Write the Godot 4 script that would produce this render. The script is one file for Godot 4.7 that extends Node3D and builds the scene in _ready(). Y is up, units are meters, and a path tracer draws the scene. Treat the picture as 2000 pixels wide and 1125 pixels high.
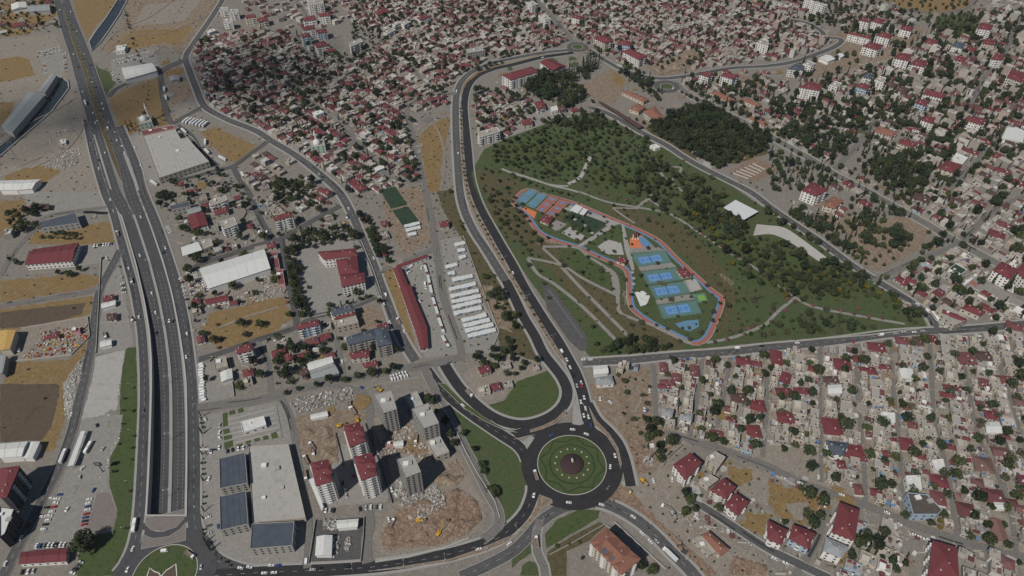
extends Node3D
# An aerial view over a town: sunken highway, roundabout, park with courts, dense low housing.
# The photograph is 2000 x 1125 pixels; P() turns a pixel into a point on a level plane of height h.
const F := 1400.0
const CAM_H := 515.0
var pitch := deg_to_rad(43.3)
var rng := RandomNumberGenerator.new()
var M := {}
var names := {}

func _ready():
	rng.seed = 20
	var cam := Camera3D.new(); cam.name = "camera"; add_child(cam)
	cam.position = Vector3(0, CAM_H, 0); cam.rotation.x = -pitch
	cam.fov = rad_to_deg(2.0 * atan(562.5 / F)); cam.near = 1.0; cam.far = 20000.0; cam.current = true
	var sm := ProceduralSkyMaterial.new()
	sm.sky_top_color = Color(0.36, 0.47, 0.62); sm.sky_horizon_color = Color(0.72, 0.75, 0.78); sm.sky_curve = 0.18
	sm.ground_bottom_color = Color(0.30, 0.28, 0.26); sm.ground_horizon_color = Color(0.62, 0.63, 0.64)
	var env := Environment.new()
	env.background_mode = Environment.BG_SKY; env.sky = Sky.new(); env.sky.sky_material = sm
	env.background_energy_multiplier = 0.6
	env.tonemap_mode = Environment.TONE_MAPPER_LINEAR; env.tonemap_exposure = 1.0
	env.sdfgi_enabled = true; env.ssao_enabled = true; env.ssil_enabled = true
	env.fog_enabled = true; env.fog_density = 0.000018; env.fog_light_color = Color(0.74, 0.76, 0.79)
	var we := WorldEnvironment.new(); we.name = "world_environment"; we.environment = env; add_child(we)
	var sun := DirectionalLight3D.new(); sun.name = "sun"; add_child(sun)
	var el := deg_to_rad(48.0); var az := deg_to_rad(40.0)
	sun.look_at_from_position(Vector3.ZERO, Vector3(sin(az) * cos(el), -sin(el), -cos(az) * cos(el)), Vector3.UP)
	sun.light_energy = 1.5; sun.light_color = Color(1.0, 0.975, 0.938); sun.light_angular_distance = 0.5; sun.shadow_enabled = true
	make_materials()
	build_ground()
	build_roads()
	build_landmarks()
	build_park()
	build_houses()
	build_trees()
	build_cars()
	build_details()
	build_clouds()

# ---------------------------------------------------------------- pixels and points
func P(x: float, y: float, h := 0.0) -> Vector3:
	var a := (x - 1000.0) / F
	var b := (562.5 - y) / F
	var d := Vector3(a, b * cos(pitch) - sin(pitch), -cos(pitch) - b * sin(pitch))
	return Vector3(0, CAM_H, 0) + d * ((h - CAM_H) / d.y)
func W(x: float, y: float, h := 0.0) -> Vector2:
	var p := P(x, y, h); return Vector2(p.x, p.z)
func Z(y: float) -> float: return P(1000, y).z
func S(y: float) -> float: return cos(pitch) * (y - 562.5 + F * tan(pitch)) / CAM_H   # pixels per metre along a row
# points read off the photograph: FP whole-picture pixels, TP pixels of an enlarged tile (column c, row r; three times enlarged)
func FP(a: Array, h := 0.0) -> PackedVector2Array:
	var o := PackedVector2Array()
	for i in range(0, a.size(), 2): o.append(W(a[i], a[i + 1], h))
	return o
func TP(c: int, r: int, a: Array, h := 0.0) -> PackedVector2Array:
	var o := PackedVector2Array()
	for i in range(0, a.size(), 2): o.append(W(c * 500 + a[i] / 3.0, r * 375 + a[i + 1] / 3.0, h))
	return o

# ---------------------------------------------------------------- nodes
func numbered(n: String) -> String:
	if not names.has(n):
		names[n] = 0; return n
	names[n] += 1
	return "%s_%03d" % [n, names[n]]
func meta(o: Node, label: String, category: String, group := "", kind := ""):
	if label: o.set_meta("label", label)
	if category: o.set_meta("category", category)
	if group: o.set_meta("group", group)
	if kind: o.set_meta("kind", kind)
func thing(called: String, at: Vector3, label: String, category: String, group := "", turn := 0.0) -> Node3D:
	var o := Node3D.new(); o.name = numbered(called); add_child(o); o.position = at; o.rotation.y = turn
	meta(o, label, category, group); return o
func inst(called: String, mesh: Mesh, mat: Material, parent: Node) -> MeshInstance3D:
	var o := MeshInstance3D.new(); o.mesh = mesh
	o.name = numbered(called) if parent == self else called
	if mat: o.material_override = mat
	parent.add_child(o, true); return o
func structure(o: Node, label := "", category := ""):
	meta(o, label, category, "", "structure"); return o

# ---------------------------------------------------------------- meshes
class Bag:
	var v := PackedVector3Array(); var n := PackedVector3Array(); var c := PackedColorArray(); var u := PackedVector2Array(); var u2 := PackedVector2Array(); var ix := PackedInt32Array()
	var col := Color(1, 1, 1)
	func quad(a: Vector3, b: Vector3, d: Vector3, e: Vector3):   # counter-clockwise seen from outside
		var nn := (b - a).cross(e - a)
		if nn.length_squared() < 1e-12: nn = (d - b).cross(e - b)
		nn = nn.normalized()
		var k := v.size()
		for p in [a, b, d, e]:
			v.append(p); n.append(nn); c.append(col)
			if absf(nn.y) > 0.5: u.append(Vector2(p.x, p.z) / 24.0); u2.append(Vector2(p.x, p.z) / 5.3)
			elif absf(nn.x) > absf(nn.z): u.append(Vector2(p.z, p.y) / 24.0); u2.append(Vector2(p.z, p.y) / 5.3)
			else: u.append(Vector2(p.x, p.y) / 24.0); u2.append(Vector2(p.x, p.y) / 5.3)
		ix.append_array([k, k + 2, k + 1, k, k + 3, k + 2])
	func quad_to(a: Vector3, b: Vector3, d: Vector3, e: Vector3, to: Vector3):   # the quad that faces to
		if (b - a).cross(e - a).dot(to) < 0.0: quad(a, e, d, b)
		else: quad(a, b, d, e)
	func tri(a: Vector3, b: Vector3, d: Vector3):
		var nn := (b - a).cross(d - a).normalized()
		var k := v.size()
		for p in [a, b, d]:
			v.append(p); n.append(nn); c.append(col); u.append(Vector2(p.x, p.z) / 24.0); u2.append(Vector2(p.x, p.z) / 5.3)
		ix.append_array([k, k + 2, k + 1])
	func box(t: Transform3D, lo: Vector3, hi: Vector3, bottom := false):
		var p := []
		for i in 8: p.append(t * Vector3(hi.x if i & 1 else lo.x, hi.y if i & 2 else lo.y, hi.z if i & 4 else lo.z))
		quad(p[4], p[5], p[7], p[6]); quad(p[1], p[0], p[2], p[3]); quad(p[5], p[1], p[3], p[7]); quad(p[0], p[4], p[6], p[2]); quad(p[6], p[7], p[3], p[2])
		if bottom: quad(p[0], p[1], p[5], p[4])
	func hip(t: Transform3D, w: float, d: float, y: float, rise: float, inset: float):   # ridge along x; inset 0 makes a gable
		var a := t * Vector3(-w, y, d); var b := t * Vector3(w, y, d); var e := t * Vector3(w, y, -d); var f := t * Vector3(-w, y, -d)
		var g := t * Vector3(-w + inset, y + rise, 0); var h := t * Vector3(w - inset, y + rise, 0)
		quad(a, b, h, g); quad(e, f, g, h); tri(b, e, h); tri(f, a, g); quad(f, e, b, a)
	func tube(a: Vector3, b: Vector3, ra: float, rb: float, k: int):
		var ax := (b - a).normalized(); var s := ax.cross(Vector3.RIGHT if absf(ax.x) < 0.9 else Vector3.UP).normalized(); var q := ax.cross(s)
		for i in k:
			var d0 := s * cos(TAU * i / k) + q * sin(TAU * i / k); var d1 := s * cos(TAU * (i + 1) / k) + q * sin(TAU * (i + 1) / k)
			quad(a + d0 * ra, a + d1 * ra, b + d1 * rb, b + d0 * rb)
			if rb > 0.02: tri(b + d0 * rb, b + d1 * rb, b)
	func mesh(colors := false) -> ArrayMesh:
		var arr := []; arr.resize(Mesh.ARRAY_MAX)
		arr[Mesh.ARRAY_VERTEX] = v; arr[Mesh.ARRAY_NORMAL] = n; arr[Mesh.ARRAY_TEX_UV] = u; arr[Mesh.ARRAY_TEX_UV2] = u2; arr[Mesh.ARRAY_INDEX] = ix
		if colors: arr[Mesh.ARRAY_COLOR] = c
		var m := ArrayMesh.new(); m.add_surface_from_arrays(Mesh.PRIMITIVE_TRIANGLES, arr); return m
const I := Transform3D.IDENTITY
func yaw(a: float, at := Vector3.ZERO) -> Transform3D: return Transform3D(Basis(Vector3.UP, a), at)

# ---------------------------------------------------------------- materials
func noise_tex(freq: float, ramp: Array, sd: int, oct := 5, kind := FastNoiseLite.TYPE_SIMPLEX_SMOOTH, size := 512) -> NoiseTexture2D:
	var n := FastNoiseLite.new(); n.seed = sd; n.frequency = freq; n.noise_type = kind; n.fractal_octaves = oct; n.fractal_gain = 0.55
	var t := NoiseTexture2D.new(); t.width = size; t.height = size; t.noise = n; t.seamless = true; t.seamless_blend_skirt = 0.2
	var g := Gradient.new(); g.offsets = PackedFloat32Array(); var cs := PackedColorArray(); var of := PackedFloat32Array()
	for i in ramp.size(): of.append(0.12 + 0.76 * i / (ramp.size() - 1.0)); cs.append(ramp[i])
	g.offsets = of; g.colors = cs; t.color_ramp = g; return t
var fine := {}
func grain(strength: float) -> NoiseTexture2D:
	if not fine.has(strength):
		fine[strength] = noise_tex(0.02, [Color(1 - strength, 1 - strength, 1 - strength), Color(1, 1, 1), Color(1 - strength * 0.6, 1 - strength * 0.6, 1 - strength * 0.6), Color(1, 1, 1)], 5, 5)
	return fine[strength]
# C: linear base colour to a Color for albedo and ramps
func C(r: float, g: float, b: float) -> Color: return Color(r, g, b).linear_to_srgb()
func mat(called: String, ramp: Array, freq := 0.012, g := 0.35, rough := 0.95, sd := 1) -> StandardMaterial3D:
	var m := StandardMaterial3D.new(); m.resource_name = called
	if ramp.size() > 1: m.albedo_texture = noise_tex(freq, ramp, sd)
	else: m.albedo_color = ramp[0]
	if g > 0:
		m.detail_enabled = true; m.detail_albedo = grain(g); m.detail_blend_mode = BaseMaterial3D.BLEND_MODE_MUL; m.detail_uv_layer = BaseMaterial3D.DETAIL_UV_2
	m.roughness = rough; m.metallic_specular = 0.3; M[called] = m; return m
func plain(called: String, c: Color, rough := 0.9) -> StandardMaterial3D: return mat(called, [c], 0.01, 0.22, rough)
func tinted(called: String, rough := 0.92, g := 0.3) -> StandardMaterial3D:
	var m := mat(called, [Color(1, 1, 1)], 0.01, g, rough); m.vertex_color_use_as_albedo = true; return m

func make_materials():
	mat("town_ground", [C(.146, .134, .117), C(.205, .189, .167), C(.17, .155, .134), C(.235, .217, .192), C(.15, .128, .102)], 0.02, 0.28, 0.97, 2)
	mat("concrete", [C(.17, .16, .148), C(.24, .228, .21), C(.20, .19, .175), C(.26, .245, .225)], 0.014, 0.22, 0.92, 3)
	mat("pale_concrete", [C(.27, .262, .248), C(.33, .32, .303), C(.295, .285, .27)], 0.012, 0.2, 0.92, 4)
	mat("old_asphalt", [C(.066, .065, .066), C(.092, .09, .089), C(.074, .073, .073), C(.10, .098, .095)], 0.012, 0.25, 0.9, 6)
	mat("highway_asphalt", [C(.05, .051, .055), C(.067, .068, .071), C(.056, .057, .06)], 0.01, 0.2, 0.88, 7)
	mat("new_asphalt", [C(.020, .020, .022), C(.030, .030, .032), C(.024, .024, .026)], 0.012, 0.18, 0.85, 8)
	mat("street", [C(.12, .115, .108), C(.17, .16, .15), C(.14, .132, .122), C(.19, .175, .16)], 0.02, 0.3, 0.93, 9)
	mat("pavement", [C(.23, .225, .215), C(.29, .28, .265), C(.25, .24, .23)], 0.02, 0.25, 0.92, 10)
	mat("kerb", [C(.33, .32, .30), C(.40, .385, .36)], 0.03, 0.2, 0.9, 11)
	mat("dry_grass", [C(.17, .115, .05), C(.25, .17, .078), C(.195, .13, .058), C(.28, .20, .10), C(.145, .11, .056)], 0.016, 0.45, 0.98, 12)
	mat("dirt", [C(.19, .147, .108), C(.25, .195, .145), C(.165, .125, .09), C(.28, .228, .175), C(.205, .152, .11)], 0.016, 0.35, 0.98, 13)
	mat("grey_dirt", [C(.19, .165, .135), C(.265, .235, .197), C(.225, .195, .16), C(.30, .27, .232), C(.175, .145, .112)], 0.016, 0.4, 0.98, 14)
	mat("red_dirt", [C(.20, .145, .105), C(.27, .205, .155), C(.17, .11, .075), C(.30, .235, .185), C(.215, .14, .098)], 0.016, 0.45, 0.98, 15)
	mat("ploughed", [C(.082, .062, .045), C(.108, .083, .06), C(.09, .068, .05)], 0.012, 0.35, 0.98, 16)
	mat("lawn", [C(.042, .072, .024), C(.06, .092, .032), C(.082, .095, .04), C(.05, .08, .027)], 0.02, 0.45, 0.97, 17)
	mat("park_grass", [C(.042, .084, .03), C(.058, .098, .036), C(.10, .10, .052), C(.048, .09, .032), C(.135, .112, .068)], 0.02, 0.5, 0.97, 18)
	mat("dry_park", [C(.10, .082, .045), C(.125, .10, .06), C(.075, .075, .033), C(.135, .105, .065)], 0.022, 0.5, 0.97, 19)
	mat("rubble_ground", [C(.22, .205, .185), C(.34, .32, .295), C(.26, .235, .205), C(.40, .38, .355)], 0.05, 0.5, 0.97, 20)
	mat("water", [C(.018, .026, .032), C(.024, .033, .038)], 0.01, 0.0, 0.12, 21)
	mat("turf", [C(.022, .042, .026), C(.03, .052, .032)], 0.01, 0.2, 0.95, 22)
	mat("pavers", [C(.155, .135, .125), C(.20, .178, .165), C(.17, .15, .14)], 0.03, 0.35, 0.95, 23)
	mat("brown_grey_roof", [C(.075, .062, .055), C(.095, .08, .07)], 0.03, 0.25, 0.85, 43)
	mat("worn_asphalt", [C(.098, .096, .094), C(.085, .084, .083), C(.115, .112, .108)], 0.03, 0.3, 0.92, 41); mat("tar_patch", [C(.036, .036, .038), C(.045, .045, .047)], 0.03, 0.2, 0.85, 42)
	plain("white_paint", C(.40, .40, .39)); plain("white_wall", C(.62, .61, .59)); plain("cream_wall", C(.43, .395, .335)); plain("grey_wall", C(.30, .29, .275)); plain("beige_wall", C(.37, .335, .285)); plain("blue_wall", C(.30, .38, .46)); plain("pink_wall", C(.50, .30, .28)); plain("dark_wall", C(.06, .062, .068)); plain("green_wall", C(.38, .48, .42))
	mat("red_roof", [C(.115, .028, .034), C(.15, .042, .046), C(.125, .034, .038)], 0.02, 0.25, 0.75, 24)
	mat("faded_red_roof", [C(.17, .075, .07), C(.14, .05, .052), C(.20, .10, .09)], 0.03, 0.35, 0.85, 25)
	mat("brown_roof", [C(.075, .045, .04), C(.10, .06, .052)], 0.03, 0.3, 0.85, 26)
	mat("tile_roof", [C(.20, .09, .062), C(.235, .112, .08), C(.175, .08, .058)], 0.03, 0.3, 0.85, 27)
	mat("flat_roof", [C(.28, .26, .23), C(.37, .345, .31), C(.31, .285, .25), C(.23, .21, .185)], 0.03, 0.4, 0.95, 28)
	mat("dusty_roof", [C(.34, .305, .26), C(.27, .24, .20), C(.40, .365, .315), C(.25, .215, .18)], 0.04, 0.45, 0.95, 29)
	mat("metal_roof", [C(.42, .43, .41), C(.50, .505, .485), C(.45, .455, .44)], 0.012, 0.12, 0.6, 30)
	mat("slate_roof", [C(.055, .066, .085), C(.07, .082, .10)], 0.012, 0.15, 0.6, 31)
	mat("grey_metal_roof", [C(.20, .215, .22), C(.25, .265, .27)], 0.012, 0.15, 0.6, 32)
	mat("ochre_roof", [C(.36, .24, .08), C(.42, .28, .10)], 0.012, 0.15, 0.7, 33)
	mat("bare_concrete", [C(.27, .265, .25), C(.34, .33, .31), C(.30, .29, .275)], 0.03, 0.35, 0.95, 34)
	plain("window_glass", C(.02, .024, .03), 0.15); plain("blue_court", C(.07, .20, .42), 0.85); plain("pool_blue", C(.10, .20, .29), 0.8); plain("green_court", C(.09, .165, .145), 0.85); plain("track_red", C(.28, .105, .085)); plain("track_blue", C(.10, .20, .33)); plain("pole_metal", C(.28, .28, .28), 0.5); plain("dark_metal", C(.04, .04, .042), 0.5); plain("orange_play", C(.50, .16, .07)); plain("tarp_blue", C(.06, .19, .42), 0.6); plain("excavator_yellow", C(.50, .29, .03), 0.5); plain("red_paint", C(.36, .03, .03), 0.5); plain("container_white", C(.50, .52, .52), 0.6); plain("container_blue", C(.22, .33, .40), 0.6); plain("trunk", C(.075, .055, .04)); plain("lime_line", C(.55, .55, .53)); plain("tyre", C(.015, .015, .016)); plain("tan_wood", C(.13, .055, .04))
	tinted("tinted"); tinted("leafy", 0.9, 0.3); M.leafy.backlight = Color(0.06, 0.08, 0.02)
	for a in [["white", .60, .60, .59], ["silver", .34, .345, .35], ["black", .012, .012, .014], ["grey", .10, .105, .11], ["red", .30, .02, .025], ["blue", .03, .06, .20]]:
		var m := plain("car_" + a[0], C(a[1], a[2], a[3]), 0.3); m.clearcoat_enabled = true; m.clearcoat = 0.5; m.detail_enabled = false

# ---------------------------------------------------------------- which ground is taken (1 m cells)
const MX := 2000
const MZ := 1240
var taken := PackedByteArray()      # 0 free, 1 road, 2 open ground that stays open, 3 built
var road_at := PackedByteArray()
func cell(x: float, z: float) -> int:
	var i := int(x + 1000.0); var j := int(-z - 190.0)
	return j * MX + i if i >= 0 and j >= 0 and i < MX and j < MZ else -1
func mark(poly: PackedVector2Array, val: int, rid := 0):
	if taken.is_empty(): taken.resize(MX * MZ); road_at.resize(MX * MZ)
	var lo := poly[0].y; var hi := poly[0].y
	for p in poly: lo = minf(lo, p.y); hi = maxf(hi, p.y)
	var n := poly.size()
	for j in range(maxi(0, int(-hi - 190.0)), mini(MZ - 1, int(-lo - 190.0)) + 1):
		var z := -(j + 190.5); var xs: Array = []
		for k in n:
			var a := poly[k]; var b := poly[(k + 1) % n]
			if (a.y > z) != (b.y > z): xs.append(a.x + (z - a.y) / (b.y - a.y) * (b.x - a.x))
		xs.sort()
		for q in range(0, xs.size() - 1, 2):
			for i in range(clampi(int(xs[q] + 1000.0), 0, MX), clampi(int(xs[q + 1] + 1001.0), 0, MX)):
				taken[j * MX + i] = val
				if rid: road_at[j * MX + i] = rid
func is_free(x: float, z: float) -> bool:
	var k := cell(x, z); return k >= 0 and taken[k] == 0
func state(x: float, z: float) -> int:
	var k := cell(x, z); return 9 if k < 0 else taken[k]

# ---------------------------------------------------------------- sheets of ground
var level := 0.02
var wob := FastNoiseLite.new()
func ragged(poly: PackedVector2Array, amount: float) -> PackedVector2Array:
	var o := PackedVector2Array(); var n := poly.size()
	for k in n:
		var a := poly[k]; var b := poly[(k + 1) % n]; var m := maxi(1, int(a.distance_to(b) / maxf(2.5, amount)))
		var side := (b - a).orthogonal().normalized()
		for i in m:
			var p := a.lerp(b, float(i) / m)
			o.append(p + side * amount * (wob.get_noise_2d(p.x * 9.0, p.y * 9.0) * 1.6 + wob.get_noise_2d(p.x * 40.0, p.y * 40.0)))
	return o
func flat_mesh(poly: PackedVector2Array, y: float) -> ArrayMesh:
	var t := Geometry2D.triangulate_polygon(poly)
	var g := Bag.new()
	for p in poly:
		g.v.append(Vector3(p.x, y, p.y)); g.n.append(Vector3.UP); g.u.append(p / 64.0); g.u2.append(p / 11.0)
	for i in range(0, t.size(), 3):
		var a := poly[t[i]]; var b := poly[t[i + 1]]; var c := poly[t[i + 2]]
		if (b - a).cross(c - a) > 0: g.ix.append_array([t[i], t[i + 1], t[i + 2]])
		else: g.ix.append_array([t[i], t[i + 2], t[i + 1]])
	return g.mesh()
func sheet(called: String, poly: PackedVector2Array, m: String, rough := 0.0, block := 2, parent: Node = self, label := "", category := "") -> MeshInstance3D:
	if rough > 0.0: poly = ragged(poly, rough)
	if Geometry2D.triangulate_polygon(poly).is_empty():
		var clean := Geometry2D.offset_polygon(poly, 0.3)
		if clean.is_empty(): print("no triangles: ", called, " ", poly[0]); return null
		poly = clean[0]
		for q in clean:
			if q.size() > poly.size(): poly = q
	level += 0.0025
	var o := inst(called, flat_mesh(poly, level), M[m], parent)
	if parent == self: structure(o, label, category)
	if block: mark(poly, block)
	if rough >= 1.0: fringe(poly, m, rough)
	return o
var patches := {}     # material -> Bag of ragged ground patches
func blob(c: Vector2, r: float, m: String, y: float):
	if not patches.has(m): patches[m] = Bag.new()
	var g: Bag = patches[m]; var k := g.v.size(); var n := 9; var a0 := rng.randf() * TAU; var sq := rng.randf_range(0.5, 1.0)
	g.v.append(up3(c, y)); g.n.append(Vector3.UP); g.u.append(c / 64.0); g.u2.append(c / 11.0)
	for i in n:
		var d := Vector2.from_angle(TAU * i / n); d.y *= sq
		var q := c + d.rotated(a0) * r * rng.randf_range(0.55, 1.15); g.v.append(up3(q, y)); g.n.append(Vector3.UP); g.u.append(q / 64.0); g.u2.append(q / 11.0)
	for i in n: g.ix.append_array([k, k + 1 + i, k + 1 + (i + 1) % n])
func fringe(poly: PackedVector2Array, m: String, rough: float):
	for i in range(0, poly.size(), 2):
		var c := poly[i] + Vector2(rng.randfn(), rng.randfn()) * (2.0 + rough * 1.5)
		if state(c.x, c.y) == 0: blob(c, rng.randf_range(0.8, 2.2) + rough * 0.7, m, level + 0.001 + rng.randf() * 0.0012)
func scatter_patches():
	for a in [[FP([190, 0, 450, 0, 700, 400, 900, 700, 900, 1100, 400, 1100, 380, 700, 300, 350]), 520, ["dirt", "concrete", "grey_dirt", "dry_grass", "rubble_ground"]], [FP([0, 60, 110, 60, 210, 420, 230, 700, 100, 1000, 0, 1100]), 260, ["grey_dirt", "concrete", "dirt", "dry_grass"]], [FP([1200, 700, 2000, 640, 2000, 1120, 1300, 1120]), 700, ["dirt", "grey_dirt", "rubble_ground", "dry_grass", "concrete", "pale_concrete"]], [FP([920, 60, 2000, 0, 2000, 640, 1850, 640, 1500, 400, 1160, 215, 920, 300]), 800, ["dirt", "grey_dirt", "concrete", "dry_grass", "park_grass", "pale_concrete"]], [FP([380, 60, 900, 0, 1100, 90, 890, 180, 820, 350, 400, 210]), 500, ["grey_dirt", "dirt", "concrete", "street"]]]:
		var lo: Vector2 = a[0][0]; var hi: Vector2 = a[0][0]
		for p in a[0]: lo = lo.min(p); hi = hi.max(p)
		for i in a[1]:
			var c := Vector2(rng.randf_range(lo.x, hi.x), rng.randf_range(lo.y, hi.y))
			if state(c.x, c.y) == 0 and Geometry2D.is_point_in_polygon(c, a[0]): blob(c, 1.5 + 9.0 * pow(rng.randf(), 2.0), a[2][rng.randi() % a[2].size()], level + 0.004 + i * 0.00004)
	for b in [["lawn_patches", FP([925, 340, 1000, 268, 1160, 222, 1420, 360, 1800, 620, 1700, 650, 1160, 690, 1040, 550]), 420, ["dry_park", "lawn", "park_grass", "lawn"]]]:
		var lo: Vector2 = b[1][0]; var hi: Vector2 = b[1][0]
		for p in b[1]: lo = lo.min(p); hi = hi.max(p)
		for i in b[2]:
			var c := Vector2(rng.randf_range(lo.x, hi.x), rng.randf_range(lo.y, hi.y))
			if state(c.x, c.y) == 0 and Geometry2D.is_point_in_polygon(c, b[1]): blob(c, 1.2 + 5.0 * pow(rng.randf(), 2.0), b[3][rng.randi() % 4], level + 0.008 + i * 0.00004)
	for m in patches: structure(inst("ground_patches", patches[m].mesh(), M[m], self))
func disc(x: float, z: float, r: float, n := 48) -> PackedVector2Array:
	var o := PackedVector2Array()
	for i in n: o.append(Vector2(x + r * cos(TAU * i / n), z + r * sin(TAU * i / n)))
	return o

# the sunken stretch of the highway: left and right edge of the cutting (picture pixels)
const CUT_L := [[420, 238], [442, 245], [515, 266.7], [588, 283.3], [648, 293.3], [700, 297], [750, 297.5], [850, 295], [933, 291.7], [1006, 287.5]]
const CUT_R := [[420, 285], [442, 293.3], [508, 316.7], [575, 335], [642, 348.3], [708, 358.3], [750, 362.3], [817, 363.5], [917, 363.3], [1006, 362]]
func along(tab: Array, y: float) -> float:
	for i in tab.size() - 1:
		if y <= tab[i + 1][0]: return lerpf(tab[i][1], tab[i + 1][1], clampf((y - tab[i][0]) / (tab[i + 1][0] - tab[i][0]), 0, 1))
	return tab[-1][1]
func cut_rows() -> Array:
	var o := []
	for i in 41:
		var y := 420.0 + 586.0 * i / 40.0
		o.append([Z(y), P(along(CUT_L, y), y).x, P(along(CUT_R, y), y).x, 7.0 * smoothstep(0.0, 0.8, i / 40.0) + 0.02])
	return o

func level_quad(g: Bag, y: float, a: Vector2, b: Vector2, c: Vector2, d: Vector2):
	var k := g.v.size()
	for p in [a, b, c, d]: g.v.append(Vector3(p.x, y, p.y)); g.n.append(Vector3.UP); g.u.append(p / 64.0); g.u2.append(p / 11.0)
	g.ix.append_array([k, k + 1, k + 2, k, k + 2, k + 3])
func crossed(q: Vector2, my: int) -> bool:
	var k := cell(q.x, q.y); return k >= 0 and road_at[k] != 0 and road_at[k] != my
func build_ground():
	wob.seed = 4; wob.frequency = 0.01; wob.fractal_octaves = 3
	mark(PackedVector2Array([Vector2(-1, -191), Vector2(1, -191), Vector2(0, -192)]), 0)
	var rows := cut_rows(); var g := Bag.new(); var far := 9000.0
	var z0: float = rows[0][0]; var z1: float = rows[-1][0]
	level_quad(g, 0.0, Vector2(-far, -far), Vector2(far, -far), Vector2(far, z0), Vector2(-far, z0))
	level_quad(g, 0.0, Vector2(-far, z1), Vector2(far, z1), Vector2(far, 3000), Vector2(-far, 3000))
	for i in rows.size() - 1:
		var a: Array = rows[i]; var b: Array = rows[i + 1]
		level_quad(g, 0.0, Vector2(-far, a[0]), Vector2(a[1], a[0]), Vector2(b[1], b[0]), Vector2(-far, b[0]))
		level_quad(g, 0.0, Vector2(a[2], a[0]), Vector2(far, a[0]), Vector2(far, b[0]), Vector2(b[2], b[0]))
	structure(inst("ground", g.mesh(), M.town_ground, self))
	# --- open ground, left of and beside the highway
	sheet("dirt_ground", TP(0, 0, [0, 900, 130, 800, 400, 545, 470, 570, 500, 760, 560, 980, 590, 1125, 0, 1125]), "grey_dirt", 1.5)
	sheet("dirt_ground", TP(0, 0, [0, 230, 330, 200, 400, 400, 390, 460, 330, 440, 240, 560, 0, 720]), "grey_dirt", 1.5)
	sheet("dry_field", TP(0, 0, [0, 345, 120, 330, 170, 345, 205, 440, 120, 460, 0, 482]), "dry_grass", 1.2)
	sheet("dry_field", TP(0, 0, [0, 10, 110, 2, 320, 0, 335, 90, 150, 205, 0, 215]), "dry_grass", 2.0, 0)
	sheet("dry_field", TP(0, 0, [0, 600, 80, 600, 60, 690, 0, 760]), "dry_grass", 1.5)
	sheet("dry_field", TP(0, 0, [425, 0, 690, 0, 640, 70, 560, 150, 512, 235, 470, 130]), "dry_grass", 1.2)
	sheet("dirt_ground", TP(0, 0, [760, 0, 1300, 0, 1220, 110, 1080, 330, 960, 262, 770, 300, 570, 300, 690, 190, 740, 100]), "dirt", 2.5)
	sheet("ploughed_field", TP(0, 0, [850, 30, 1100, 0, 1180, 0, 1080, 120, 960, 140, 780, 150]), "grey_dirt", 2.0)
	sheet("dry_field", TP(0, 0, [770, 180, 1000, 170, 1130, 150, 1060, 260, 960, 250, 760, 290, 640, 290]), "dry_grass", 3.0)
	sheet("dry_field", TP(0, 0, [640, 580, 760, 515, 935, 450, 960, 570, 1000, 690, 1010, 730, 840, 740, 735, 810, 690, 720]), "dry_grass", 1.2)
	sheet("grass_patch", TP(0, 0, [555, 390, 640, 420, 680, 480, 620, 560]), "park_grass", 1.2)
	sheet("dry_field", TP(0, 0, [1180, 770, 1260, 745, 1490, 850, 1490, 875, 1370, 955, 1300, 905, 1215, 830]), "dry_grass", 1.2)
	sheet("dry_field", TP(0, 0, [960, 410, 1090, 395, 1060, 440, 970, 450]), "dry_grass", 1.0)
	sheet("dirt_ground", TP(0, 0, [990, 480, 1100, 460, 1150, 560, 1010, 620]), "dirt", 1.0)
	sheet("dry_field", TP(0, 0, [20, 1050, 60, 1000, 250, 970, 360, 1000, 250, 1085, 100, 1075]), "dry_grass", 1.5)
	sheet("car_lot", TP(0, 0, [650, 350, 900, 290, 930, 390, 925, 420, 700, 490, 655, 470]), "concrete", 0.4)
	sheet("car_lot", TP(0, 0, [210, 300, 350, 270, 385, 380, 370, 430, 250, 440, 260, 380]), "concrete", 0.6)
	sheet("factory_yard", TP(0, 0, [730, 820, 850, 760, 1040, 730, 1230, 900, 1330, 960, 1200, 1010, 880, 1090, 830, 1000]), "concrete", 0.4)
	sheet("forecourt", TP(0, 1, [150, 0, 610, 0, 630, 110, 380, 110, 200, 160, 120, 110]), "concrete", 0.4)
	sheet("dry_field", TP(0, 1, [0, 520, 500, 480, 605, 515, 530, 565, 250, 605, 0, 648]), "dry_grass", 1.0)
	sheet("dry_field", TP(0, 1, [0, 690, 545, 610, 540, 700, 480, 735, 200, 805, 0, 815]), "dry_grass", 1.0)
	sheet("ploughed_field", TP(0, 1, [0, 705, 500, 650, 475, 720, 190, 790, 0, 800]), "ploughed", 0.6)
	sheet("dry_field", TP(0, 1, [470, 210, 640, 168, 672, 292, 470, 310, 160, 305, 215, 235]), "dry_grass", 1.0)
	sheet("dry_field", TP(0, 1, [0, 60, 150, 40, 150, 120, 30, 250, 0, 270]), "dry_grass", 1.0)
	sheet("dry_field", TP(0, 1, [30, 1000, 400, 985, 520, 860, 500, 960, 440, 1060, 370, 1125, 20, 1125]), "dry_grass", 1.2)
	sheet("rubble_strip", TP(0, 1, [440, 1020, 495, 960, 470, 1125, 365, 1125]), "rubble_ground", 1.0)
	sheet("ploughed_field", TP(0, 2, [0, 0, 345, 0, 350, 70, 300, 260, 240, 330, 0, 342]), "ploughed", 0.5)
	sheet("dry_field", TP(0, 2, [345, 0, 405, 0, 400, 150, 310, 390, 255, 400, 240, 335, 300, 262, 352, 70]), "dry_grass", 1.0)
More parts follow.
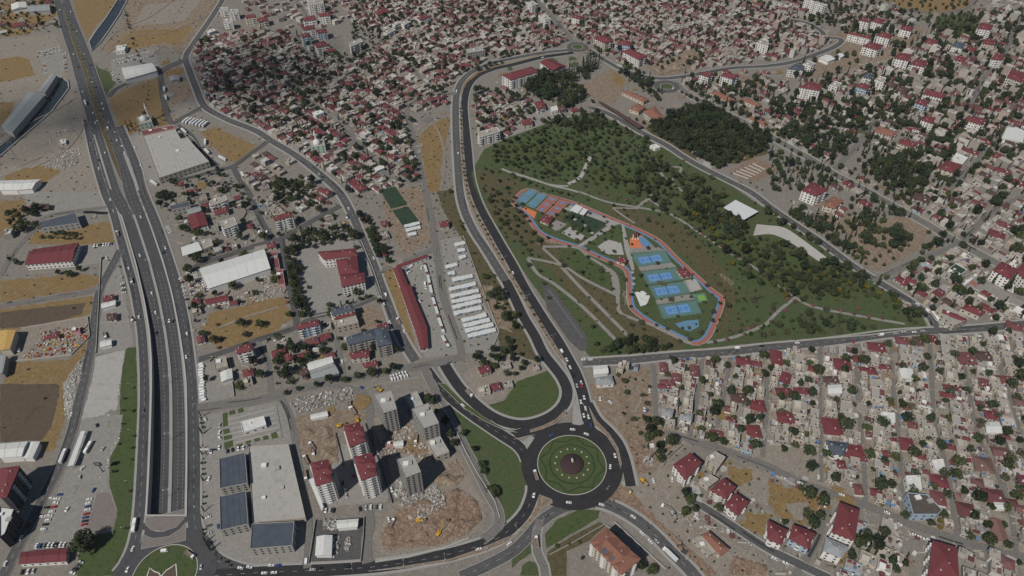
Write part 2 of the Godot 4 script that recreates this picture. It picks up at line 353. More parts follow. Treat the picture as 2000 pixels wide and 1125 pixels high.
	sheet("rubble_strip", TP(0, 2, [370, 0, 455, 0, 420, 190, 380, 180]), "rubble_ground", 1.0)
	sheet("bare_lot", TP(0, 1, [560, 970, 735, 920, 705, 1125, 540, 1125]), "pale_concrete", 0.6)
	sheet("bare_lot", TP(0, 2, [530, 0, 703, 0, 690, 130, 610, 175, 480, 215]), "pale_concrete", 1.0)
	sheet("verge_lawn", FP([246, 679, 265, 678, 268, 750, 268, 850, 261, 950, 254, 1040, 243, 1090, 225, 1125, 150, 1125, 157, 1067, 177, 1044, 220, 1040, 230, 997, 213, 950, 216, 890, 233, 828, 235, 750]), "lawn", 0.5)
	sheet("car_park", FP([160, 817, 240, 810, 232, 862, 214, 895, 213, 947, 229, 997, 219, 1039, 176, 1043, 146, 1064, 62, 1072, 90, 1010, 125, 930, 150, 860]), "concrete", 0.2)
	sheet("paved_corner", FP([190, 963, 214, 962, 228, 998, 219, 1038, 166, 1040]), "pavers", 0.1)
	sheet("car_park", FP([198, 505, 232, 512, 262, 675, 240, 685, 187, 692, 200, 600]), "concrete", 0.4)
	sheet("car_park", FP([150, 480, 225, 473, 228, 508, 150, 522]), "concrete", 0.2)
	sheet("scrap_yard", FP([40, 640, 172, 618, 176, 660, 140, 695, 30, 708]), "grey_dirt", 0.6)
	# --- between the highway and the avenue
	sheet("dry_field", FP([412, 612, 500, 590, 552, 578, 570, 620, 535, 652, 440, 680, 408, 668, 398, 640]), "dry_grass", 1.2)
	sheet("showroom_court", FP([393, 812, 560, 782, 578, 800, 600, 1000, 592, 1102, 480, 1112, 420, 1088, 398, 1050]), "concrete", 0.1)
	sheet("bus_lot", FP([384, 712, 448, 700, 458, 775, 388, 790]), "concrete", 0.2)
	sheet("showroom_yard", FP([355, 530, 395, 520, 405, 570, 560, 520, 555, 580, 400, 600, 372, 590]), "grey_dirt", 0.5, 0)
	sheet("school_yard", FP([560, 485, 690, 450, 740, 580, 660, 612, 590, 625]), "concrete", 0.2)
	sheet("dry_verge", FP([750, 530, 770, 520, 815, 690, 825, 700, 808, 700, 780, 640]), "dry_grass", 0.6)
	sheet("market_yard", FP([770, 515, 845, 495, 870, 570, 905, 690, 830, 700]), "concrete", 0.3)
	sheet("container_yard", FP([860, 470, 905, 460, 940, 560, 975, 650, 960, 690, 910, 690, 880, 600]), "concrete", 0.4)
	sheet("dry_slope", TP(1, 0, [950, 810, 1000, 745, 1090, 700, 1140, 690, 1120, 780, 1085, 960, 1070, 1125, 1010, 1125, 990, 980]), "dry_grass", 1.2)
	sheet("slope", FP([853, 375, 885, 370, 897, 410, 920, 460, 955, 520, 990, 580, 1020, 630, 1050, 680, 1060, 715, 1000, 720, 975, 690, 975, 640, 945, 570, 905, 470, 870, 420]), "dry_park", 1.0)
	sheet("dirt_ground", FP([930, 560, 960, 555, 985, 590, 1005, 625, 1000, 650, 975, 640, 950, 600]), "dirt", 1.0)
	sheet("dirt_ground", FP([745, 375, 825, 362, 838, 415, 845, 470, 790, 500, 755, 440]), "dirt", 1.2)
	sheet("sports_pitch", FP([742, 371, 772, 364, 796, 400, 764, 408]), "turf", 0.0)
	sheet("sports_pitch", FP([766, 411, 797, 403, 819, 432, 788, 443]), "turf", 0.0)
	sheet("dry_field", FP([720, 840, 745, 842, 745, 848, 722, 850]), "dry_grass", 0.0)
	sheet("dirt_ground", TP(1, 2, [190, 200, 620, 130, 650, 200, 480, 270, 500, 490, 440, 500, 290, 450, 230, 320]), "dirt", 1.0)
	sheet("red_dirt", TP(1, 2, [270, 290, 420, 270, 460, 330, 480, 470, 400, 440, 330, 400]), "red_dirt", 1.5)
	sheet("building_site", TP(1, 2, [640, 210, 870, 130, 1000, 300, 1180, 420, 1250, 530, 1340, 700, 1330, 820, 1240, 910, 1050, 975, 730, 1010, 680, 900, 780, 740, 790, 620, 720, 420]), "grey_dirt", 1.0)
	sheet("dry_field", TP(1, 2, [870, 330, 1000, 320, 1010, 400, 860, 410]), "dry_grass", 1.0)
	sheet("courtyard", TP(1, 2, [500, 360, 560, 350, 700, 330, 790, 620, 770, 690, 420, 720, 400, 560]), "concrete", 0.2)
	sheet("slope_lawn", FP([838, 752, 848, 748, 885, 795, 930, 825, 978, 857, 1005, 875, 1022, 905, 1035, 945, 1030, 985, 1005, 1020, 977, 1035, 975, 1005, 953, 965, 928, 915, 902, 865, 882, 825, 855, 780]), "park_grass", 0.5)
	sheet("yard", FP([915, 720, 1000, 690, 1060, 710, 1070, 735, 1010, 745, 980, 780, 955, 790, 925, 765, 905, 735]), "grey_dirt", 0.8, 0)
	sheet("corner_lawn", FP([1010, 745, 1075, 722, 1092, 738, 1098, 765, 1092, 788, 1072, 806, 1040, 817, 1000, 817, 970, 805, 953, 792, 985, 782]), "lawn", 0.4)
	sheet("depot_yard", TP(1, 2, [350, 800, 640, 780, 650, 1030, 320, 1060]), "old_asphalt", 0.2)
	sheet("dirt_ground", TP(1, 1, [580, 700, 690, 660, 760, 740, 700, 810, 600, 800]), "dirt", 0.8)
	# --- right of the roundabout and below
	sheet("dirt_ground", TP(2, 2, [450, 0, 800, 0, 830, 210, 1010, 330, 1000, 380, 900, 460, 760, 550, 720, 480, 690, 380, 600, 270, 500, 150]), "dirt", 1.2)
	sheet("red_dirt", TP(2, 2, [640, 260, 720, 320, 800, 380, 860, 460, 780, 520, 740, 520, 700, 400]), "red_dirt", 1.2, 0)
	sheet("roadworks", TP(2, 2, [600, 560, 700, 610, 740, 540, 960, 470, 1000, 700, 1100, 800, 1250, 900, 1500, 1060, 1500, 1125, 1110, 1125, 960, 970, 830, 860, 700, 760, 560, 680]), "grey_dirt", 1.0)
	sheet("red_dirt", TP(2, 2, [600, 570, 690, 610, 760, 700, 900, 840, 1010, 940, 1200, 1110, 1180, 1125, 1120, 1125, 960, 970, 830, 860, 700, 760, 570, 675]), "red_dirt", 0.8)
	sheet("lower_lawn", TP(2, 2, [190, 880, 270, 790, 400, 735, 520, 740, 500, 790, 350, 880, 200, 965]), "lawn", 0.3)
	sheet("dry_terrace", TP(2, 2, [205, 985, 350, 890, 510, 810, 550, 830, 450, 920, 320, 980, 320, 1125, 215, 1125]), "dry_park", 0.3)
	sheet("lower_lawn", TP(2, 2, [0, 980, 120, 900, 130, 980, 40, 1040, 0, 1080]), "park_grass", 0.3)
	sheet("bare_lot", TP(3, 2, [0, 345, 150, 350, 290, 375, 290, 555, 0, 470]), "grey_dirt", 1.0)
	sheet("dry_field", TP(3, 2, [0, 570, 180, 620, 320, 700, 270, 800, 90, 790, 0, 700]), "dry_grass", 1.5)
	sheet("bare_lot", TP(3, 2, [100, 700, 240, 690, 260, 790, 150, 790]), "grey_dirt", 1.5)
	sheet("dry_field", TP(2, 2, [1260, 470, 1400, 490, 1500, 520, 1500, 720, 1330, 640, 1250, 560]), "grey_dirt", 1.5)
	sheet("dry_field", TP(2, 2, [1270, 480, 1400, 500, 1420, 560, 1330, 600, 1260, 550]), "dry_grass", 1.5)
	sheet("dry_field", TP(2, 2, [1370, 740, 1500, 770, 1500, 900, 1360, 850]), "dry_grass", 1.5)
	sheet("dry_field", TP(3, 2, [560, 950, 800, 1000, 820, 1125, 560, 1125]), "grey_dirt", 1.5, 0)
	sheet("dirt_ground", FP([1200, 735, 1268, 722, 1275, 800, 1240, 800, 1205, 780]), "dirt", 1.0)
	sheet("dusty_ground", FP([1285, 712, 1500, 690, 1700, 672, 2015, 646, 2015, 1090, 1760, 1012, 1500, 904, 1285, 832]), "grey_dirt", 0.5, 0)
	# --- beyond the park
	sheet("dirt_lot", TP(2, 0, [390, 510, 575, 405, 665, 465, 655, 525, 600, 610, 510, 595]), "dirt", 0.8)
	sheet("dry_field", TP(2, 0, [590, 415, 665, 465, 650, 510, 590, 480]), "dry_grass", 1.2)
	sheet("pine_floor", FP([1260, 250, 1330, 215, 1440, 225, 1500, 262, 1500, 300, 1440, 320, 1370, 318, 1300, 290]), "dry_park", 0.6, 0)
	sheet("excavated_slope", TP(2, 0, [800, 400, 930, 340, 1060, 290, 1100, 330, 1010, 420, 850, 450]), "dirt", 1.5)
	sheet("red_dirt", TP(2, 0, [1310, 430, 1460, 480, 1440, 530, 1340, 490]), "red_dirt", 1.0)
	sheet("site_ground", TP(3, 0, [320, 220, 480, 170, 640, 250, 900, 160, 930, 200, 860, 290, 620, 390, 480, 420, 380, 440, 240, 460, 250, 400, 420, 280]), "dirt", 1.5)
	sheet("dirt_ground", TP(3, 0, [780, 330, 930, 290, 1010, 330, 960, 400, 820, 400]), "dirt", 1.5, 0)
	sheet("dry_field", TP(3, 0, [640, 0, 1220, 0, 1170, 60, 1000, 90, 760, 60]), "dry_grass", 2.0)
	sheet("orchard", TP(3, 0, [900, 110, 1060, 90, 1200, 70, 1230, 160, 1180, 230, 1020, 200]), "park_grass", 1.5)
	sheet("dirt_ground", TP(3, 0, [920, 640, 1160, 700, 1060, 810, 860, 790]), "dirt", 1.5, 0)
	sheet("dirt_ground", TP(3, 0, [680, 560, 840, 600, 820, 640, 700, 640]), "dirt", 1.0, 0)
	sheet("hospital_yard", TP(2, 0, [0, 470, 60, 570, 100, 590, 330, 690, 150, 750, 0, 810]), "concrete", 1.0, 0)
	sheet("mound_floor", TP(3, 1, [450, 210, 800, 140, 950, 220, 900, 330, 650, 460, 560, 440, 480, 330]), "dirt", 1.0)
	sheet("garden_ground", TP(3, 1, [290, 130, 480, 100, 540, 170, 430, 250, 330, 230]), "dirt", 1.0, 0)
	sheet("school_court", TP(3, 1, [1130, 520, 1210, 480, 1280, 510, 1500, 650, 1500, 700, 1330, 620]), "concrete", 0.2)
	sheet("school_ball_court", TP(3, 1, [1170, 522, 1192, 514, 1238, 545, 1212, 556]), "track_red", 0.0)
	sheet("stone_yard", FP([1425, 335, 1475, 305, 1520, 330, 1480, 355, 1450, 350]), "red_dirt", 0.6)
	sheet("seat_terrace", FP([1400, 395, 1425, 385, 1490, 415, 1560, 445, 1545, 450, 1480, 440]), "pavers", 0.3)

# ---------------------------------------------------------------- roads
var road_lines := []     # [points, half width, phrase]
func smooth(pts: PackedVector2Array, step := 5.0) -> PackedVector2Array:
	var o := PackedVector2Array(); var n := pts.size()
	for i in n - 1:
		var a := pts[maxi(i - 1, 0)]; var b := pts[i]; var c := pts[i + 1]; var d := pts[mini(i + 2, n - 1)]
		var m := maxi(1, int(b.distance_to(c) / step))
		for k in m: o.append(b.cubic_interpolate(c, a, d, float(k) / m))
	o.append(pts[n - 1]); return o
func side_of(pts: PackedVector2Array, i: int) -> Vector2:
	var t := pts[mini(i + 1, pts.size() - 1)] - pts[maxi(i - 1, 0)]
	return Vector2(-t.y, t.x).normalized()
func ribbon(pts: PackedVector2Array, o0: float, o1: float, y: float, g: Bag = null) -> Bag:
	if g == null: g = Bag.new()
	for i in pts.size() - 1:
		var a := side_of(pts, i); var b := side_of(pts, i + 1); var k := g.v.size()
		for q in [pts[i] + a * o0, pts[i] + a * o1, pts[i + 1] + b * o1, pts[i + 1] + b * o0]:
			g.v.append(Vector3(q.x, y, q.y)); g.n.append(Vector3.UP); g.u.append(q / 64.0); g.u2.append(q / 11.0)
		g.ix.append_array([k, k + 2, k + 1, k, k + 3, k + 2])
	return g
func up3(q: Vector2, y: float) -> Vector3: return Vector3(q.x, y, q.y)
func wall_ribbon(pts: PackedVector2Array, o0: float, o1: float, y0: float, y1: float, my := -1) -> Bag:   # a kerb, pavement or low wall along a line
	var g := Bag.new(); var lo := minf(o0, o1); var hi := maxf(o0, o1)
	for i in pts.size() - 1:
		var a := side_of(pts, i); var b := side_of(pts, i + 1)
		if my >= 0 and crossed(pts[i].lerp(pts[i + 1], 0.5) + a * (o0 + o1) * 0.5, my): continue
		var a0 := pts[i] + a * lo; var a1 := pts[i] + a * hi; var b0 := pts[i + 1] + b * lo; var b1 := pts[i + 1] + b * hi
		g.quad(up3(a0, y1), up3(a1, y1), up3(b1, y1), up3(b0, y1))
		g.quad(up3(a0, y0), up3(b0, y0), up3(b0, y1), up3(a0, y1)); g.quad(up3(b1, y0), up3(a1, y0), up3(a1, y1), up3(b1, y1))
	return g
func dashes(pts: PackedVector2Array, off: float, y: float, dash: float, gap: float, wide := 0.09) -> Bag:
	var g := Bag.new(); var run := 0.0
	for i in pts.size() - 1:
		var l := pts[i].distance_to(pts[i + 1]); var t := 0.0
		while t < l:
			var ph := fmod(run + t, dash + gap)
			var st := minf(l - t, (dash - ph) if ph < dash else (dash + gap - ph)) + 0.001
			if ph < dash:
				var s := side_of(pts, i); var d := (pts[i + 1] - pts[i]) / l; var q := pts[i] + d * t + s * off
				var k := g.v.size()
				for c in [q - s * wide, q + s * wide, q + s * wide + d * st, q - s * wide + d * st]:
					g.v.append(Vector3(c.x, y, c.y)); g.n.append(Vector3.UP); g.u.append(c / 24.0); g.u2.append(c / 5.0)
				g.ix.append_array([k, k + 2, k + 1, k, k + 3, k + 2])
			t += st
		run += l
	return g
var rid := 0
var road_level := 0.20
func road(called: String, phrase: String, pts: PackedVector2Array, wide: float, m: String, pave := 0.0, marks := 0, kerb := 0.0) -> MeshInstance3D:
	pts = smooth(pts); rid += 1; road_level += 0.002
	var edge := PackedVector2Array()
	for i in pts.size(): edge.append(pts[i] + side_of(pts, i) * (wide * 0.5 + pave))
	for i in range(pts.size() - 1, -1, -1): edge.append(pts[i] - side_of(pts, i) * (wide * 0.5 + pave))
	mark(edge, 1)
	var inner := PackedVector2Array()
	for i in pts.size(): inner.append(pts[i] + side_of(pts, i) * (wide * 0.5 - 0.4))
	for i in range(pts.size() - 1, -1, -1): inner.append(pts[i] - side_of(pts, i) * (wide * 0.5 - 0.4))
	mark(inner, 1, rid)
	var o := inst(called, ribbon(pts, -wide * 0.5, wide * 0.5, road_level).mesh(), M[m], self); structure(o)
	road_lines.append([pts, wide * 0.5, phrase, o, pave, marks, rid, road_level, kerb])
	return o
func finish_roads():
	for r in road_lines:
		var pts: PackedVector2Array = r[0]; var h: float = r[1]; var my: int = r[6]; var y: float = r[7]
		for s in [-1.0, 1.0]:
			if r[4] > 0.0:
				var g := wall_ribbon(pts, s * (h + 0.25), s * (h + r[4]), 0.0, y + 0.13, my)
				if g.v.size(): inst("pavement", g.mesh(), M.pavement, r[3])
			if r[4] > 0.0 or r[8] > 0.0:
				var k := wall_ribbon(pts, s * h, s * (h + 0.25), 0.0, y + 0.14, my)
				if k.v.size(): inst("kerb", k.mesh(), M.kerb, r[3])
		if r[5] >= 1:
			for off in ([0.0] if r[5] == 1 else ([-h / 3.0, h / 3.0] if r[5] == 3 else [-h / 2.0, h / 2.0, 0.0])):
				inst("lane_marking", dashes(pts, off, y + 0.006, 3.5, 6.0).mesh(), M.white_paint, r[3]).set_meta("kind", "stuff")
		if h > 2.3 and pts.size() > 12:
			var wear := Bag.new(); var tar := Bag.new(); var black: bool = r[3].material_override == M.new_asphalt
			for k in int(pts.size() / 7.0):
				var at := rng.randi() % (pts.size() - 8); var off := rng.randf_range(-h + 0.9, h - 0.9); var w := rng.randf_range(0.3, 1.1); var seg := pts.slice(at, at + 2 + rng.randi() % 6)
				if off - w > -h and off + w < h: ribbon(seg, off - w, off + w, y + 0.0022 + 0.0001 * (k % 20), wear if k % 2 and not black else tar)
			if wear.v.size(): inst("worn_strip", wear.mesh(), M.worn_asphalt, r[3]).set_meta("kind", "stuff")
			if tar.v.size() and not black: inst("tar_patch", tar.mesh(), M.tar_patch, r[3]).set_meta("kind", "stuff")
		if r[5] >= 2:
			for s in [-1.0, 1.0]: inst("edge_line", dashes(pts, s * (h - 0.5), y + 0.006, 400.0, 0.1, 0.1).mesh(), M.white_paint, r[3])

func build_roads():
	# highway at grade
	road("highway_carriageway", "open highway running to the canal", TP(0, 0, [337, 0, 362, 85, 392, 190, 438, 330, 472, 460, 512, 590, 560, 760, 618, 960, 672, 1125]) + FP([238, 400, 251, 424]), 14.5, "highway_asphalt", 0.0, 3, 1)
	road("highway_carriageway", "open highway running to the canal", TP(0, 0, [382, 0, 420, 110, 470, 240, 520, 370, 570, 520, 622, 680, 672, 820, 718, 950, 765, 1125]) + FP([264, 400, 273, 424]), 14.5, "highway_asphalt", 0.0, 3, 1)
	road("service_road", "highway service road beside the fields", TP(0, 0, [505, 700, 525, 800, 555, 930, 612, 1125]) + TP(0, 1, [660, 110, 700, 250, 745, 410, 785, 560, 820, 740, 838, 900, 848, 1125]) + TP(0, 2, [845, 200, 835, 450, 825, 650, 815, 780, 795, 900, 770, 980, 730, 1060, 690, 1110]), 8.2, "highway_asphalt", 1.8, 1, 1)
	road("service_road", "highway service road beside the showrooms", TP(0, 0, [700, 740, 752, 860, 800, 980, 838, 1125]) + TP(0, 1, [912, 180, 978, 370, 1030, 540, 1070, 720, 1098, 900, 1122, 1125]) + TP(0, 2, [1133, 250, 1137, 500, 1135, 720, 1150, 860, 1200, 960, 1280, 1040, 1400, 1090, 1500, 1110]), 10.0, "highway_asphalt", 1.8, 1, 1)
	# avenue
	road("avenue", "grey carriageway of the curving avenue", FP([1150, 97, 1100, 99, 1050, 105, 1000, 115, 967, 122, 930, 136, 905, 155, 893, 180, 890, 213, 891, 267, 895, 333, 899, 378, 908, 414, 926, 452, 949, 487, 977, 532, 990, 553]), 9.5, "old_asphalt", 2.6, 1, 1)
	road("avenue", "black carriageway of the curving avenue", FP([1120, 103, 1060, 112, 1000, 127, 967, 134, 935, 147, 915, 168, 907, 200, 908, 233, 913, 283, 919, 345, 930, 385, 944, 417, 964, 453, 984, 488, 1001, 517, 1021, 556, 1044, 595, 1068, 633, 1091, 668, 1110, 702, 1124, 728, 1133, 752, 1140, 777, 1146, 808, 1154, 840]), 10.5, "new_asphalt", 1.6, 0, 1)
	road("avenue", "black carriageway sweeping round the corner lawn", FP([988, 548, 1005, 582, 1023, 620, 1044, 655, 1061, 690, 1082, 717, 1099, 740, 1108, 765, 1103, 788, 1085, 808, 1056, 823, 1022, 830, 988, 825, 955, 810, 925, 786, 900, 760, 882, 735, 868, 712]), 10.0, "new_asphalt", 2.4, 0, 1)
	road("slip_road", "black slip road curving from the market to the roundabout", FP([833, 722, 852, 748, 883, 780, 917, 807, 950, 830, 983, 852, 1008, 868, 1024, 886, 1033, 912]), 10.0, "new_asphalt", 1.2, 1, 1)
	road("slip_road", "black link road beside the roundabout", FP([1103, 800, 1080, 823, 1050, 838, 1020, 845, 1000, 850]), 9.0, "new_asphalt", 0.0, 0, 1)
	road("bypass", "unfinished black road round the roundabout's back", FP([1147, 785, 1165, 818, 1188, 841, 1207, 864, 1219, 892, 1227, 924, 1232, 950]), 8.5, "new_asphalt", 2.6, 0, 1)
	road("lower_avenue", "black lower avenue", FP([1030, 905, 1039, 935, 1041, 962, 1027, 1000, 1000, 1030, 967, 1054, 917, 1072, 867, 1085, 800, 1098, 733, 1107, 650, 1113, 600, 1115, 500, 1119, 400, 1126]), 9.5, "new_asphalt", 2.0, 1, 1)
	road("lower_avenue", "black lower avenue", FP([900, 1127, 950, 1105, 1000, 1078, 1030, 1050, 1055, 1020, 1083, 1000, 1117, 986, 1150, 981, 1180, 984]), 9.0, "old_asphalt", 0.0, 1, 1)
	road("exit_road", "road leaving the roundabout past the terracotta apartment block", FP([1150, 979, 1180, 983, 1213, 997, 1247, 1018, 1277, 1043, 1310, 1077, 1347, 1113, 1365, 1135]), 9.5, "old_asphalt", 2.2, 1, 1)
	road("side_street", "side street below the roundabout", FP([1055, 1015, 1048, 1045, 1050, 1080, 1062, 1105, 1066, 1135]), 6.5, "street", 1.2, 0, 1)
	# around the park
	road("street", "street along the park's lower edge", FP([1138, 708, 1233, 703, 1300, 696, 1367, 692, 1433, 687, 1500, 679, 1583, 672, 1667, 662, 1733, 653, 1800, 648, 1850, 646, 1933, 640, 2010, 632]), 9.0, "old_asphalt", 2.0, 1, 1)
	road("street", "street along the park's upper edge", FP([1150, 210, 1175, 217, 1205, 231, 1250, 257, 1300, 283, 1333, 305, 1367, 325, 1417, 350, 1467, 376, 1505, 405, 1545, 433, 1600, 470, 1667, 520, 1703, 543, 1753, 573, 1787, 595, 1815, 617, 1828, 640]), 9.0, "old_asphalt", 2.4, 1, 1)
	road("boulevard", "pale boulevard behind the pine wood", FP([1318, 160, 1345, 185, 1400, 213, 1450, 237, 1500, 264, 1533, 283, 1583, 311, 1633, 342, 1683, 368, 1750, 405, 1800, 432, 1835, 453, 1875, 476, 1935, 508, 2010, 548]), 12.0, "street", 2.0, 0, 1)
	road("street", "lane through the pine wood", FP([1630, 330, 1650, 310, 1668, 292, 1690, 262, 1712, 235]), 7.5, "street", 0.0)
	road("street", "lane beside the tree-ringed garden", FP([1690, 560, 1735, 535, 1790, 509, 1845, 488, 1870, 476]), 6.5, "street", 0.0)
	road("street", "upper street beyond the park", FP([1150, 97, 1185, 120, 1225, 140, 1283, 153, 1333, 150, 1383, 141, 1433, 133, 1500, 129, 1550, 121, 1600, 104, 1633, 90, 1643, 77, 1613, 72, 1603, 60, 1575, 45, 1540, 38]), 9.0, "old_asphalt", 2.0, 0, 1)
	road("street", "street climbing through the far red roofs", FP([1125, 90, 1112, 73, 1088, 43, 1067, 22, 1040, -8]), 9.0, "street", 0.0)
	road("street", "far hillside road", FP([1700, -8, 1750, 13, 1783, 22, 1833, 25, 1867, 22, 1893, 13, 1910, -8]), 8.0, "street", 0.0)
	road("dirt_road", "dirt road between the far apartment blocks", FP([1830, 25, 1812, 57, 1802, 77, 1780, 97, 1747, 113, 1700, 127, 1667, 137, 1633, 150, 1567, 163, 1540, 193, 1520, 215, 1450, 195, 1345, 180]), 8.0, "grey_dirt", 0.0)
	road("street", "street behind the far apartment blocks", FP([1830, 205, 1860, 215, 1885, 225, 1905, 190, 1915, 160, 1960, 110, 1980, 60, 2010, 20]), 7.0, "street", 0.0)
	road("street", "street among the right hand houses", FP([1855, 375, 1880, 340, 1905, 320, 1925, 290, 1960, 270, 2010, 255]), 6.5, "street", 0.0)
	road("street", "street among the right hand houses", FP([1880, 470, 1920, 430, 1960, 400, 2010, 380]), 6.0, "street", 0.0)
	# between the highway and the avenue
	road("street", "main street through the old quarter", FP([440, -8, 410, 40, 377, 87, 363, 113, 372, 143, 386, 180, 396, 203, 412, 217, 450, 236, 500, 256, 533, 277, 567, 297, 600, 320, 633, 347, 663, 376, 687, 418, 703, 455, 717, 488, 730, 518, 743, 555, 757, 592, 773, 635, 793, 675, 812, 705]), 9.5, "old_asphalt", 2.2, 1, 1)
	road("street", "street beside the lorry park", FP([397, 208, 360, 228, 335, 240, 320, 200, 315, 160, 318, 140, 363, 118]), 8.0, "old_asphalt", 0.0)
	road("street", "street beside the factory", FP([522, 277, 490, 300, 455, 325, 420, 333, 380, 345, 330, 355]), 7.5, "old_asphalt", 0.0)
	road("street", "street beside the factory", FP([455, 326, 467, 350, 485, 375, 498, 405, 515, 440, 535, 468]), 6.5, "old_asphalt", 0.0)
	road("street", "street behind the factory", FP([345, 245, 372, 265, 395, 300, 425, 325]), 8.0, "old_asphalt", 0.0)
	road("street", "street to the small car lot", FP([212, 190, 230, 172, 270, 155, 310, 138, 330, 128, 360, 116]), 8.0, "old_asphalt", 0.0)
	road("street", "street above the school", FP([665, 402, 632, 420, 600, 437, 550, 466, 500, 480, 440, 500, 395, 515, 372, 527]), 8.0, "old_asphalt", 0.0)
	road("street", "street left of the school yard", FP([550, 467, 557, 508, 566, 562, 577, 615, 580, 635]), 6.5, "old_asphalt", 0.0)
	road("street", "street below the school yard", FP([388, 702, 430, 690, 500, 665, 578, 640, 610, 620, 643, 612, 690, 598, 735, 580]), 7.0, "old_asphalt", 0.0)
	road("street", "street above the building site", FP([385, 797, 433, 791, 500, 783, 560, 765, 620, 752, 700, 737, 780, 722, 830, 714, 905, 697]), 9.0, "street", 0.0)
	road("street", "street beside the container yard", FP([890, 183, 830, 190, 800, 208, 795, 230, 807, 267, 817, 317, 828, 362, 840, 415, 850, 475, 857, 525, 864, 575, 880, 622, 897, 668, 902, 697]), 7.5, "street", 0.0)
	road("street", "lane above the long red market", FP([742, 532, 770, 518, 800, 507, 848, 485]), 6.5, "street", 0.0)
	road("street", "lane across the old quarter", FP([575, 165, 620, 210, 680, 258, 720, 300, 760, 345, 820, 355]), 4.5, "street", 0.0)
	road("street", "lane across the old quarter", FP([640, 115, 680, 130, 740, 85, 790, 60, 835, 47]), 6.0, "street", 0.0)
	road("street", "lane across the old quarter", FP([580, 0, 600, 40, 585, 80, 610, 110, 665, 125]), 6.0, "street", 0.0)
	road("street", "lane across the old quarter", FP([800, 120, 825, 160, 860, 180]), 4.5, "street", 0.0)
	road("street", "lane across the old quarter", FP([640, 215, 690, 260, 660, 330]), 4.0, "street", 0.0)
	road("street", "lane behind the towers", FP([830, 722, 850, 765, 880, 820, 902, 862, 928, 912, 953, 962, 974, 1000, 972, 1030, 945, 1052]), 8.0, "street", 0.0, 0, 1)
	road("street", "lane beside the showroom roof", FP([540, 770, 562, 800, 575, 850, 585, 920, 600, 1000, 603, 1060, 600, 1110]), 6.0, "street", 0.0)
	road("street", "lane by the depot", FP([715, 985, 722, 1020, 715, 1060, 718, 1100]), 8.0, "street", 0.0)
	road("street", "back lane near the red apartment towers", FP([640, 750, 700, 765, 720, 790, 725, 840, 750, 905, 770, 980]), 7.0, "street", 0.0)
	road("street", "lane by the small apartment blocks", FP([655, 660, 665, 700, 670, 740]), 5.5, "street", 0.0)
	road("street", "lane by the small apartment blocks", FP([500, 668, 520, 700, 530, 765]), 5.5, "street", 0.0)
	# left edge
	road("street", "frontage road left of the highway", FP([235, 488, 220, 518, 207, 542, 197, 562, 190, 590, 185, 628, 180, 668, 171, 708, 163, 750, 153, 790, 143, 833, 130, 873, 113, 917, 87, 967, 57, 1027, 27, 1083, 3, 1135]), 8.5, "old_asphalt", 0.0, 1, 1)
	road("street", "pale field road", FP([200, 560, 167, 571, 100, 582, -10, 600]), 6.5, "street", 0.0)
	road("dirt_road", "dirt track by the gravel yard", FP([150, 300, 100, 290, 60, 320, 0, 345, -40, 355]), 6.0, "grey_dirt", 0.0)
	road("street", "road past the slate hall", FP([0, 540, 30, 490, 75, 440, 100, 420, 210, 405]), 6.0, "street", 0.0)
	road("turning_loop", "turning loop over the underpass mouth", FP([281, 1018, 285, 1036, 300, 1046, 325, 1045, 348, 1032, 363, 1010]), 5.5, "highway_asphalt", 0.0)
	# the quarter right of the roundabout
	for s in [["lane beside the red dirt lot", 1276, 712, 1278, 750, 1281, 822], ["lane past the paired white roofs", 1372, 700, 1366, 750, 1351, 833, 1345, 862], ["short lane behind the paired white roofs", 1428, 692, 1418, 750, 1400, 838], ["lane bordering the bare lot", 1495, 690, 1497, 750, 1497, 800, 1489, 893], ["long lane past the black-roofed house", 1602, 676, 1601, 750, 1603, 833, 1603, 942], ["lane behind the black-roofed house", 1672, 672, 1674, 750, 1682, 850, 1687, 907, 1690, 983], ["lane ending at the fan-shaped hall", 1741, 668, 1744, 750, 1757, 883, 1764, 1008], ["lane passing behind the fan-shaped hall", 1815, 660, 1820, 750, 1824, 817, 1847, 910, 1860, 983, 1868, 1050], ["second lane behind the fan-shaped hall", 1880, 700, 1893, 770, 1910, 850, 1950, 933, 1975, 1010, 1985, 1085], ["lane beside the park corner buildings", 1935, 660, 1960, 740, 1985, 820, 2010, 900]]:
		road("street", s[0], FP(s.slice(1)), 4.2, "street", 0.0)
	road("street", "dusty cross street of the crowded quarter", FP([1300, 845, 1353, 862, 1427, 884, 1500, 911, 1560, 942, 1617, 962, 1683, 983, 1760, 1016, 1833, 1043, 1900, 1064, 2010, 1092]), 7.5, "street", 0.0)
	road("street", "lane beside the long red apartment house", FP([1623, 965, 1600, 1043, 1567, 1105, 1545, 1135]), 5.5, "street", 0.0)
	road("street", "lower street of the crowded quarter", FP([1353, 978, 1400, 1007, 1450, 1040, 1500, 1072, 1567, 1105, 1620, 1130]), 6.5, "old_asphalt", 1.2, 0, 1)
	road("dirt_road", "dusty track beside the roadworks", FP([1340, 862, 1300, 900, 1290, 940, 1310, 980, 1345, 980]), 7.0, "grey_dirt", 0.0)
	# roundabouts
	roundabout("roundabout", Vector2(W(1117, 907).x, W(1117, 907).y), 28.5, 42.0, "new_asphalt")
	roundabout("roundabout", W(322, 1122), 23.0, 37.0, "highway_asphalt")
	roundabout("roundabout", W(1128, 92), 9.0, 17.0, "old_asphalt")
	roundabout("roundabout", W(1302, 169), 9.5, 19.0, "old_asphalt")
	sheet("turning_loop", FP([1016, 1125, 1020, 1105, 1033, 1096, 1048, 1100, 1052, 1125]), "park_grass", 0.0)
	finish_roads()
	build_cutting()
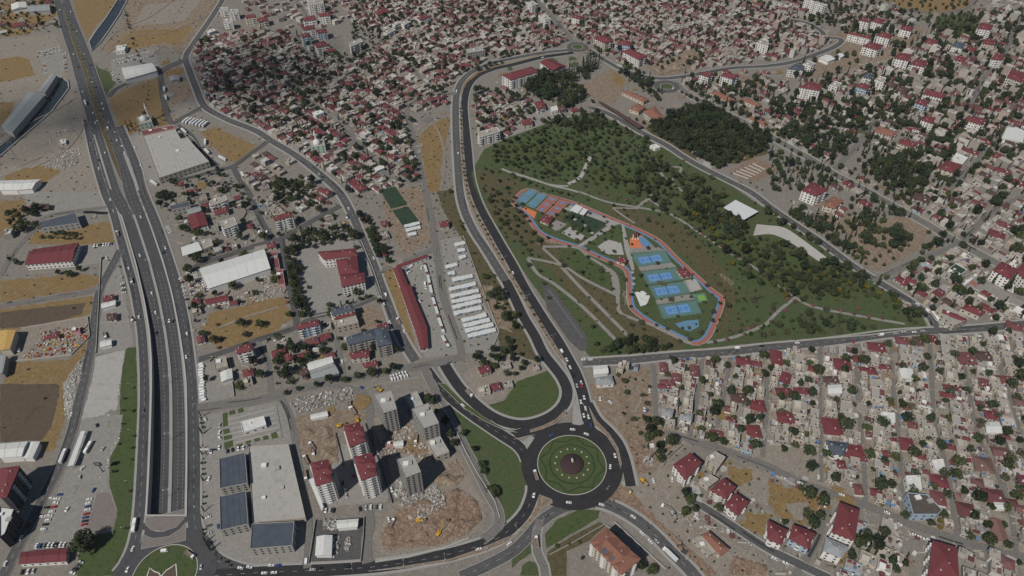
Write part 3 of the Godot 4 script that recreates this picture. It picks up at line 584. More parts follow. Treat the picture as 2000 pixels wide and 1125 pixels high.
	# traffic islands and medians, raised
	island("median", FP([899, 205, 902, 205, 905, 283, 911, 345, 921, 388, 936, 422, 956, 458, 978, 497, 1000, 536, 1024, 577, 1049, 617, 1073, 656, 1096, 692, 1108, 712, 1106, 714, 1088, 694, 1064, 656, 1040, 617, 1012, 572, 990, 535, 968, 499, 946, 461, 927, 424, 912, 390, 903, 345, 899, 283]), "dirt")
	island("median", FP([967, 128, 1000, 121, 1050, 108, 1100, 103, 1050, 110, 1000, 123, 967, 131, 935, 143, 912, 162, 902, 180, 901, 200, 899, 180, 908, 160, 930, 141]), "dry_grass")
	island("splitter_island", FP([1120, 790, 1126, 778, 1128, 800, 1140, 828, 1133, 831, 1118, 829]), "pavement")
	island("splitter_island", FP([1035, 840, 1060, 832, 1085, 820, 1105, 800, 1105, 812, 1085, 828, 1060, 838, 1036, 845]), "dirt")
	island("splitter_island", FP([1022, 863, 1034, 853, 1044, 855, 1040, 862, 1029, 878]), "pavement")
	island("splitter_island", FP([1150, 795, 1165, 822, 1190, 848, 1207, 875, 1214, 905, 1212, 915, 1203, 880, 1185, 852, 1162, 832]), "dirt")
	island("splitter_island", FP([1053, 966, 1078, 976, 1079, 983, 1062, 990, 1046, 1012, 1020, 1036, 1015, 1034, 1035, 1012, 1048, 985]), "dirt")
	island("median", FP([1015, 1040, 985, 1062, 940, 1080, 880, 1098, 790, 1110, 720, 1116, 790, 1106, 880, 1092, 935, 1073, 980, 1054]), "dirt")
	island("median", FP([855, 748, 870, 750, 905, 785, 945, 815, 985, 838, 1010, 845, 985, 841, 945, 822, 905, 797, 870, 762]), "lawn")
	island("paved_plaza", FP([284, 1012, 362, 995, 361, 1012, 345, 1030, 318, 1039, 296, 1036, 284, 1025]), "pavers")
	island("paved_plaza", FP([279, 1045, 300, 1052, 330, 1048, 352, 1034, 364, 1020, 363, 1056, 325, 1064, 276, 1073]), "pavers")
	island("gravel_median", TP(0, 0, [358, 0, 363, 0, 402, 110, 450, 240, 500, 370, 545, 520, 600, 680, 645, 820, 690, 950, 722, 1080, 716, 1080, 660, 950, 612, 820, 562, 680, 520, 540, 480, 400, 430, 260, 385, 110]), "dry_park")
	island("paved_strip", TP(0, 0, [548, 790, 556, 790, 600, 930, 655, 1110, 645, 1110, 588, 930]), "pavement")
	island("paved_strip", TP(0, 0, [722, 900, 735, 900, 790, 1030, 818, 1115, 806, 1115, 770, 1030]), "pavement")

func island(called: String, poly: PackedVector2Array, m: String):
	var g := Bag.new(); var y := 0.55; var cw := Geometry2D.is_polygon_clockwise(poly); var n := poly.size()
	if Geometry2D.triangulate_polygon(poly).is_empty():
		print("no triangles: ", called, poly[0]); return
	var o := inst(called, flat_mesh(poly, y - 0.05), M[m], self); structure(o); mark(poly, 2)
	for k in n:
		var a := poly[k]; var b := poly[(k + 1) % n]
		if not cw: var t := a; a = b; b = t
		var d := (b - a).normalized(); var s := Vector2(-d.y, d.x) * 0.22
		g.quad(Vector3(a.x, 0, a.y), Vector3(b.x, 0, b.y), Vector3(b.x, y, b.y), Vector3(a.x, y, a.y))
		g.quad_to(Vector3(a.x, y, a.y), Vector3(b.x, y, b.y), Vector3(b.x - s.x, y, b.y - s.y), Vector3(a.x - s.x, y, a.y - s.y), Vector3.UP)
	inst("kerb", g.mesh(), M.kerb, o)

func roundabout(called: String, c: Vector2, r0: float, r1: float, m: String):
	var ring := disc(c.x, c.y, (r0 + r1) * 0.5, 64); ring.append(ring[0])
	road_level += 0.002
	var o := inst(called, ribbon(ring, -(r1 - r0) * 0.5, (r1 - r0) * 0.5, road_level + 0.12).mesh(), M[m], self); structure(o)
	mark(disc(c.x, c.y, r1 + 1.0), 1, 250)
	road_lines.append([ring, (r1 - r0) * 0.5, "ring of the roundabout with the monument" if r0 > 25 else "flower roundabout" if r0 > 20 else "small far roundabout", o, 0.0, 0, 250, road_level, 0.0])
	mark(disc(c.x, c.y, r0), 2)
	inst("centre_lawn", flat_mesh(disc(c.x, c.y, r0 - 0.3), 0.5), M.lawn, o)
	var edge := disc(c.x, c.y, r0, 64); edge.append(edge[0])
	inst("kerb", wall_ribbon(edge, -0.3, 0.3, 0.0, 0.56).mesh(), M.kerb, o)

func build_cutting():
	var rows := cut_rows(); var road_g := Bag.new(); var lw := Bag.new(); var rw := Bag.new(); var lines := PackedVector2Array()
	var left_in := PackedVector2Array(); var right_in := PackedVector2Array(); var block := PackedVector2Array(); var back := PackedVector2Array()
	var med := Bag.new(); var mark_g := Bag.new(); var hand := Bag.new()
	for i in rows.size() - 1:
		var a: Array = rows[i]; var b: Array = rows[i + 1]
		var k := road_g.v.size()
		for p in [[a[1], a], [a[2], a], [b[2], b], [b[1], b]]:
			road_g.v.append(Vector3(p[0], -p[1][3] + 0.32 * (1.0 - minf(1.0, p[1][3])), p[1][0])); road_g.n.append(Vector3.UP); road_g.u.append(Vector2(p[0], p[1][0]) / 64.0); road_g.u2.append(Vector2(p[0], p[1][0]) / 11.0)
		road_g.ix.append_array([k, k + 1, k + 2, k, k + 2, k + 3])
		for s in [0, 1]:
			var g: Bag = lw if s == 0 else rw; var xa: float = a[1 + s]; var xb: float = b[1 + s]; var t := -1.4 if s == 0 else 1.4
			var top := 0.85
			g.quad_to(Vector3(xa, -a[3] - 0.1, a[0]), Vector3(xb, -b[3] - 0.1, b[0]), Vector3(xb, top, b[0]), Vector3(xa, top, a[0]), Vector3(-t, 0, 0))
			g.quad_to(Vector3(xa + t, 0, a[0]), Vector3(xb + t, 0, b[0]), Vector3(xb + t, top, b[0]), Vector3(xa + t, top, a[0]), Vector3(t, 0, 0))
			g.quad_to(Vector3(xa, top, a[0]), Vector3(xb, top, b[0]), Vector3(xb + t, top, b[0]), Vector3(xa + t, top, a[0]), Vector3.UP)
		var ma: float = (a[1] + a[2]) * 0.5; var mb: float = (b[1] + b[2]) * 0.5
		for e in [[-1.4, 1.4]]:
			med.quad_to(Vector3(ma + e[1], -a[3] + 0.6, a[0]), Vector3(ma + e[0], -a[3] + 0.6, a[0]), Vector3(mb + e[0], -b[3] + 0.6, b[0]), Vector3(mb + e[1], -b[3] + 0.6, b[0]), Vector3.UP)
			for w in 2: med.quad_to(Vector3(mb + e[w], -b[3], b[0]), Vector3(ma + e[w], -a[3], a[0]), Vector3(ma + e[w], -a[3] + 0.6, a[0]), Vector3(mb + e[w], -b[3] + 0.6, b[0]), Vector3(e[w], 0, 0))
		for f in [0.16, 0.30, 0.70, 0.84]:
			var xa2: float = lerpf(a[1], a[2], f); var xb2: float = lerpf(b[1], b[2], f)
			for h in 2:
				var t0 := h * 0.5; var t1 := h * 0.5 + 0.24; var pa := Vector3(lerpf(xa2, xb2, t0), lerpf(-a[3], -b[3], t0) + 0.02, lerpf(a[0], b[0], t0)); var pb := Vector3(lerpf(xa2, xb2, t1), lerpf(-a[3], -b[3], t1) + 0.02, lerpf(a[0], b[0], t1))
				mark_g.quad_to(pa + Vector3(.09, 0, 0), pa - Vector3(.09, 0, 0), pb - Vector3(.09, 0, 0), pb + Vector3(.09, 0, 0), Vector3.UP)
		lines.append(Vector2(lerpf(a[1], a[2], 0.25), a[0])); left_in.append(Vector2(a[1] - 1.5, a[0])); right_in.append(Vector2(a[2] + 1.5, a[0]))
	var o := inst("sunken_highway", road_g.mesh(), M.highway_asphalt, self); structure(o)
	inst("retaining_wall", lw.mesh(), M.kerb, o); inst("retaining_wall", rw.mesh(), M.kerb, o); inst("median", med.mesh(), M.pavement, o); inst("lane_marking", mark_g.mesh(), M.white_paint, o).set_meta("kind", "stuff")
	var e: Array = rows[-1]
	var portal := Bag.new(); portal.box(I, Vector3(e[1] - 1.4, -7.1, e[0]), Vector3(e[2] + 1.4, 0.85, e[0] + 1.0)); inst("portal_wall", portal.mesh(), M.kerb, o)
	right_in.reverse(); left_in.append_array(right_in); mark(left_in, 1, 251)
	road_lines.append([lines, 8.0, "sunken highway between its walls", o, 0, 0, 251, -5.0, 0])

# ---------------------------------------------------------------- landmark buildings: roof outlines traced at roof height
var window_box := BoxMesh.new()
var sill_box := BoxMesh.new()
const STYLE := {
	"apt_red": ["white_wall", "hip", "red_roof", "win", "apartment block"], "apt_flat": ["white_wall", "flat", "flat_roof", "win", "apartment block"], "apt_slate": ["white_wall", "hip", "slate_roof", "win", "apartment block"],
	"apt_cream": ["cream_wall", "hip", "red_roof", "win", "apartment block"], "apt_blue": ["blue_wall", "hip", "red_roof", "win", "apartment block"], "apt_grey": ["bare_concrete", "hip", "slate_roof", "win", "apartment block"], "apt_tile": ["cream_wall", "hip", "tile_roof", "win", "apartment block"],
	"shed_white": ["white_wall", "gable", "metal_roof", "", "warehouse"], "shed_grey": ["grey_wall", "gable", "grey_metal_roof", "", "warehouse"], "shed_red": ["white_wall", "gable", "red_roof", "few", "warehouse"], "shed_ochre": ["cream_wall", "gable", "ochre_roof", "", "warehouse"],
	"hall_slate": ["grey_wall", "flat", "slate_roof", "few", "showroom"], "hall_beige": ["beige_wall", "flat", "pale_concrete", "few", "factory"], "flat": ["beige_wall", "flat", "flat_roof", "few", "building"], "flat_white": ["white_wall", "flat", "metal_roof", "few", "building"], "flat_red": ["pink_wall", "flat", "faded_red_roof", "", "shed"],
	"ruin": ["bare_concrete", "flat", "bare_concrete", "hole", "tower"], "ruin_dark": ["bare_concrete", "flat", "grey_wall", "hole", "tower"], "house_red": ["cream_wall", "hip", "red_roof", "few", "house"], "house_tile": ["cream_wall", "hip", "tile_roof", "few", "house"], "house_brown": ["cream_wall", "hip", "brown_roof", "few", "house"], "house_grey": ["white_wall", "hip", "grey_metal_roof", "few", "house"],
	"canopy": ["", "slab", "metal_roof", "", "canopy"], "canopy_dark": ["", "slab", "brown_roof", "", "canopy"], "canopy_white": ["", "slab", "container_white", "", "canopy"], "apt_dark": ["dark_wall", "hip", "red_roof", "win", "apartment block"], "mall": ["dark_wall", "flat", "metal_roof", "few", "shopping block"], "hall_brown": ["blue_wall", "flat", "brown_grey_roof", "few", "hall"], "school": ["white_wall", "hip", "red_roof", "win", "school"]}

func building(called: String, label: String, style: String, poly: PackedVector2Array, hi: float, group := "") -> Node3D:
	var st: Array = STYLE[style]; var mid := Vector2.ZERO
	for p in poly: mid += p / poly.size()
	var o := thing(called, Vector3(mid.x, 0, mid.y), label, st[4], group)
	var q := PackedVector2Array()
	for p in poly: q.append(p - mid)
	if Geometry2D.is_polygon_clockwise(q): q.reverse()       # now counter-clockwise in (x, z): seen from above it turns clockwise
	mark(Geometry2D.offset_polygon(poly, 1.5)[0], 3)
	var n := q.size(); var g := Bag.new(); var flat: bool = st[1] == "flat"
	if st[0]:
		for i in n:
			var a := q[i]; var b := q[(i + 1) % n]; var out := Vector3((b - a).y, 0, -(b - a).x)
			g.quad_to(up3(a, -0.3), up3(b, -0.3), up3(b, hi), up3(a, hi), out)
		if not flat: pass
		inst("wall", g.mesh(), M[st[0]], o)
	if st[1] == "flat" or n != 4 and st[1] != "slab":
		inst("roof", flat_mesh(q, hi - 0.02), M[st[2]], o)
		var ring := Geometry2D.offset_polygon(q, 0.12)[0]; var pb := Bag.new(); var m := ring.size()
		for i in m:
			var a := ring[i]; var b := ring[(i + 1) % m]; var d := (b - a).normalized(); var s := Vector2(-d.y, d.x) * 0.34
			if Geometry2D.is_polygon_clockwise(ring): s = -s
			var out3 := up3(-s, 0)
			pb.quad_to(up3(a, hi - 0.3), up3(b, hi - 0.3), up3(b, hi + 0.7), up3(a, hi + 0.7), out3); pb.quad_to(up3(a + s, hi - 0.3), up3(b + s, hi - 0.3), up3(b + s, hi + 0.7), up3(a + s, hi + 0.7), -out3); pb.quad_to(up3(a, hi + 0.7), up3(b, hi + 0.7), up3(b + s, hi + 0.7), up3(a + s, hi + 0.7), Vector3.UP)
		inst("parapet", pb.mesh(), M[st[0]], o)
		if hi > 7.5 and style.begins_with("hall"):      # raised sheet seams across a wide roof
			var seam := Bag.new(); var le := 0
			for i in n:
				if q[i].distance_to(q[(i + 1) % n]) > q[le].distance_to(q[(le + 1) % n]): le = i
			var dv := (q[(le + 1) % n] - q[le]).normalized(); var nv := dv.orthogonal()
			for k in range(-16, 17):
				for ln in Geometry2D.intersect_polyline_with_polygon(PackedVector2Array([dv * -90.0 + nv * k * 4.5, dv * 90.0 + nv * k * 4.5]), q): seam.tube(up3(ln[0], hi + 0.02), up3(ln[-1], hi + 0.02), 0.13, 0.13, 4)
			if seam.v.size(): inst("roof_seams", seam.mesh(), M[st[2]], o)
		var big := absf(q[0].x - q[2 % n].x) + absf(q[0].y - q[2 % n].y)
		for k in (0 if style == "hall_slate" else clampi(int(big / 14.0), 1, 4)):   # stair hut and air units on the roof
			var t := yaw(rng.randf() * 0.4, up3(q[k % n].lerp(q[(k + 2) % n], 0.25 + 0.2 * rng.randf()), hi - 0.05)); var hb := Bag.new(); var w := 1.0 + rng.randf() * 1.2
			hb.box(t, Vector3(-w, 0, -w), Vector3(w, 0.9 + rng.randf() * 1.3, w * 0.7)); inst("roof_hut", hb.mesh(), M[["white_wall", "grey_wall", "beige_wall"][k % 3]], o)
	elif st[1] == "slab":
		var sl := Bag.new()
		for y in [[hi, Vector3.UP], [hi - 0.4, Vector3.DOWN]]: sl.quad_to(up3(q[0], y[0]), up3(q[1], y[0]), up3(q[2], y[0]), up3(q[3], y[0]), y[1])
		for i in n: sl.quad_to(up3(q[i], hi - 0.4), up3(q[(i + 1) % n], hi - 0.4), up3(q[(i + 1) % n], hi), up3(q[i], hi), up3(Vector2((q[(i + 1) % n] - q[i]).y, -(q[(i + 1) % n] - q[i]).x), 0))
		inst("roof", sl.mesh(), M[st[2]], o)
		for i in n:
			for f in [0.04, 0.5]:
				var p := q[i].lerp(q[(i + 1) % n], f) * 0.96; var pg := Bag.new(); pg.tube(up3(p, 0), up3(p, hi - 0.3), 0.18, 0.18, 6); inst("post", pg.mesh(), M.pole_metal, o)
	else:
		var r := Bag.new(); var e := PackedVector2Array()
		for c in q: e.append(c * (1.0 + 0.8 / c.length()))
		if true:
			if e[0].distance_to(e[1]) < e[1].distance_to(e[2]): e = PackedVector2Array([e[1], e[2], e[3], e[0]])
			var sh := e[1].distance_to(e[2]); var lo := e[0].distance_to(e[1]); var rise := minf(sh * (0.17 if st[1] == "hip" else 0.10), 3.2)
			var m0 := (e[0] + e[3]) * 0.5; var m1 := (e[1] + e[2]) * 0.5; var f := clampf(sh * 0.5 / lo, 0, 0.47) if st[1] == "hip" else 0.0
			var g0 := up3(m0.lerp(m1, f), hi + rise); var g1 := up3(m1.lerp(m0, f), hi + rise)
			r.quad_to(up3(e[0], hi), up3(e[1], hi), g1, g0, Vector3.UP); r.quad_to(up3(e[2], hi), up3(e[3], hi), g0, g1, Vector3.UP)
			for w in [[e[1], e[2], g1], [e[3], e[0], g0]]:
				if (up3(w[1], hi) - up3(w[0], hi)).cross(w[2] - up3(w[0], hi)).dot(w[2] + Vector3(0, 30, 0) - Vector3(0, hi, 0) if st[1] == "hip" else (w[2] - Vector3(0, hi, 0))) < 0: r.tri(up3(w[1], hi), up3(w[0], hi), w[2])
				else: r.tri(up3(w[0], hi), up3(w[1], hi), w[2])
			for i in 4: r.quad_to(up3(e[i], hi - 0.35), up3(e[(i + 1) % 4], hi - 0.35), up3(e[(i + 1) % 4], hi), up3(e[i], hi), up3(e[i] + e[(i + 1) % 4], 0))
			r.quad_to(up3(e[0], hi - 0.35), up3(e[1], hi - 0.35), up3(e[2], hi - 0.35), up3(e[3], hi - 0.35), Vector3.DOWN)
			var roof := inst("roof", r.mesh(), M[st[2]], o)
			if st[1] == "hip":      # chimneys and a solar heater on the slopes
				for k in 3:
					var c := Bag.new(); var at := m0.lerp(m1, 0.25 + 0.25 * k).lerp(e[k], 0.25); c.box(yaw(0, up3(at, hi + rise * 0.3)), Vector3(-.4, 0, -.4), Vector3(.4, 1.6, .4)); inst("chimney", c.mesh(), M.cream_wall, roof)
			else:
				for k in clampi(int(lo / 9.0), 1, 7):   # raised ribs across a metal roof
					var t := (k + 0.5) / clampi(int(lo / 9.0), 1, 7); var rb := Bag.new()
					for sd in [[e[0], e[1]], [e[3], e[2]]]: 
						var a3 := up3(sd[0].lerp(sd[1], t), hi + 0.05); var b3 := up3(m0.lerp(m1, t), hi + rise + 0.05); rb.tube(a3, b3, 0.14, 0.14, 4)
					inst("roof_rib", rb.mesh(), M[st[2]], roof)
	if st[3]: windows(o, q, hi, st[3], style)
	return o

func windows(o: Node3D, q: PackedVector2Array, hi: float, kind: String, style: String):
	var n := q.size(); var made := 0; var fh := 3.1; var floors := maxi(1, int(hi / fh))
	for i in n:
		var a := q[i]; var b := q[(i + 1) % n]; var l := a.distance_to(b)
		if l < 4.0: continue
		var d := (b - a) / l; var out := Vector2(d.y, -d.x); var eye := Vector2(-o.position.x, -o.position.z).normalized()
		if out.dot(eye) < -0.25: continue
		var gap := 3.6 if kind != "few" else 5.0
		if l > 40.0: gap = l / 11.0
		var k := maxi(1, int(l / gap))
		for f in floors:
			for w in k:
				if made > 130: return
				var p := a + d * (l * (w + 0.5) / k); var y := hi - (f + 0.5) * (hi / floors)
				var balcony := kind == "win" and l > 8.0 and (w % 3 == 1) and style != "school"
				var x := inst("window", window_box, M.window_glass, o); made += 1
				x.position = up3(p + out * 0.02, y); x.rotation.y = -d.angle()
				x.scale = Vector3(1.55 if balcony else 1.0, 1.2 if kind == "hole" else 1.05, 1)
				if balcony:
					var s := inst("balcony", sill_box, M.white_wall if style != "apt_grey" else M.bare_concrete, o); s.position = up3(p + out * 0.65, y - 0.9); s.rotation.y = -d.angle()

func T4(c: int, r: int, a: Array, h: float) -> PackedVector2Array: return TP(c, r, a, h)
func build_landmarks():
	window_box.size = Vector3(1.7, 1.5, 0.14); sill_box.size = Vector3(3.0, 1.0, 1.3)
	var L := [
	# [tile column, row, roof corners in the tile, height, style, name, label]
	[0, 0, [838, 800, 1025, 757, 1058, 815, 1095, 808, 1225, 948, 930, 1045, 862, 860], 9, "hall_beige", "factory_hall", "huge flat beige-grey factory hall beside the highway bend"],
	[0, 0, [830, 768, 1015, 735, 1028, 754, 838, 797], 8, "flat_red", "factory_annex", "maroon-brown annex along the rear of the beige factory hall"],
	[0, 0, [8, 738, 72, 775, 258, 560, 165, 543], 9, "shed_grey", "long_shed", "very long grey metal shed on the river bank"],
	[0, 0, [222, 535, 262, 545, 330, 442, 298, 437], 9, "shed_grey", "long_shed", "narrow greenish metal shed continuing the long river shed"],
	[0, 0, [713, 398, 885, 370, 918, 413, 735, 465], 8, "shed_white", "sales_hall", "cream roofed sales hall with parked cars on two sides"],
	[0, 0, [680, 270, 742, 263, 728, 294, 678, 300], 6, "flat_white", "white_shop", "small white shop with red base near the canal"],
	[0, 0, [0, 1060, 118, 1056, 98, 1112, 0, 1112], 7, "shed_white", "white_shed", "white gabled shed at the end of the dry field"],
	[0, 0, [121, 1056, 234, 1052, 186, 1104, 102, 1112], 7, "shed_white", "white_shed", "white gabled shed with hipped end beside its twin"],
	[0, 0, [65, 25, 150, 12, 156, 42, 70, 58], 8, "shed_white", "white_warehouse", "white ribbed warehouse beside the highway's far end"],
	[0, 0, [162, 32, 290, 24, 292, 60, 168, 68], 7, "shed_grey", "grey_warehouse", "dark grey warehouse next to the white ribbed one"],
	[0, 0, [65, 135, 155, 128, 150, 148, 72, 160], 5, "house_red", "roadside_house", "low red roofed house by the highway service yard"],
	[0, 0, [352, 822, 386, 816, 386, 838, 352, 846], 3, "flat_white", "site_cabin", "lone white cabin in the middle of the gravel yard"],
	[0, 0, [990, 450, 1045, 440, 1050, 465, 1000, 473], 5, "shed_grey", "blue_grey_shed", "pale blue-grey shed at the street bend"],
	[0, 0, [1285, 47, 1333, 42, 1337, 56, 1290, 62], 12, "apt_flat", "apartment_block", "white flat block beside the uphill street, first of three"],
	[0, 0, [1343, 60, 1393, 55, 1397, 72, 1348, 78], 13, "apt_flat", "apartment_block", "white flat block beside the uphill street, next to a brown one"],
	[0, 0, [1308, 115, 1355, 112, 1362, 128, 1314, 132], 14, "apt_flat", "apartment_block", "tall thin white block alone on dry grass by the uphill street"],
	[0, 0, [1435, 88, 1490, 82, 1500, 98, 1440, 104], 14, "apt_cream", "apartment_block", "cream and brown block with red roof by the uphill street"],
	[0, 0, [1212, 182, 1250, 170, 1265, 180, 1225, 195], 5, "flat_white", "white_house", "small white house at the edge of the uphill street"],
	[0, 1, [228, 178, 442, 122, 466, 182, 244, 214], 8, "hall_slate", "slate_hall", "dark slate hall with slanted roof edge beside the highway"],
	[0, 1, [115, 85, 200, 80, 176, 110, 120, 115], 5, "house_tile", "station_shop", "orange-red roofed petrol station shop"],
	[0, 1, [195, 66, 290, 68, 284, 97, 186, 98], 5, "canopy_dark", "fuel_canopy", "brown flat petrol station canopy on posts"],
	[0, 1, [150, 425, 195, 336, 460, 298, 420, 404], 8, "shed_red", "red_hall", "wide maroon roofed hall with white front beside the dry field"],
	[0, 1, [0, 815, 90, 812, 56, 918, 0, 924], 9, "shed_ochre", "ochre_hall", "ochre roofed hall beside the scrap yard"],
	[0, 1, [0, 960, 36, 955, 15, 1056, 0, 1060], 8, "shed_grey", "grey_hall", "grey hall behind the ochre roofed one"],
	[0, 1, [608, 610, 665, 600, 665, 630, 605, 640], 4, "house_red", "kiosk_house", "small red roofed house on the frontage car park"],
	[0, 1, [595, 655, 675, 634, 672, 660, 600, 680], 4, "shed_white", "white_workshop", "white roofed workshop on the frontage car park"],
	[0, 1, [625, 715, 680, 710, 680, 745, 630, 750], 4, "house_brown", "brown_workshop", "brown roofed workshop on the frontage car park"],
	[0, 1, [590, 875, 650, 866, 650, 894, 590, 908], 4, "shed_white", "white_garage", "white gabled garage beside the bare pale lot"],
	[0, 1, [262, 842, 340, 825, 345, 850, 268, 862], 4, "house_red", "yard_office", "red roofed office inside the scrap yard"],
	[0, 1, [420, 800, 465, 795, 468, 820, 425, 828], 4, "flat_red", "yard_shed", "small brown shed inside the scrap yard"],
	[0, 1, [1000, 82, 1110, 55, 1116, 84, 1005, 106], 9, "hall_slate", "slate_workshop", "slate roofed workshop with grey lean-to near the white apartments"],
	[0, 1, [1095, 95, 1160, 86, 1182, 108, 1105, 130], 6, "shed_grey", "grey_lean_to", "pale grey lean-to joined to the slate workshop"],
	[0, 1, [1100, 140, 1192, 120, 1216, 190, 1126, 216], 7, "shed_red", "red_workshop", "maroon gabled workshop behind the slate one"],
	[0, 1, [1060, 325, 1158, 290, 1186, 338, 1070, 375], 6, "canopy", "forecourt_canopy", "white forecourt canopy with blue edge on posts"],
	[0, 1, [1166, 285, 1235, 270, 1250, 314, 1192, 338], 6, "flat", "forecourt_shop", "beige flat roofed shop behind the white forecourt canopy"],
	[0, 1, [1200, 630, 1330, 604, 1340, 634, 1215, 658], 4, "shed_red", "red_store", "long low maroon store below the white showroom"],
	[0, 1, [1225, 55, 1320, 22, 1330, 48, 1236, 82], 12, "apt_flat", "apartment_block", "white apartment block with red annex behind the slate workshop"],
	[0, 1, [1255, 105, 1330, 86, 1336, 114, 1262, 134], 6, "house_red", "annex_house", "red roofed annex below the white apartment block"],
	[0, 1, [1290, 175, 1370, 150, 1390, 190, 1310, 220], 13, "apt_flat", "apartment_block", "beige balconied block among trees below the red annex"],
	[0, 1, [1385, 910, 1470, 885, 1476, 924, 1390, 948], 14, "apt_red", "apartment_block", "white block with red roof beside the van park"],
	[0, 1, [1292, 1060, 1355, 1036, 1360, 1088, 1300, 1110], 6, "shed_white", "pale_shed", "pale green-white shed on the van park"],
	[0, 1, [1252, 980, 1320, 962, 1335, 1020, 1262, 1040], 6, "flat", "grey_house", "plain grey flat house at the van park corner"],
	[1, 1, [105, 145, 200, 115, 214, 140, 110, 168], 16, "apt_red", "apartment_block", "white balconied block with red roof alone above the school"],
	[1, 1, [470, 400, 590, 376, 600, 470, 490, 484], 13, "school", "school_wing", "middle wing of the red roofed school"],
	[1, 1, [494, 490, 632, 474, 636, 525, 506, 556], 13, "school", "school_wing", "front wing of the red roofed school with white windows"],
	[1, 1, [362, 350, 580, 330, 592, 372, 402, 396], 12, "school", "school_wing", "rear wing of the red roofed school"],
	[1, 1, [65, 305, 110, 290, 116, 318, 70, 328], 5, "house_red", "gate_house", "red and yellow gate house beside the white showroom"],
	[1, 1, [120, 460, 155, 453, 170, 540, 132, 546], 4, "flat_red", "red_canopy", "narrow faded red roof along the showroom's rear"],
	[1, 1, [68, 365, 122, 350, 140, 444, 108, 452], 4, "flat_red", "red_canopy", "broad faded red roof along the showroom's rear"],
	[1, 1, [236, 780, 355, 745, 370, 776, 245, 806], 13, "apt_blue", "apartment_block", "pale blue block with red roof below the school yard"],
	[1, 1, [440, 690, 560, 660, 574, 690, 450, 724], 12, "apt_slate", "apartment_block", "dark slate roofed block beside the dirt lot"],
	[1, 1, [456, 728, 570, 700, 582, 718, 464, 748], 9, "house_red", "red_terrace", "brown-red terrace in front of the dark slate roofed block"],
	[1, 1, [466, 758, 585, 727, 600, 765, 472, 795], 8, "flat", "grey_shell", "flat grey concrete shell beside the dirt lot"],
	[1, 1, [530, 852, 690, 800, 702, 855, 542, 895], 16, "apt_grey", "unfinished_block", "unfinished grey concrete block with slate roof, long wing"],
	[1, 1, [696, 800, 765, 790, 795, 885, 712, 906], 16, "apt_grey", "unfinished_block", "unfinished grey concrete block with slate roof, corner wing by the main street"],
	[1, 1, [546, 945, 660, 921, 662, 964, 562, 975], 7, "house_red", "red_house", "red roofed house in front of the unfinished grey block"],
	[1, 1, [626, 1005, 702, 986, 712, 1010, 640, 1030], 5, "house_red", "red_house", "smaller red roofed house in front of the unfinished grey block"],
	[1, 1, [300, 1003, 440, 965, 450, 998, 314, 1044], 8, "shed_white", "white_workshop", "white roofed workshop with blue-grey canopy"],
	[1, 1, [318, 1050, 452, 1004, 484, 1060, 330, 1095], 5, "shed_grey", "blue_canopy", "blue-grey canopy wrapped round the white workshop"],
	[1, 1, [803, 450, 846, 440, 888, 540, 846, 560], 5, "shed_red", "market_hall", "long red market roof, stretch at the upper bend"],
	[1, 1, [846, 566, 905, 545, 945, 655, 885, 680], 5, "shed_red", "market_hall", "long red market roof, stretch with a white patch"],
	[1, 1, [886, 682, 946, 658, 1000, 788, 928, 800], 5, "shed_red", "market_hall", "long red market roof, broad lower stretch"],
	[1, 1, [930, 803, 1000, 792, 1008, 905, 965, 920], 5, "shed_red", "market_hall", "long red market roof, end by the street corner"],
	[1, 1, [825, 428, 1000, 366, 1012, 380, 832, 446], 5, "shed_red", "market_hall", "red market roof crossing the yard's upper end"],
	[1, 1, [1075, 175, 1125, 163, 1130, 195, 1082, 205], 6, "house_red", "red_house", "lone red roofed house above the container yard"],
	[1, 1, [730, 175, 765, 165, 775, 190, 740, 200], 5, "house_red", "red_house", "red roofed house with blue tarpaulin below the pitches"],
	[0, 2, [1285, 438, 1435, 402, 1450, 582, 1290, 615], 10, "hall_slate", "showroom", "slate roofed showroom beside the car park garden"],
	[0, 2, [1288, 660, 1440, 626, 1455, 822, 1292, 860], 10, "hall_slate", "showroom", "slate roofed showroom between its two twins"],
	[0, 2, [1478, 820, 1725, 808, 1712, 948, 1466, 968], 10, "hall_slate", "showroom", "slate roofed showroom with blue shop signs by the lower avenue"],
	[0, 2, [1458, 370, 1690, 355, 1790, 785, 1482, 812], 6, "hall_beige", "roof_deck", "wide bare concrete roof deck behind the slate showrooms"],
	[0, 2, [0, 498, 114, 482, 40, 658, 0, 662], 22, "apt_dark", "red_tower", "tall dark glass block with red roof at the car park edge"],
	[0, 2, [0, 722, 84, 734, 30, 878, 0, 900], 16, "mall", "mall_block", "white roofed block with dark lettered front beside the red roofed tower"],
	[0, 2, [0, 352, 158, 339, 124, 420, 0, 430], 8, "shed_white", "white_hall", "pale hall beside the ploughed field"],
	[0, 2, [168, 345, 230, 342, 190, 430, 138, 430], 6, "shed_white", "white_shed", "small white shed beside the pale hall by the ploughed field"],
	[0, 2, [130, 985, 390, 962, 384, 1038, 116, 1054], 5, "shed_red", "red_shop", "low red hipped shop building on the car park"],
	[0, 2, [475, 275, 500, 275, 430, 476, 396, 480], 5, "canopy_white", "long_canopy", "long narrow white canopy on the car park"],
	[0, 2, [1410, 225, 1545, 190, 1560, 240, 1425, 285], 5, "flat_white", "garden_cafe", "white flat cafe in the terraced garden beside the showrooms"],
	[1, 2, [321, 466, 420, 443, 445, 565, 352, 594], 29, "apt_red", "apartment_tower", "red roofed tower with white awning along its side"],
	[1, 2, [573, 433, 678, 405, 705, 528, 618, 562], 29, "apt_red", "apartment_tower", "red roofed tower between its twin and the ruined towers"],
	[1, 2, [514, 246, 606, 228, 640, 330, 550, 368], 29, "apt_red", "apartment_tower", "red roofed tower beside the orange excavators"],
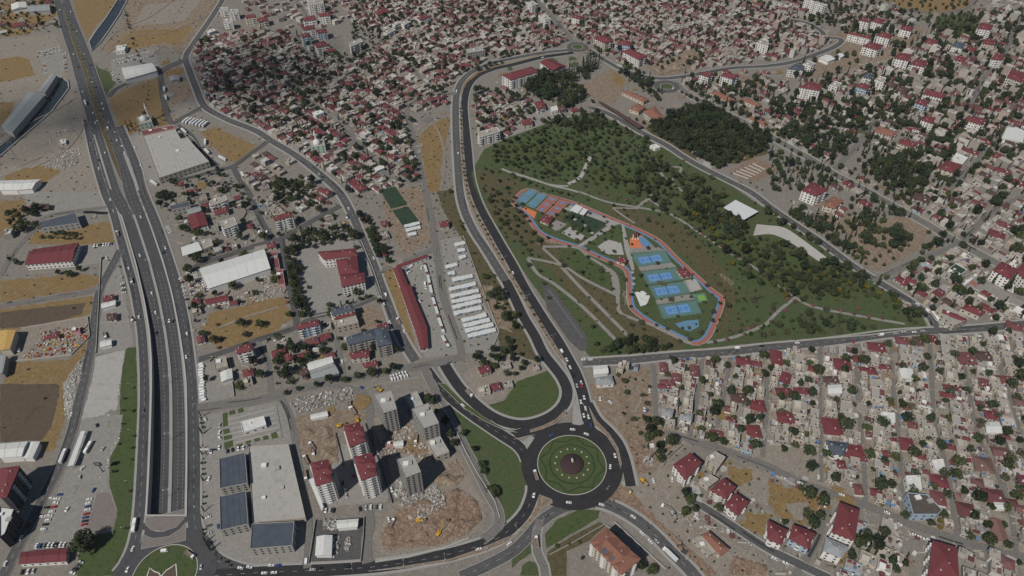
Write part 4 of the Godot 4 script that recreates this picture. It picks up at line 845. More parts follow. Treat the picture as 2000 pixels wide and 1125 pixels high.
	[1, 2, [308, 560, 342, 545, 395, 720, 385, 745], 4, "canopy_white", "long_awning", "long white awning beside the red roofed tower"],
	[1, 2, [687, 66, 792, 40, 825, 148, 744, 172], 29, "ruin", "ruined_tower", "bare concrete tower with broken front above the orange panel"],
	[1, 2, [912, 150, 1010, 113, 1072, 230, 980, 262], 27, "ruin_dark", "ruined_tower", "bare tower with dark beamed roof and low annexes"],
	[1, 2, [826, 445, 916, 411, 966, 515, 874, 552], 28, "ruin", "ruined_tower", "bare concrete frame tower on the rubble heap"],
	[1, 2, [992, 328, 1074, 300, 1132, 398, 1050, 430], 9, "hall_beige", "tower_annex", "beige flat annex in front of the dark beamed tower"],
	[1, 2, [872, 72, 940, 42, 980, 122, 915, 145], 8, "hall_beige", "tower_annex", "beige flat annex behind the dark beamed tower"],
	[1, 2, [358, 897, 444, 890, 440, 1000, 350, 1000], 5, "shed_white", "depot_shed", "white gabled shed in the walled depot"],
	[1, 2, [476, 800, 596, 791, 590, 834, 480, 844], 5, "shed_white", "depot_shed", "white flat shed along the depot's rear wall"],
	[1, 2, [808, 340, 858, 332, 860, 358, 812, 364], 4, "shed_white", "site_shed", "white shed between the ruined towers"],
	[1, 2, [758, 342, 806, 334, 808, 356, 762, 364], 3, "flat_red", "site_shed", "red shed between the ruined towers"],
	[1, 2, [322, 180, 412, 160, 418, 186, 326, 206], 3, "shed_white", "long_trailer_shed", "narrow white store beside the rubble piles"],
	[2, 2, [462, 925, 555, 842, 750, 1022, 640, 1115], 17, "apt_tile", "terracotta_block", "cream block with terracotta hipped roof and solar panels"],
	[2, 2, [885, 140, 945, 152, 935, 192, 878, 182], 7, "house_grey", "white_roof_house", "pink and white house with paired white roofs, first half"],
	[2, 2, [988, 176, 1056, 176, 1050, 218, 986, 208], 7, "house_grey", "white_roof_house", "pink and white house with paired white roofs, second half"],
	[2, 2, [948, 472, 1045, 405, 1110, 460, 1018, 560], 11, "apt_red", "red_house", "white three storey house with big red roof by the dusty track"],
	[2, 2, [1140, 430, 1190, 396, 1250, 430, 1200, 500], 10, "flat", "grey_house", "grey flat roofed house behind the big red roof"],
	[2, 2, [1165, 620, 1240, 552, 1308, 602, 1255, 670], 10, "apt_cream", "brown_house", "cream house with brown-red roof between grey and red roofed ones"],
	[2, 2, [1250, 706, 1310, 640, 1386, 690, 1320, 768], 9, "apt_red", "red_house", "white house with red hipped roof at the lower street bend"],
	[2, 2, [1100, 562, 1160, 530, 1210, 560, 1150, 604], 6, "flat", "grey_house", "low grey flat house with red corner"],
	[2, 2, [1115, 888, 1155, 866, 1270, 965, 1218, 1002], 6, "house_tile", "long_tile_house", "long tile roofed house with blue sheets by the roadworks"],
	[2, 2, [1060, 910, 1105, 890, 1190, 985, 1150, 1005], 4, "flat", "lean_to", "grey patched lean-to along the long tile roofed house"],
	[3, 2, [420, 695, 535, 740, 506, 915, 376, 866], 14, "apt_red", "red_house", "long white apartment house with red roof and beige centre"],
	[3, 2, [346, 900, 470, 955, 428, 1018, 328, 976], 11, "house_grey", "grey_roof_house", "white house with grey four-sided roof in front of the long red one"],
	[3, 2, [150, 825, 270, 872, 236, 965, 126, 906], 9, "apt_blue", "red_house", "pale blue house with red roof at the street corner"],
	[3, 2, [0, 800, 112, 856, 76, 940, 0, 905], 9, "apt_red", "red_house", "white house with red roof beside the pale blue one"],
	[3, 2, [815, 638, 930, 650, 1020, 738, 992, 765, 850, 765], 9, "hall_brown", "prayer_hall", "fan-shaped hall with dark grey-brown roof and pale blue walls"],
	[3, 2, [968, 920, 1106, 960, 1116, 1130, 938, 1130], 12, "apt_red", "red_house", "large house with red roof round a grey centre"],
	[3, 2, [342, 332, 470, 346, 442, 420, 376, 402], 8, "apt_slate", "slate_house", "white house with black L-shaped roof in the crowded quarter"],
	[3, 1, [1060, 452, 1100, 420, 1166, 458, 1132, 482], 6, "flat_white", "green_roof_house", "white building with green roof court beside the walled school"],
	[3, 1, [985, 690, 1030, 655, 1176, 745, 1090, 782], 8, "flat", "corner_building", "flat grey-white corner building with shop fronts at the park corner"],
	[3, 1, [1132, 680, 1180, 656, 1276, 700, 1240, 726], 6, "house_red", "red_house", "red gabled house behind the flat corner building"],
	[3, 1, [325, 75, 380, 26, 440, 50, 392, 96], 8, "apt_tile", "tile_house", "white house with orange tile roof above the seat terraces"],
	[3, 1, [200, -12, 260, -60, 352, -14, 282, 24], 14, "apt_red", "apartment_block", "white balconied block with red roof above the park street"],
	[2, 1, [478, 1022, 555, 1016, 562, 1058, 482, 1068], 5, "shed_white", "white_roof_house", "pale white-roofed house at the start of the park street"],
	[2, 1, [492, 1088, 580, 1076, 596, 1122, 502, 1128], 5, "house_grey", "white_roof_house", "house with broken white metal roof beside the dirt lot"],
	[3, 2, [352, 8, 428, 4, 430, 52, 356, 56], 5, "shed_white", "white_roof_house", "white metal roof beside the blue tarpaulins of the crowded quarter"],
	[3, 2, [1272, 226, 1352, 224, 1370, 284, 1284, 284], 5, "shed_white", "white_roof_house", "large white metal roof among beige roofs of the crowded quarter"],
	[3, 2, [1328, 694, 1388, 698, 1392, 730, 1332, 728], 4, "shed_white", "white_roof_house", "small white roof touching a red roof in the crowded quarter"],
	[3, 2, [660, 168, 742, 172, 744, 226, 662, 218], 5, "flat_white", "white_roof_house", "white flat roof with dark boxes in the crowded quarter"],
	[3, 2, [958, 448, 1024, 440, 1038, 500, 984, 504], 5, "flat_white", "white_roof_house", "patched white flat roof above a red one in the crowded quarter"],
	[3, 2, [806, 540, 890, 536, 900, 618, 820, 610], 6, "flat_white", "white_roof_house", "patched white flat roof behind the fan-shaped hall"],
	[3, 1, [770, 1036, 845, 1038, 848, 1094, 786, 1090], 5, "shed_white", "white_roof_house", "pale blue-white metal roof near the park street lanes"],
	[3, 1, [1140, 540, 1215, 480, 1225, 490, 1150, 550], 2, "flat_white", "yard_wall_building", "long low white building beside the walled school's court"],
	[2, 1, [1240, 90, 1310, 46, 1444, 114, 1356, 165], 6, "canopy_white", "stage_canopy", "large white canopy above the park's seat terraces"],
	]
	for a in L: building(a[5], a[6], a[4], T4(a[0], a[1], a[2], a[3]), a[3])
	building("white_showroom", "big white roofed showroom with rows of cars beside it", "shed_white", FP([390, 525, 515, 487, 527, 524, 408, 563], 9), 9)
	building("walled_school", "white school with red roof and yellow strip, near wing", "school", FP([1940, 527, 1957, 511, 1990, 527, 1972, 545], 14), 14)
	building("walled_school", "white school with red roof and yellow strip, far wing", "school", FP([1986, 529, 1999, 513, 2040, 538, 2020, 565], 14), 14)
	building("hospital", "long white four storey block with red roof behind the trees", "apt_red", FP([981, 146, 1038, 130, 1050, 140, 998, 156], 16), 16)
	building("gym_hall", "pink-red roofed hall with white gable behind the trees", "shed_red", TP(2, 0, [165, 366, 222, 346, 315, 386, 236, 414], 9), 9)
	get_node("green_roof_house/roof").material_override = M.turf
	for nm in ["apartment_tower", "apartment_tower_001", "apartment_tower_002"]:      # the raised upper roof and the stair bay of each red tower
		var tw := get_node(nm) as Node3D; var up := Bag.new(); up.hip(yaw(0.32, Vector3(1.0, 0, -0.6)), 7.0, 4.6, 30.2, 1.8, 3.6); up.box(yaw(0.32, Vector3(1.0, 0, -0.6)), Vector3(-6.4, 29.0, -4.0), Vector3(6.4, 30.2, 4.0)); inst("upper_roof", up.mesh(), M.red_roof, tw)
		var bay := Bag.new(); bay.box(yaw(0.32), Vector3(7.2, 0, -3.5), Vector3(9.6, 24, 2.5)); inst("stair_bay", bay.mesh(), M.grey_wall, tw)
	for f in [0.25, 0.6]:
		var cb := get_node("corner_building") as Node3D; var rr := Bag.new(); rr.hip(yaw(-0.55, Vector3(f * 16.0 - 4.0, 0, f * 14.0 - 4.0)), 7.5, 3.2, 8.1, 1.0, 0.0); inst("red_lean_roof", rr.mesh(), M.red_roof, cb)
	build_far_blocks()
	mosque(TP(1, 0, [310, 828, 395, 818, 405, 852, 320, 864], 10), 10, W(614, 275), W(620, 288), 27.0, "pale green mosque with silver dome and one white minaret")
	mosque(TP(0, 0, [800, 690, 870, 672, 890, 712, 815, 730], 8), 8, W(281, 226, 6), W(294, 236), 28.0, "small domed mosque with a tall minaret beside the factory")
	containers()
	bridge_bits()

func build_far_blocks():
	# apartment blocks far off: [tile, roof corners, height, style, label]
	var far := [
	[3, [212, 2, 235, -2, 350, 32, 322, 40], 19, "apt_flat", "long white block standing behind the other far blocks"],
	[3, [535, 118, 555, 105, 605, 115, 592, 130], 16, "apt_red", "white far block with red roof, beside the dirt lane"],
	[3, [610, 122, 632, 100, 686, 118, 665, 140], 16, "apt_red", "grey-white far block with red roof, between two others"],
	[3, [470, 198, 485, 186, 605, 216, 595, 228], 12, "apt_red", "long low white far block with narrow red roof"],
	[3, [632, 205, 676, 188, 732, 206, 712, 225], 16, "apt_red", "white far block with black balcony stripes, rear one"],
	[3, [556, 268, 600, 246, 680, 264, 640, 292], 14, "apt_red", "white far block with black balcony stripes, front one"],
	[3, [775, 168, 795, 150, 855, 160, 840, 182], 13, "apt_red", "far block of white balconies on open posts"],
	[3, [738, 338, 772, 308, 842, 318, 824, 356], 15, "apt_red", "grey striped far block with red roof beside its twin"],
	[3, [830, 374, 870, 346, 938, 356, 918, 392], 13, "apt_red", "grey striped far block with red roof, the lower twin"],
	[3, [186, 510, 246, 476, 322, 496, 300, 530], 19, "apt_red", "tall white balconied block with red roof beside the cypresses"],
	[3, [558, 450, 580, 425, 622, 436, 605, 460], 11, "apt_slate", "white house with dark slate roof among far blocks"],
	[3, [360, 500, 390, 476, 432, 490, 406, 515], 10, "apt_flat", "pale blue-white flat block beside the tall red roofed one"],
	[3, [518, 505, 545, 485, 602, 500, 580, 525], 12, "apt_blue", "navy blue block with red roof"],
	[3, [625, 470, 650, 446, 692, 458, 676, 490], 12, "apt_flat", "white flat block next to the navy one"],
	[3, [690, 495, 715, 478, 760, 492, 735, 515], 8, "house_brown", "brown roofed house next to the white flat block"],
	[3, [750, 525, 778, 500, 828, 520, 800, 545], 7, "house_brown", "brown roofed house behind bare ground"],
	[3, [910, 550, 936, 526, 1050, 550, 1022, 575], 13, "apt_red", "wide white block with red roof by the side lane"],
	[3, [865, 600, 885, 578, 942, 592, 925, 620], 14, "apt_blue", "narrow blue-white block with red roof among trees"],
	[3, [900, 700, 930, 676, 982, 690, 965, 724], 13, "apt_red", "grey balconied block with red roof beside young trees"],
	[3, [1148, 702, 1180, 676, 1282, 700, 1250, 730], 12, "apt_red", "wide white and grey block with red roof above the lane"],
	[3, [1228, 165, 1250, 132, 1322, 148, 1305, 175], 19, "apt_red", "tall dark striped block with red roof near the hillside"],
	[3, [1256, 252, 1284, 222, 1332, 236, 1322, 264], 13, "apt_cream", "cream block with red roof near the hillside"],
	[3, [1080, 268, 1100, 242, 1156, 256, 1140, 282], 11, "apt_slate", "white block with dark slate roof near the hillside"],
	[3, [1150, 290, 1172, 272, 1225, 284, 1205, 304], 8, "house_red", "red roofed house between slate and cream blocks"],
	[3, [118, 402, 170, 370, 215, 382, 206, 410], 13, "apt_slate", "dark and white block beside a plain white one by the bend"],
	[3, [205, 376, 236, 356, 278, 374, 252, 392], 15, "apt_flat", "plain white block by the bend"],
	[3, [618, 766, 660, 740, 756, 774, 726, 800], 8, "apt_tile", "white villa with orange tile roof in the wood"],
	[3, [764, 836, 800, 808, 876, 840, 850, 864], 8, "apt_cream", "white villa with brown-red roof in the wood"],
	[3, [1402, 450, 1428, 404, 1510, 428, 1490, 482], 15, "apt_cream", "big cream block with red roof at the far lane"],
	[3, [1308, 345, 1340, 310, 1392, 324, 1370, 352], 13, "apt_red", "cream-white block with red roof near the big cream one"],
	[3, [1095, 350, 1120, 325, 1170, 340, 1148, 362], 10, "apt_cream", "cream balconied house above the heap of roofs"],
	[3, [300, 340, 340, 320, 392, 344, 352, 360], 6, "shed_white", "white arched shed on the site ground"],
	[3, [400, 325, 420, 310, 447, 324, 426, 337], 5, "shed_white", "small white shed on the site ground"],
	[3, [1370, 812, 1402, 746, 1510, 770, 1490, 834], 7, "shed_white", "big white metal roofed hall among the right hand houses"],
	[3, [915, 250, 938, 222, 1000, 238, 978, 264], 9, "apt_cream", "brown roofed striped house by the dirt road"],
	[3, [1065, 950, 1100, 900, 1170, 925, 1130, 975], 6, "flat_white", "white flat house with roof boxes by the cypress lane"],
	[3, [1000, 985, 1050, 940, 1140, 965, 1085, 1010], 7, "house_red", "red roofed house by the cypress lane"],
	[3, [1310, 910, 1340, 890, 1390, 910, 1360, 935], 7, "house_red", "bright red roofed house among the right hand houses"],
	[2, [1100, 434, 1130, 416, 1182, 430, 1152, 450], 13, "apt_red", "white block with red roof beside the far roundabout"],
	[2, [1222, 442, 1258, 422, 1332, 440, 1292, 462], 15, "apt_red", "tall white block with red roof beside the rust coloured lot"],
	[2, [1165, 545, 1195, 530, 1312, 584, 1276, 602], 6, "house_tile", "long low tile roofed house behind the cypresses"],
	[2, [1335, 582, 1356, 568, 1462, 610, 1440, 626], 5, "house_tile", "long low tile roofed house behind the boulevard"],
	[2, [1380, 690, 1402, 678, 1500, 720, 1478, 738], 5, "house_tile", "long low tile roofed house below another one"],
	[2, [1430, 252, 1460, 226, 1502, 240, 1500, 275], 13, "apt_flat", "grey-white block with arched windows"],
	[2, [650, 302, 690, 285, 792, 326, 742, 350], 13, "apt_red", "long white and blue block with red roof at the upper street"],
	[2, [480, 222, 540, 202, 592, 240, 545, 252], 13, "apt_cream", "beige and white block at the upper street corner"],
	[2, [610, 255, 650, 235, 705, 245, 690, 268], 12, "apt_blue", "blue-white block beside the long red roofed one"],
	[2, [85, 15, 120, 5, 150, 26, 118, 36], 15, "apt_flat", "white block alone beside the climbing street"],
	[2, [155, 92, 190, 80, 226, 110, 194, 116], 14, "apt_flat", "half-built grey block beside the climbing street"],
	[2, [350, 100, 385, 88, 420, 96, 398, 112], 11, "apt_red", "white block with red roof right of the climbing street"],
	[2, [690, 636, 735, 606, 782, 626, 742, 655], 6, "house_tile", "orange tiled station house by the long dark platform roof"],
	[2, [772, 652, 840, 622, 890, 688, 832, 702], 8, "apt_tile", "orange tiled station block by the long dark platform roof"],
	[2, [645, 540, 680, 530, 800, 580, 770, 598], 5, "house_tile", "low tiled shed behind the station house"],
	[2, [500, 592, 528, 596, 772, 740, 742, 750], 5, "canopy_dark", "long dark platform roof beside the park street"],
	[2, [130, 602, 180, 586, 196, 624, 152, 642], 8, "apt_red", "white house with red roof beside the dense wood"],
	[2, [225, 630, 262, 620, 270, 645, 232, 655], 6, "flat_white", "white flat house beside the dense wood"],
	[2, [266, 625, 305, 615, 318, 640, 280, 652], 6, "house_brown", "brown roofed house beside the dense wood"],
	[2, [55, 702, 112, 694, 120, 722, 64, 732], 7, "house_red", "bright red roofed house by the park's upper corner"],
	[2, [335, 640, 375, 628, 395, 642, 355, 655], 4, "house_red", "small red house at the park's upper gate"],
	[2, [808, 855, 838, 845, 870, 862, 838, 872], 4, "flat_white", "white kiosk on the park lawn"],
	[1, [1298, 776, 1408, 746, 1430, 770, 1310, 806], 13, "apt_flat", "plain white flat block beside the black avenue"],
	[1, [298, 8, 385, -4, 396, 18, 310, 30], 19, "apt_flat", "tallest white block above the brown track"],
	[1, [275, 102, 340, 90, 352, 114, 282, 122], 12, "apt_red", "white block with red roof beside the brown track, first"],
	[1, [366, 78, 425, 70, 432, 90, 372, 96], 14, "apt_red", "white block with red roof behind the first one"],
	[1, [270, 158, 335, 146, 346, 168, 276, 176], 12, "apt_red", "pale block with red roof beside the brown track, second"],
	[1, [264, 202, 308, 192, 318, 210, 270, 218], 17, "apt_blue", "tall blue-grey block with red roof beside the brown track"],
	[1, [354, 176, 406, 166, 416, 188, 362, 194], 13, "apt_blue", "violet-grey block with red roof"],
	[1, [340, 258, 395, 240, 428, 264, 356, 278], 14, "apt_red", "white and grey block with big red roof above the lane fork"],
	[1, [405, 295, 448, 278, 470, 292, 420, 306], 7, "house_red", "grey house with red roof beside the big red roofed block"],
	[1, [545, 252, 612, 226, 626, 246, 556, 276], 13, "apt_flat", "white and blue block with open roof terrace"],
	[1, [748, 192, 800, 168, 820, 176, 768, 204], 9, "apt_flat", "white half-built block near the old quarter lane"],
	[1, [798, 142, 830, 124, 848, 134, 815, 152], 9, "apt_flat", "small white block near the old quarter lane"],
	[1, [848, 138, 880, 120, 902, 130, 868, 150], 9, "apt_flat", "small grey-white block beside the small white one"],
	[1, [945, 102, 1000, 85, 1022, 98, 962, 116], 9, "apt_red", "white house with broad red roof deep in the old quarter"],
	[1, [692, 68, 762, 46, 785, 68, 712, 88], 9, "house_red", "brown block with twin red roofs deep in the old quarter"],
	[1, [1228, 290, 1312, 274, 1342, 296, 1240, 312], 11, "ruin", "grey unfinished frame beside the avenue's curve"],
	[1, [1180, 378, 1250, 366, 1262, 385, 1190, 398], 6, "house_red", "round ended red roofed building beside the avenue's curve"],
	[1, [10, 105, 60, 96, 70, 118, 16, 128], 11, "apt_cream", "pink and white block at the uphill fork"],
	[1, [520, 480, 562, 472, 568, 500, 525, 506], 7, "house_red", "house with square red roof deep in the old quarter"],
	[1, [560, 1085, 610, 1070, 650, 1100, 600, 1120], 6, "house_red", "large plain red roof beside the main street"],
	[1, [690, 985, 735, 965, 752, 982, 705, 1002], 5, "shed_white", "white metal roof in the old quarter"],
	[1, [330, 660, 378, 645, 398, 660, 350, 678], 6, "flat_white", "white flat roof above the mosque"],
	]
	for a in far: building("apartment_block" if a[3].begins_with("apt") else "far_building", a[4], a[3], TP(a[0], 0, a[1], a[2]), a[2])

func lathe(prof: Array, k := 16) -> Bag:
	var g := Bag.new()
	for i in prof.size() - 1:
		for j in k:
			var a := TAU * j / k; var b := TAU * (j + 1) / k; var p: Vector2 = prof[i]; var q: Vector2 = prof[i + 1]
			g.quad_to(Vector3(cos(a) * p.x, p.y, sin(a) * p.x), Vector3(cos(b) * p.x, p.y, sin(b) * p.x), Vector3(cos(b) * q.x, q.y, sin(b) * q.x), Vector3(cos(a) * q.x, q.y, sin(a) * q.x), Vector3(cos((a + b) / 2), 0.35, sin((a + b) / 2)))
	return g
func mosque(poly: PackedVector2Array, hi: float, dome_at: Vector2, minaret_at: Vector2, tall: float, label: String):
	var o := building("mosque", label, "flat", poly, hi); o.set_meta("category", "mosque")
	for c in o.get_children():
		if c.name.begins_with("wall") or c.name.begins_with("parapet"): c.material_override = M.green_wall
	var d := inst("dome", lathe([Vector2(5.2, 0), Vector2(5.2, 1.6), Vector2(5.0, 2.6), Vector2(4.3, 4.2), Vector2(3.0, 5.6), Vector2(1.4, 6.5), Vector2(0.25, 6.9), Vector2(0.12, 8.2), Vector2(0, 8.3)]).mesh(), M.metal_roof, o)
	d.position = Vector3(0, hi - 0.3, 0)
	var m := inst("minaret", lathe([Vector2(1.5, 0), Vector2(1.5, 6), Vector2(1.05, 7), Vector2(1.0, tall * 0.66), Vector2(1.7, tall * 0.7), Vector2(1.7, tall * 0.73), Vector2(0.95, tall * 0.73), Vector2(0.9, tall * 0.86), Vector2(0.02, tall)], 10).mesh(), M.white_wall, o)
	m.position = Vector3(minaret_at.x, 0, minaret_at.y) - o.position

func containers():
	var protos := []
	for c in ["container_white", "container_blue", "container_white"]:
		var g := Bag.new(); g.box(I, Vector3(-3.0, 0, -1.25), Vector3(3.0, 2.5, 1.25))
		for i in 11: g.box(I, Vector3(-2.9 + i * 0.55, 0.15, -1.3), Vector3(-2.6 + i * 0.55, 2.35, 1.3))
		var r := Bag.new(); r.box(I, Vector3(-3.05, 2.5, -1.33), Vector3(3.05, 2.62, 1.33), true)
		protos.append([g.mesh(), r.mesh(), M[c]])
	var dg := BoxMesh.new(); dg.size = Vector3(0.9, 1.9, 0.06)
	var rows := [[1, 1, 1110, 450, 1180, 432, 3, "in the upper row of the container yard"], [1, 1, 1125, 490, 1165, 480, 2, "in the short second row of the container yard"], [1, 1, 1150, 525, 1270, 500, 5, "in the blue-tarped row of the container yard"], [1, 1, 1132, 582, 1288, 545, 7, "in the first long row of the container yard"], [1, 1, 1140, 622, 1305, 585, 7, "in the second long row of the container yard"], [1, 1, 1146, 655, 1318, 618, 7, "in the third long row of the container yard"], [1, 1, 1152, 686, 1320, 646, 7, "in the fourth long row of the container yard"], [1, 1, 1160, 722, 1322, 686, 7, "in the fifth long row of the container yard"], [1, 1, 1205, 765, 1350, 728, 6, "in the crowded lower rows of the container yard"], [1, 1, 1215, 795, 1370, 758, 6, "in the crowded lower rows of the container yard"], [1, 1, 1225, 825, 1390, 785, 6, "in the crowded lower rows of the container yard"], [1, 1, 1240, 855, 1405, 815, 6, "in the crowded lower rows of the container yard"], [1, 1, 870, 212, 960, 190, 4, "below the sports pitches"], [1, 1, 880, 235, 965, 214, 4, "below the sports pitches"], [1, 1, 890, 262, 940, 250, 2, "below the sports pitches"], [1, 1, 1165, 320, 1225, 305, 2, "at the upper end of the container yard"], [1, 1, 1180, 355, 1225, 345, 2, "at the upper end of the container yard"], [1, 1, 1190, 395, 1230, 385, 2, "at the upper end of the container yard"],
		[1, 1, 985, 425, 1005, 490, 5, "in the stall row facing the long red market"], [1, 1, 1008, 500, 1030, 600, 7, "in the stall row facing the long red market"], [1, 1, 1032, 615, 1065, 720, 8, "in the stall row facing the long red market"], [1, 1, 1065, 730, 1100, 830, 6, "in the stall row facing the long red market"], [1, 1, 1090, 850, 1130, 915, 4, "in the stall row facing the long red market"]]
	var k := 0
	for a in rows:
		var p := W(a[0] * 500 + a[2] / 3.0, a[1] * 375 + a[3] / 3.0); var q := W(a[0] * 500 + a[4] / 3.0, a[1] * 375 + a[5] / 3.0); var d := (q - p).normalized()
		for i in a[6]:
			k += 1
			var t := p.lerp(q, (i + 0.5) / a[6]); var pr: Array = protos[k * 7 % 3]; var stall: bool = a[7].begins_with("in the stall")
			var col := "white" if pr[2] == M.container_white else "blue-grey"
			var o := thing("stall_cabin" if stall else "container_cabin", Vector3(t.x, 0.05, t.y), "%s %s %s" % [col, "stall cabin" if stall else "container cabin", a[7]], "cabin", "cabins " + a[7], -d.angle() + rng.randf_range(-0.03, 0.03))
			o.scale = Vector3(minf(1.25, p.distance_to(q) / a[6] / 6.25), rng.randf_range(.95, 1.15), 1.05 if stall else rng.randf_range(1.7, 2.3))
			inst("body", pr[0], pr[2], o); inst("roof", pr[1], [M.container_white, M.metal_roof, M.faded_red_roof if stall else M.metal_roof, M.tarp_blue if stall and k % 4 == 0 else M.container_white][k % 4], o)
			inst("door", dg, M.dark_wall, o).position = Vector3(1.2, 1.0, 1.34)
			mark(disc(t.x, t.y, 3.5, 8), 3)

func bridge_bits():
	# canal and river: water lying between low banks
	for a in [["canal", "canal_wall", TP(0, 0, [690, 0, 748, 0, 700, 90, 640, 180, 590, 250, 540, 300, 522, 250, 560, 190, 620, 110])], ["river", "river_wall", TP(0, 0, [330, 440, 400, 480, 405, 520, 300, 660, 150, 790, 0, 920, -60, 960, -60, 890, 60, 800, 200, 650])]]:
		level += 0.01
		var o := inst(a[0], flat_mesh(a[2], level), M.water, self); structure(o); mark(a[2], 2)
		var ring: PackedVector2Array = a[2].duplicate(); ring.append(ring[0])
		inst("bank_wall", wall_ribbon(ring, -0.9, 0.9, -0.2, 1.4).mesh(), M.pavement, o)

# ---------------------------------------------------------------- the park
func path(called: String, pts: PackedVector2Array, wide: float, m: String, off := 0.0) -> MeshInstance3D:
	pts = smooth(pts, 4.0); level += 0.003
	var o := inst(called, ribbon(pts, off - wide * 0.5, off + wide * 0.5, level).mesh(), M[m], self); structure(o)
	var e := PackedVector2Array()
	for i in pts.size(): e.append(pts[i] + side_of(pts, i) * (off + wide * 0.5))
	for i in range(pts.size() - 1, -1, -1): e.append(pts[i] + side_of(pts, i) * (off - wide * 0.5))
	mark(e, 2); return o
func quad_lines(g: Bag, c: PackedVector2Array, u0: float, v0: float, u1: float, v1: float, y: float, w := 0.12):
	var a := c[0].lerp(c[1], u0).lerp(c[3].lerp(c[2], u0), v0); var b := c[0].lerp(c[1], u1).lerp(c[3].lerp(c[2], u1), v1)
	var s := (b - a).orthogonal().normalized() * w
	g.quad_to(up3(a - s, y), up3(a + s, y), up3(b + s, y), up3(b - s, y), Vector3.UP)
func tennis_court(outer: PackedVector2Array, inner: PackedVector2Array, label: String):
	var mid := (outer[0] + outer[2]) * 0.5
	var o := thing("tennis_court", Vector3(mid.x, 0, mid.y), label, "tennis court", "blue tennis courts inside the running track")
	var a := PackedVector2Array(); var b := PackedVector2Array()
	for p in outer: a.append(p - mid)
	for p in inner: b.append(p - mid)
	level += 0.012
	inst("surround", flat_mesh(a, level), M.green_court, o); inst("playing_surface", flat_mesh(b, level + 0.01), M.blue_court, o); mark(outer, 3)
	var g := Bag.new(); var y := level + 0.02
	for l in [[.06, .1, .94, .1], [.06, .9, .94, .9], [.06, .1, .06, .9], [.94, .1, .94, .9], [.06, .22, .94, .22], [.06, .78, .94, .78], [.27, .22, .27, .78], [.73, .22, .73, .78], [.27, .5, .73, .5]]: quad_lines(g, b, l[0], l[1], l[2], l[3], y)
	inst("court_lines", g.mesh(), M.white_paint, o)
	var n := Bag.new(); var p0 := b[0].lerp(b[1], 0.5); var p1 := b[3].lerp(b[2], 0.5)
	var d := (p1 - p0).normalized().orthogonal() * 0.06
	n.quad_to(up3(p0 - d, 0), up3(p1 - d, 0), up3(p1 - d, 1.2), up3(p0 - d, 1.2), up3(-d, 0)); n.quad_to(up3(p0 + d, 0), up3(p1 + d, 0), up3(p1 + d, 1.2), up3(p0 + d, 1.2), up3(d, 0))
	inst("net", n.mesh(), M.dark_metal, o)
	for i in 4:
		var f := Bag.new(); var e0 := a[i]; var e1 := a[(i + 1) % 4]; var k := 8
		for j in k + 1: f.tube(up3(e0.lerp(e1, float(j) / k), 0), up3(e0.lerp(e1, float(j) / k), 3.6), 0.07, 0.07, 4)
		for h in [1.2, 2.4, 3.6]: f.tube(up3(e0, h), up3(e1, h), 0.05, 0.05, 4)
		inst("fence", f.mesh(), M.green_court, o)
func gazebo_mesh() -> Array:
	var r := Bag.new(); r.hip(I, 1.9, 1.9, 2.4, 1.1, 1.85); var p := Bag.new()
	p.box(I, Vector3(-1.3, 0.4, -1.3), Vector3(1.3, 0.5, -0.9), true)
	var q := Bag.new(); q.tube(Vector3(0, 0, 0), Vector3(0, 2.4, 0), 0.09, 0.09, 5); return [r.mesh(), p.mesh(), q.mesh()]

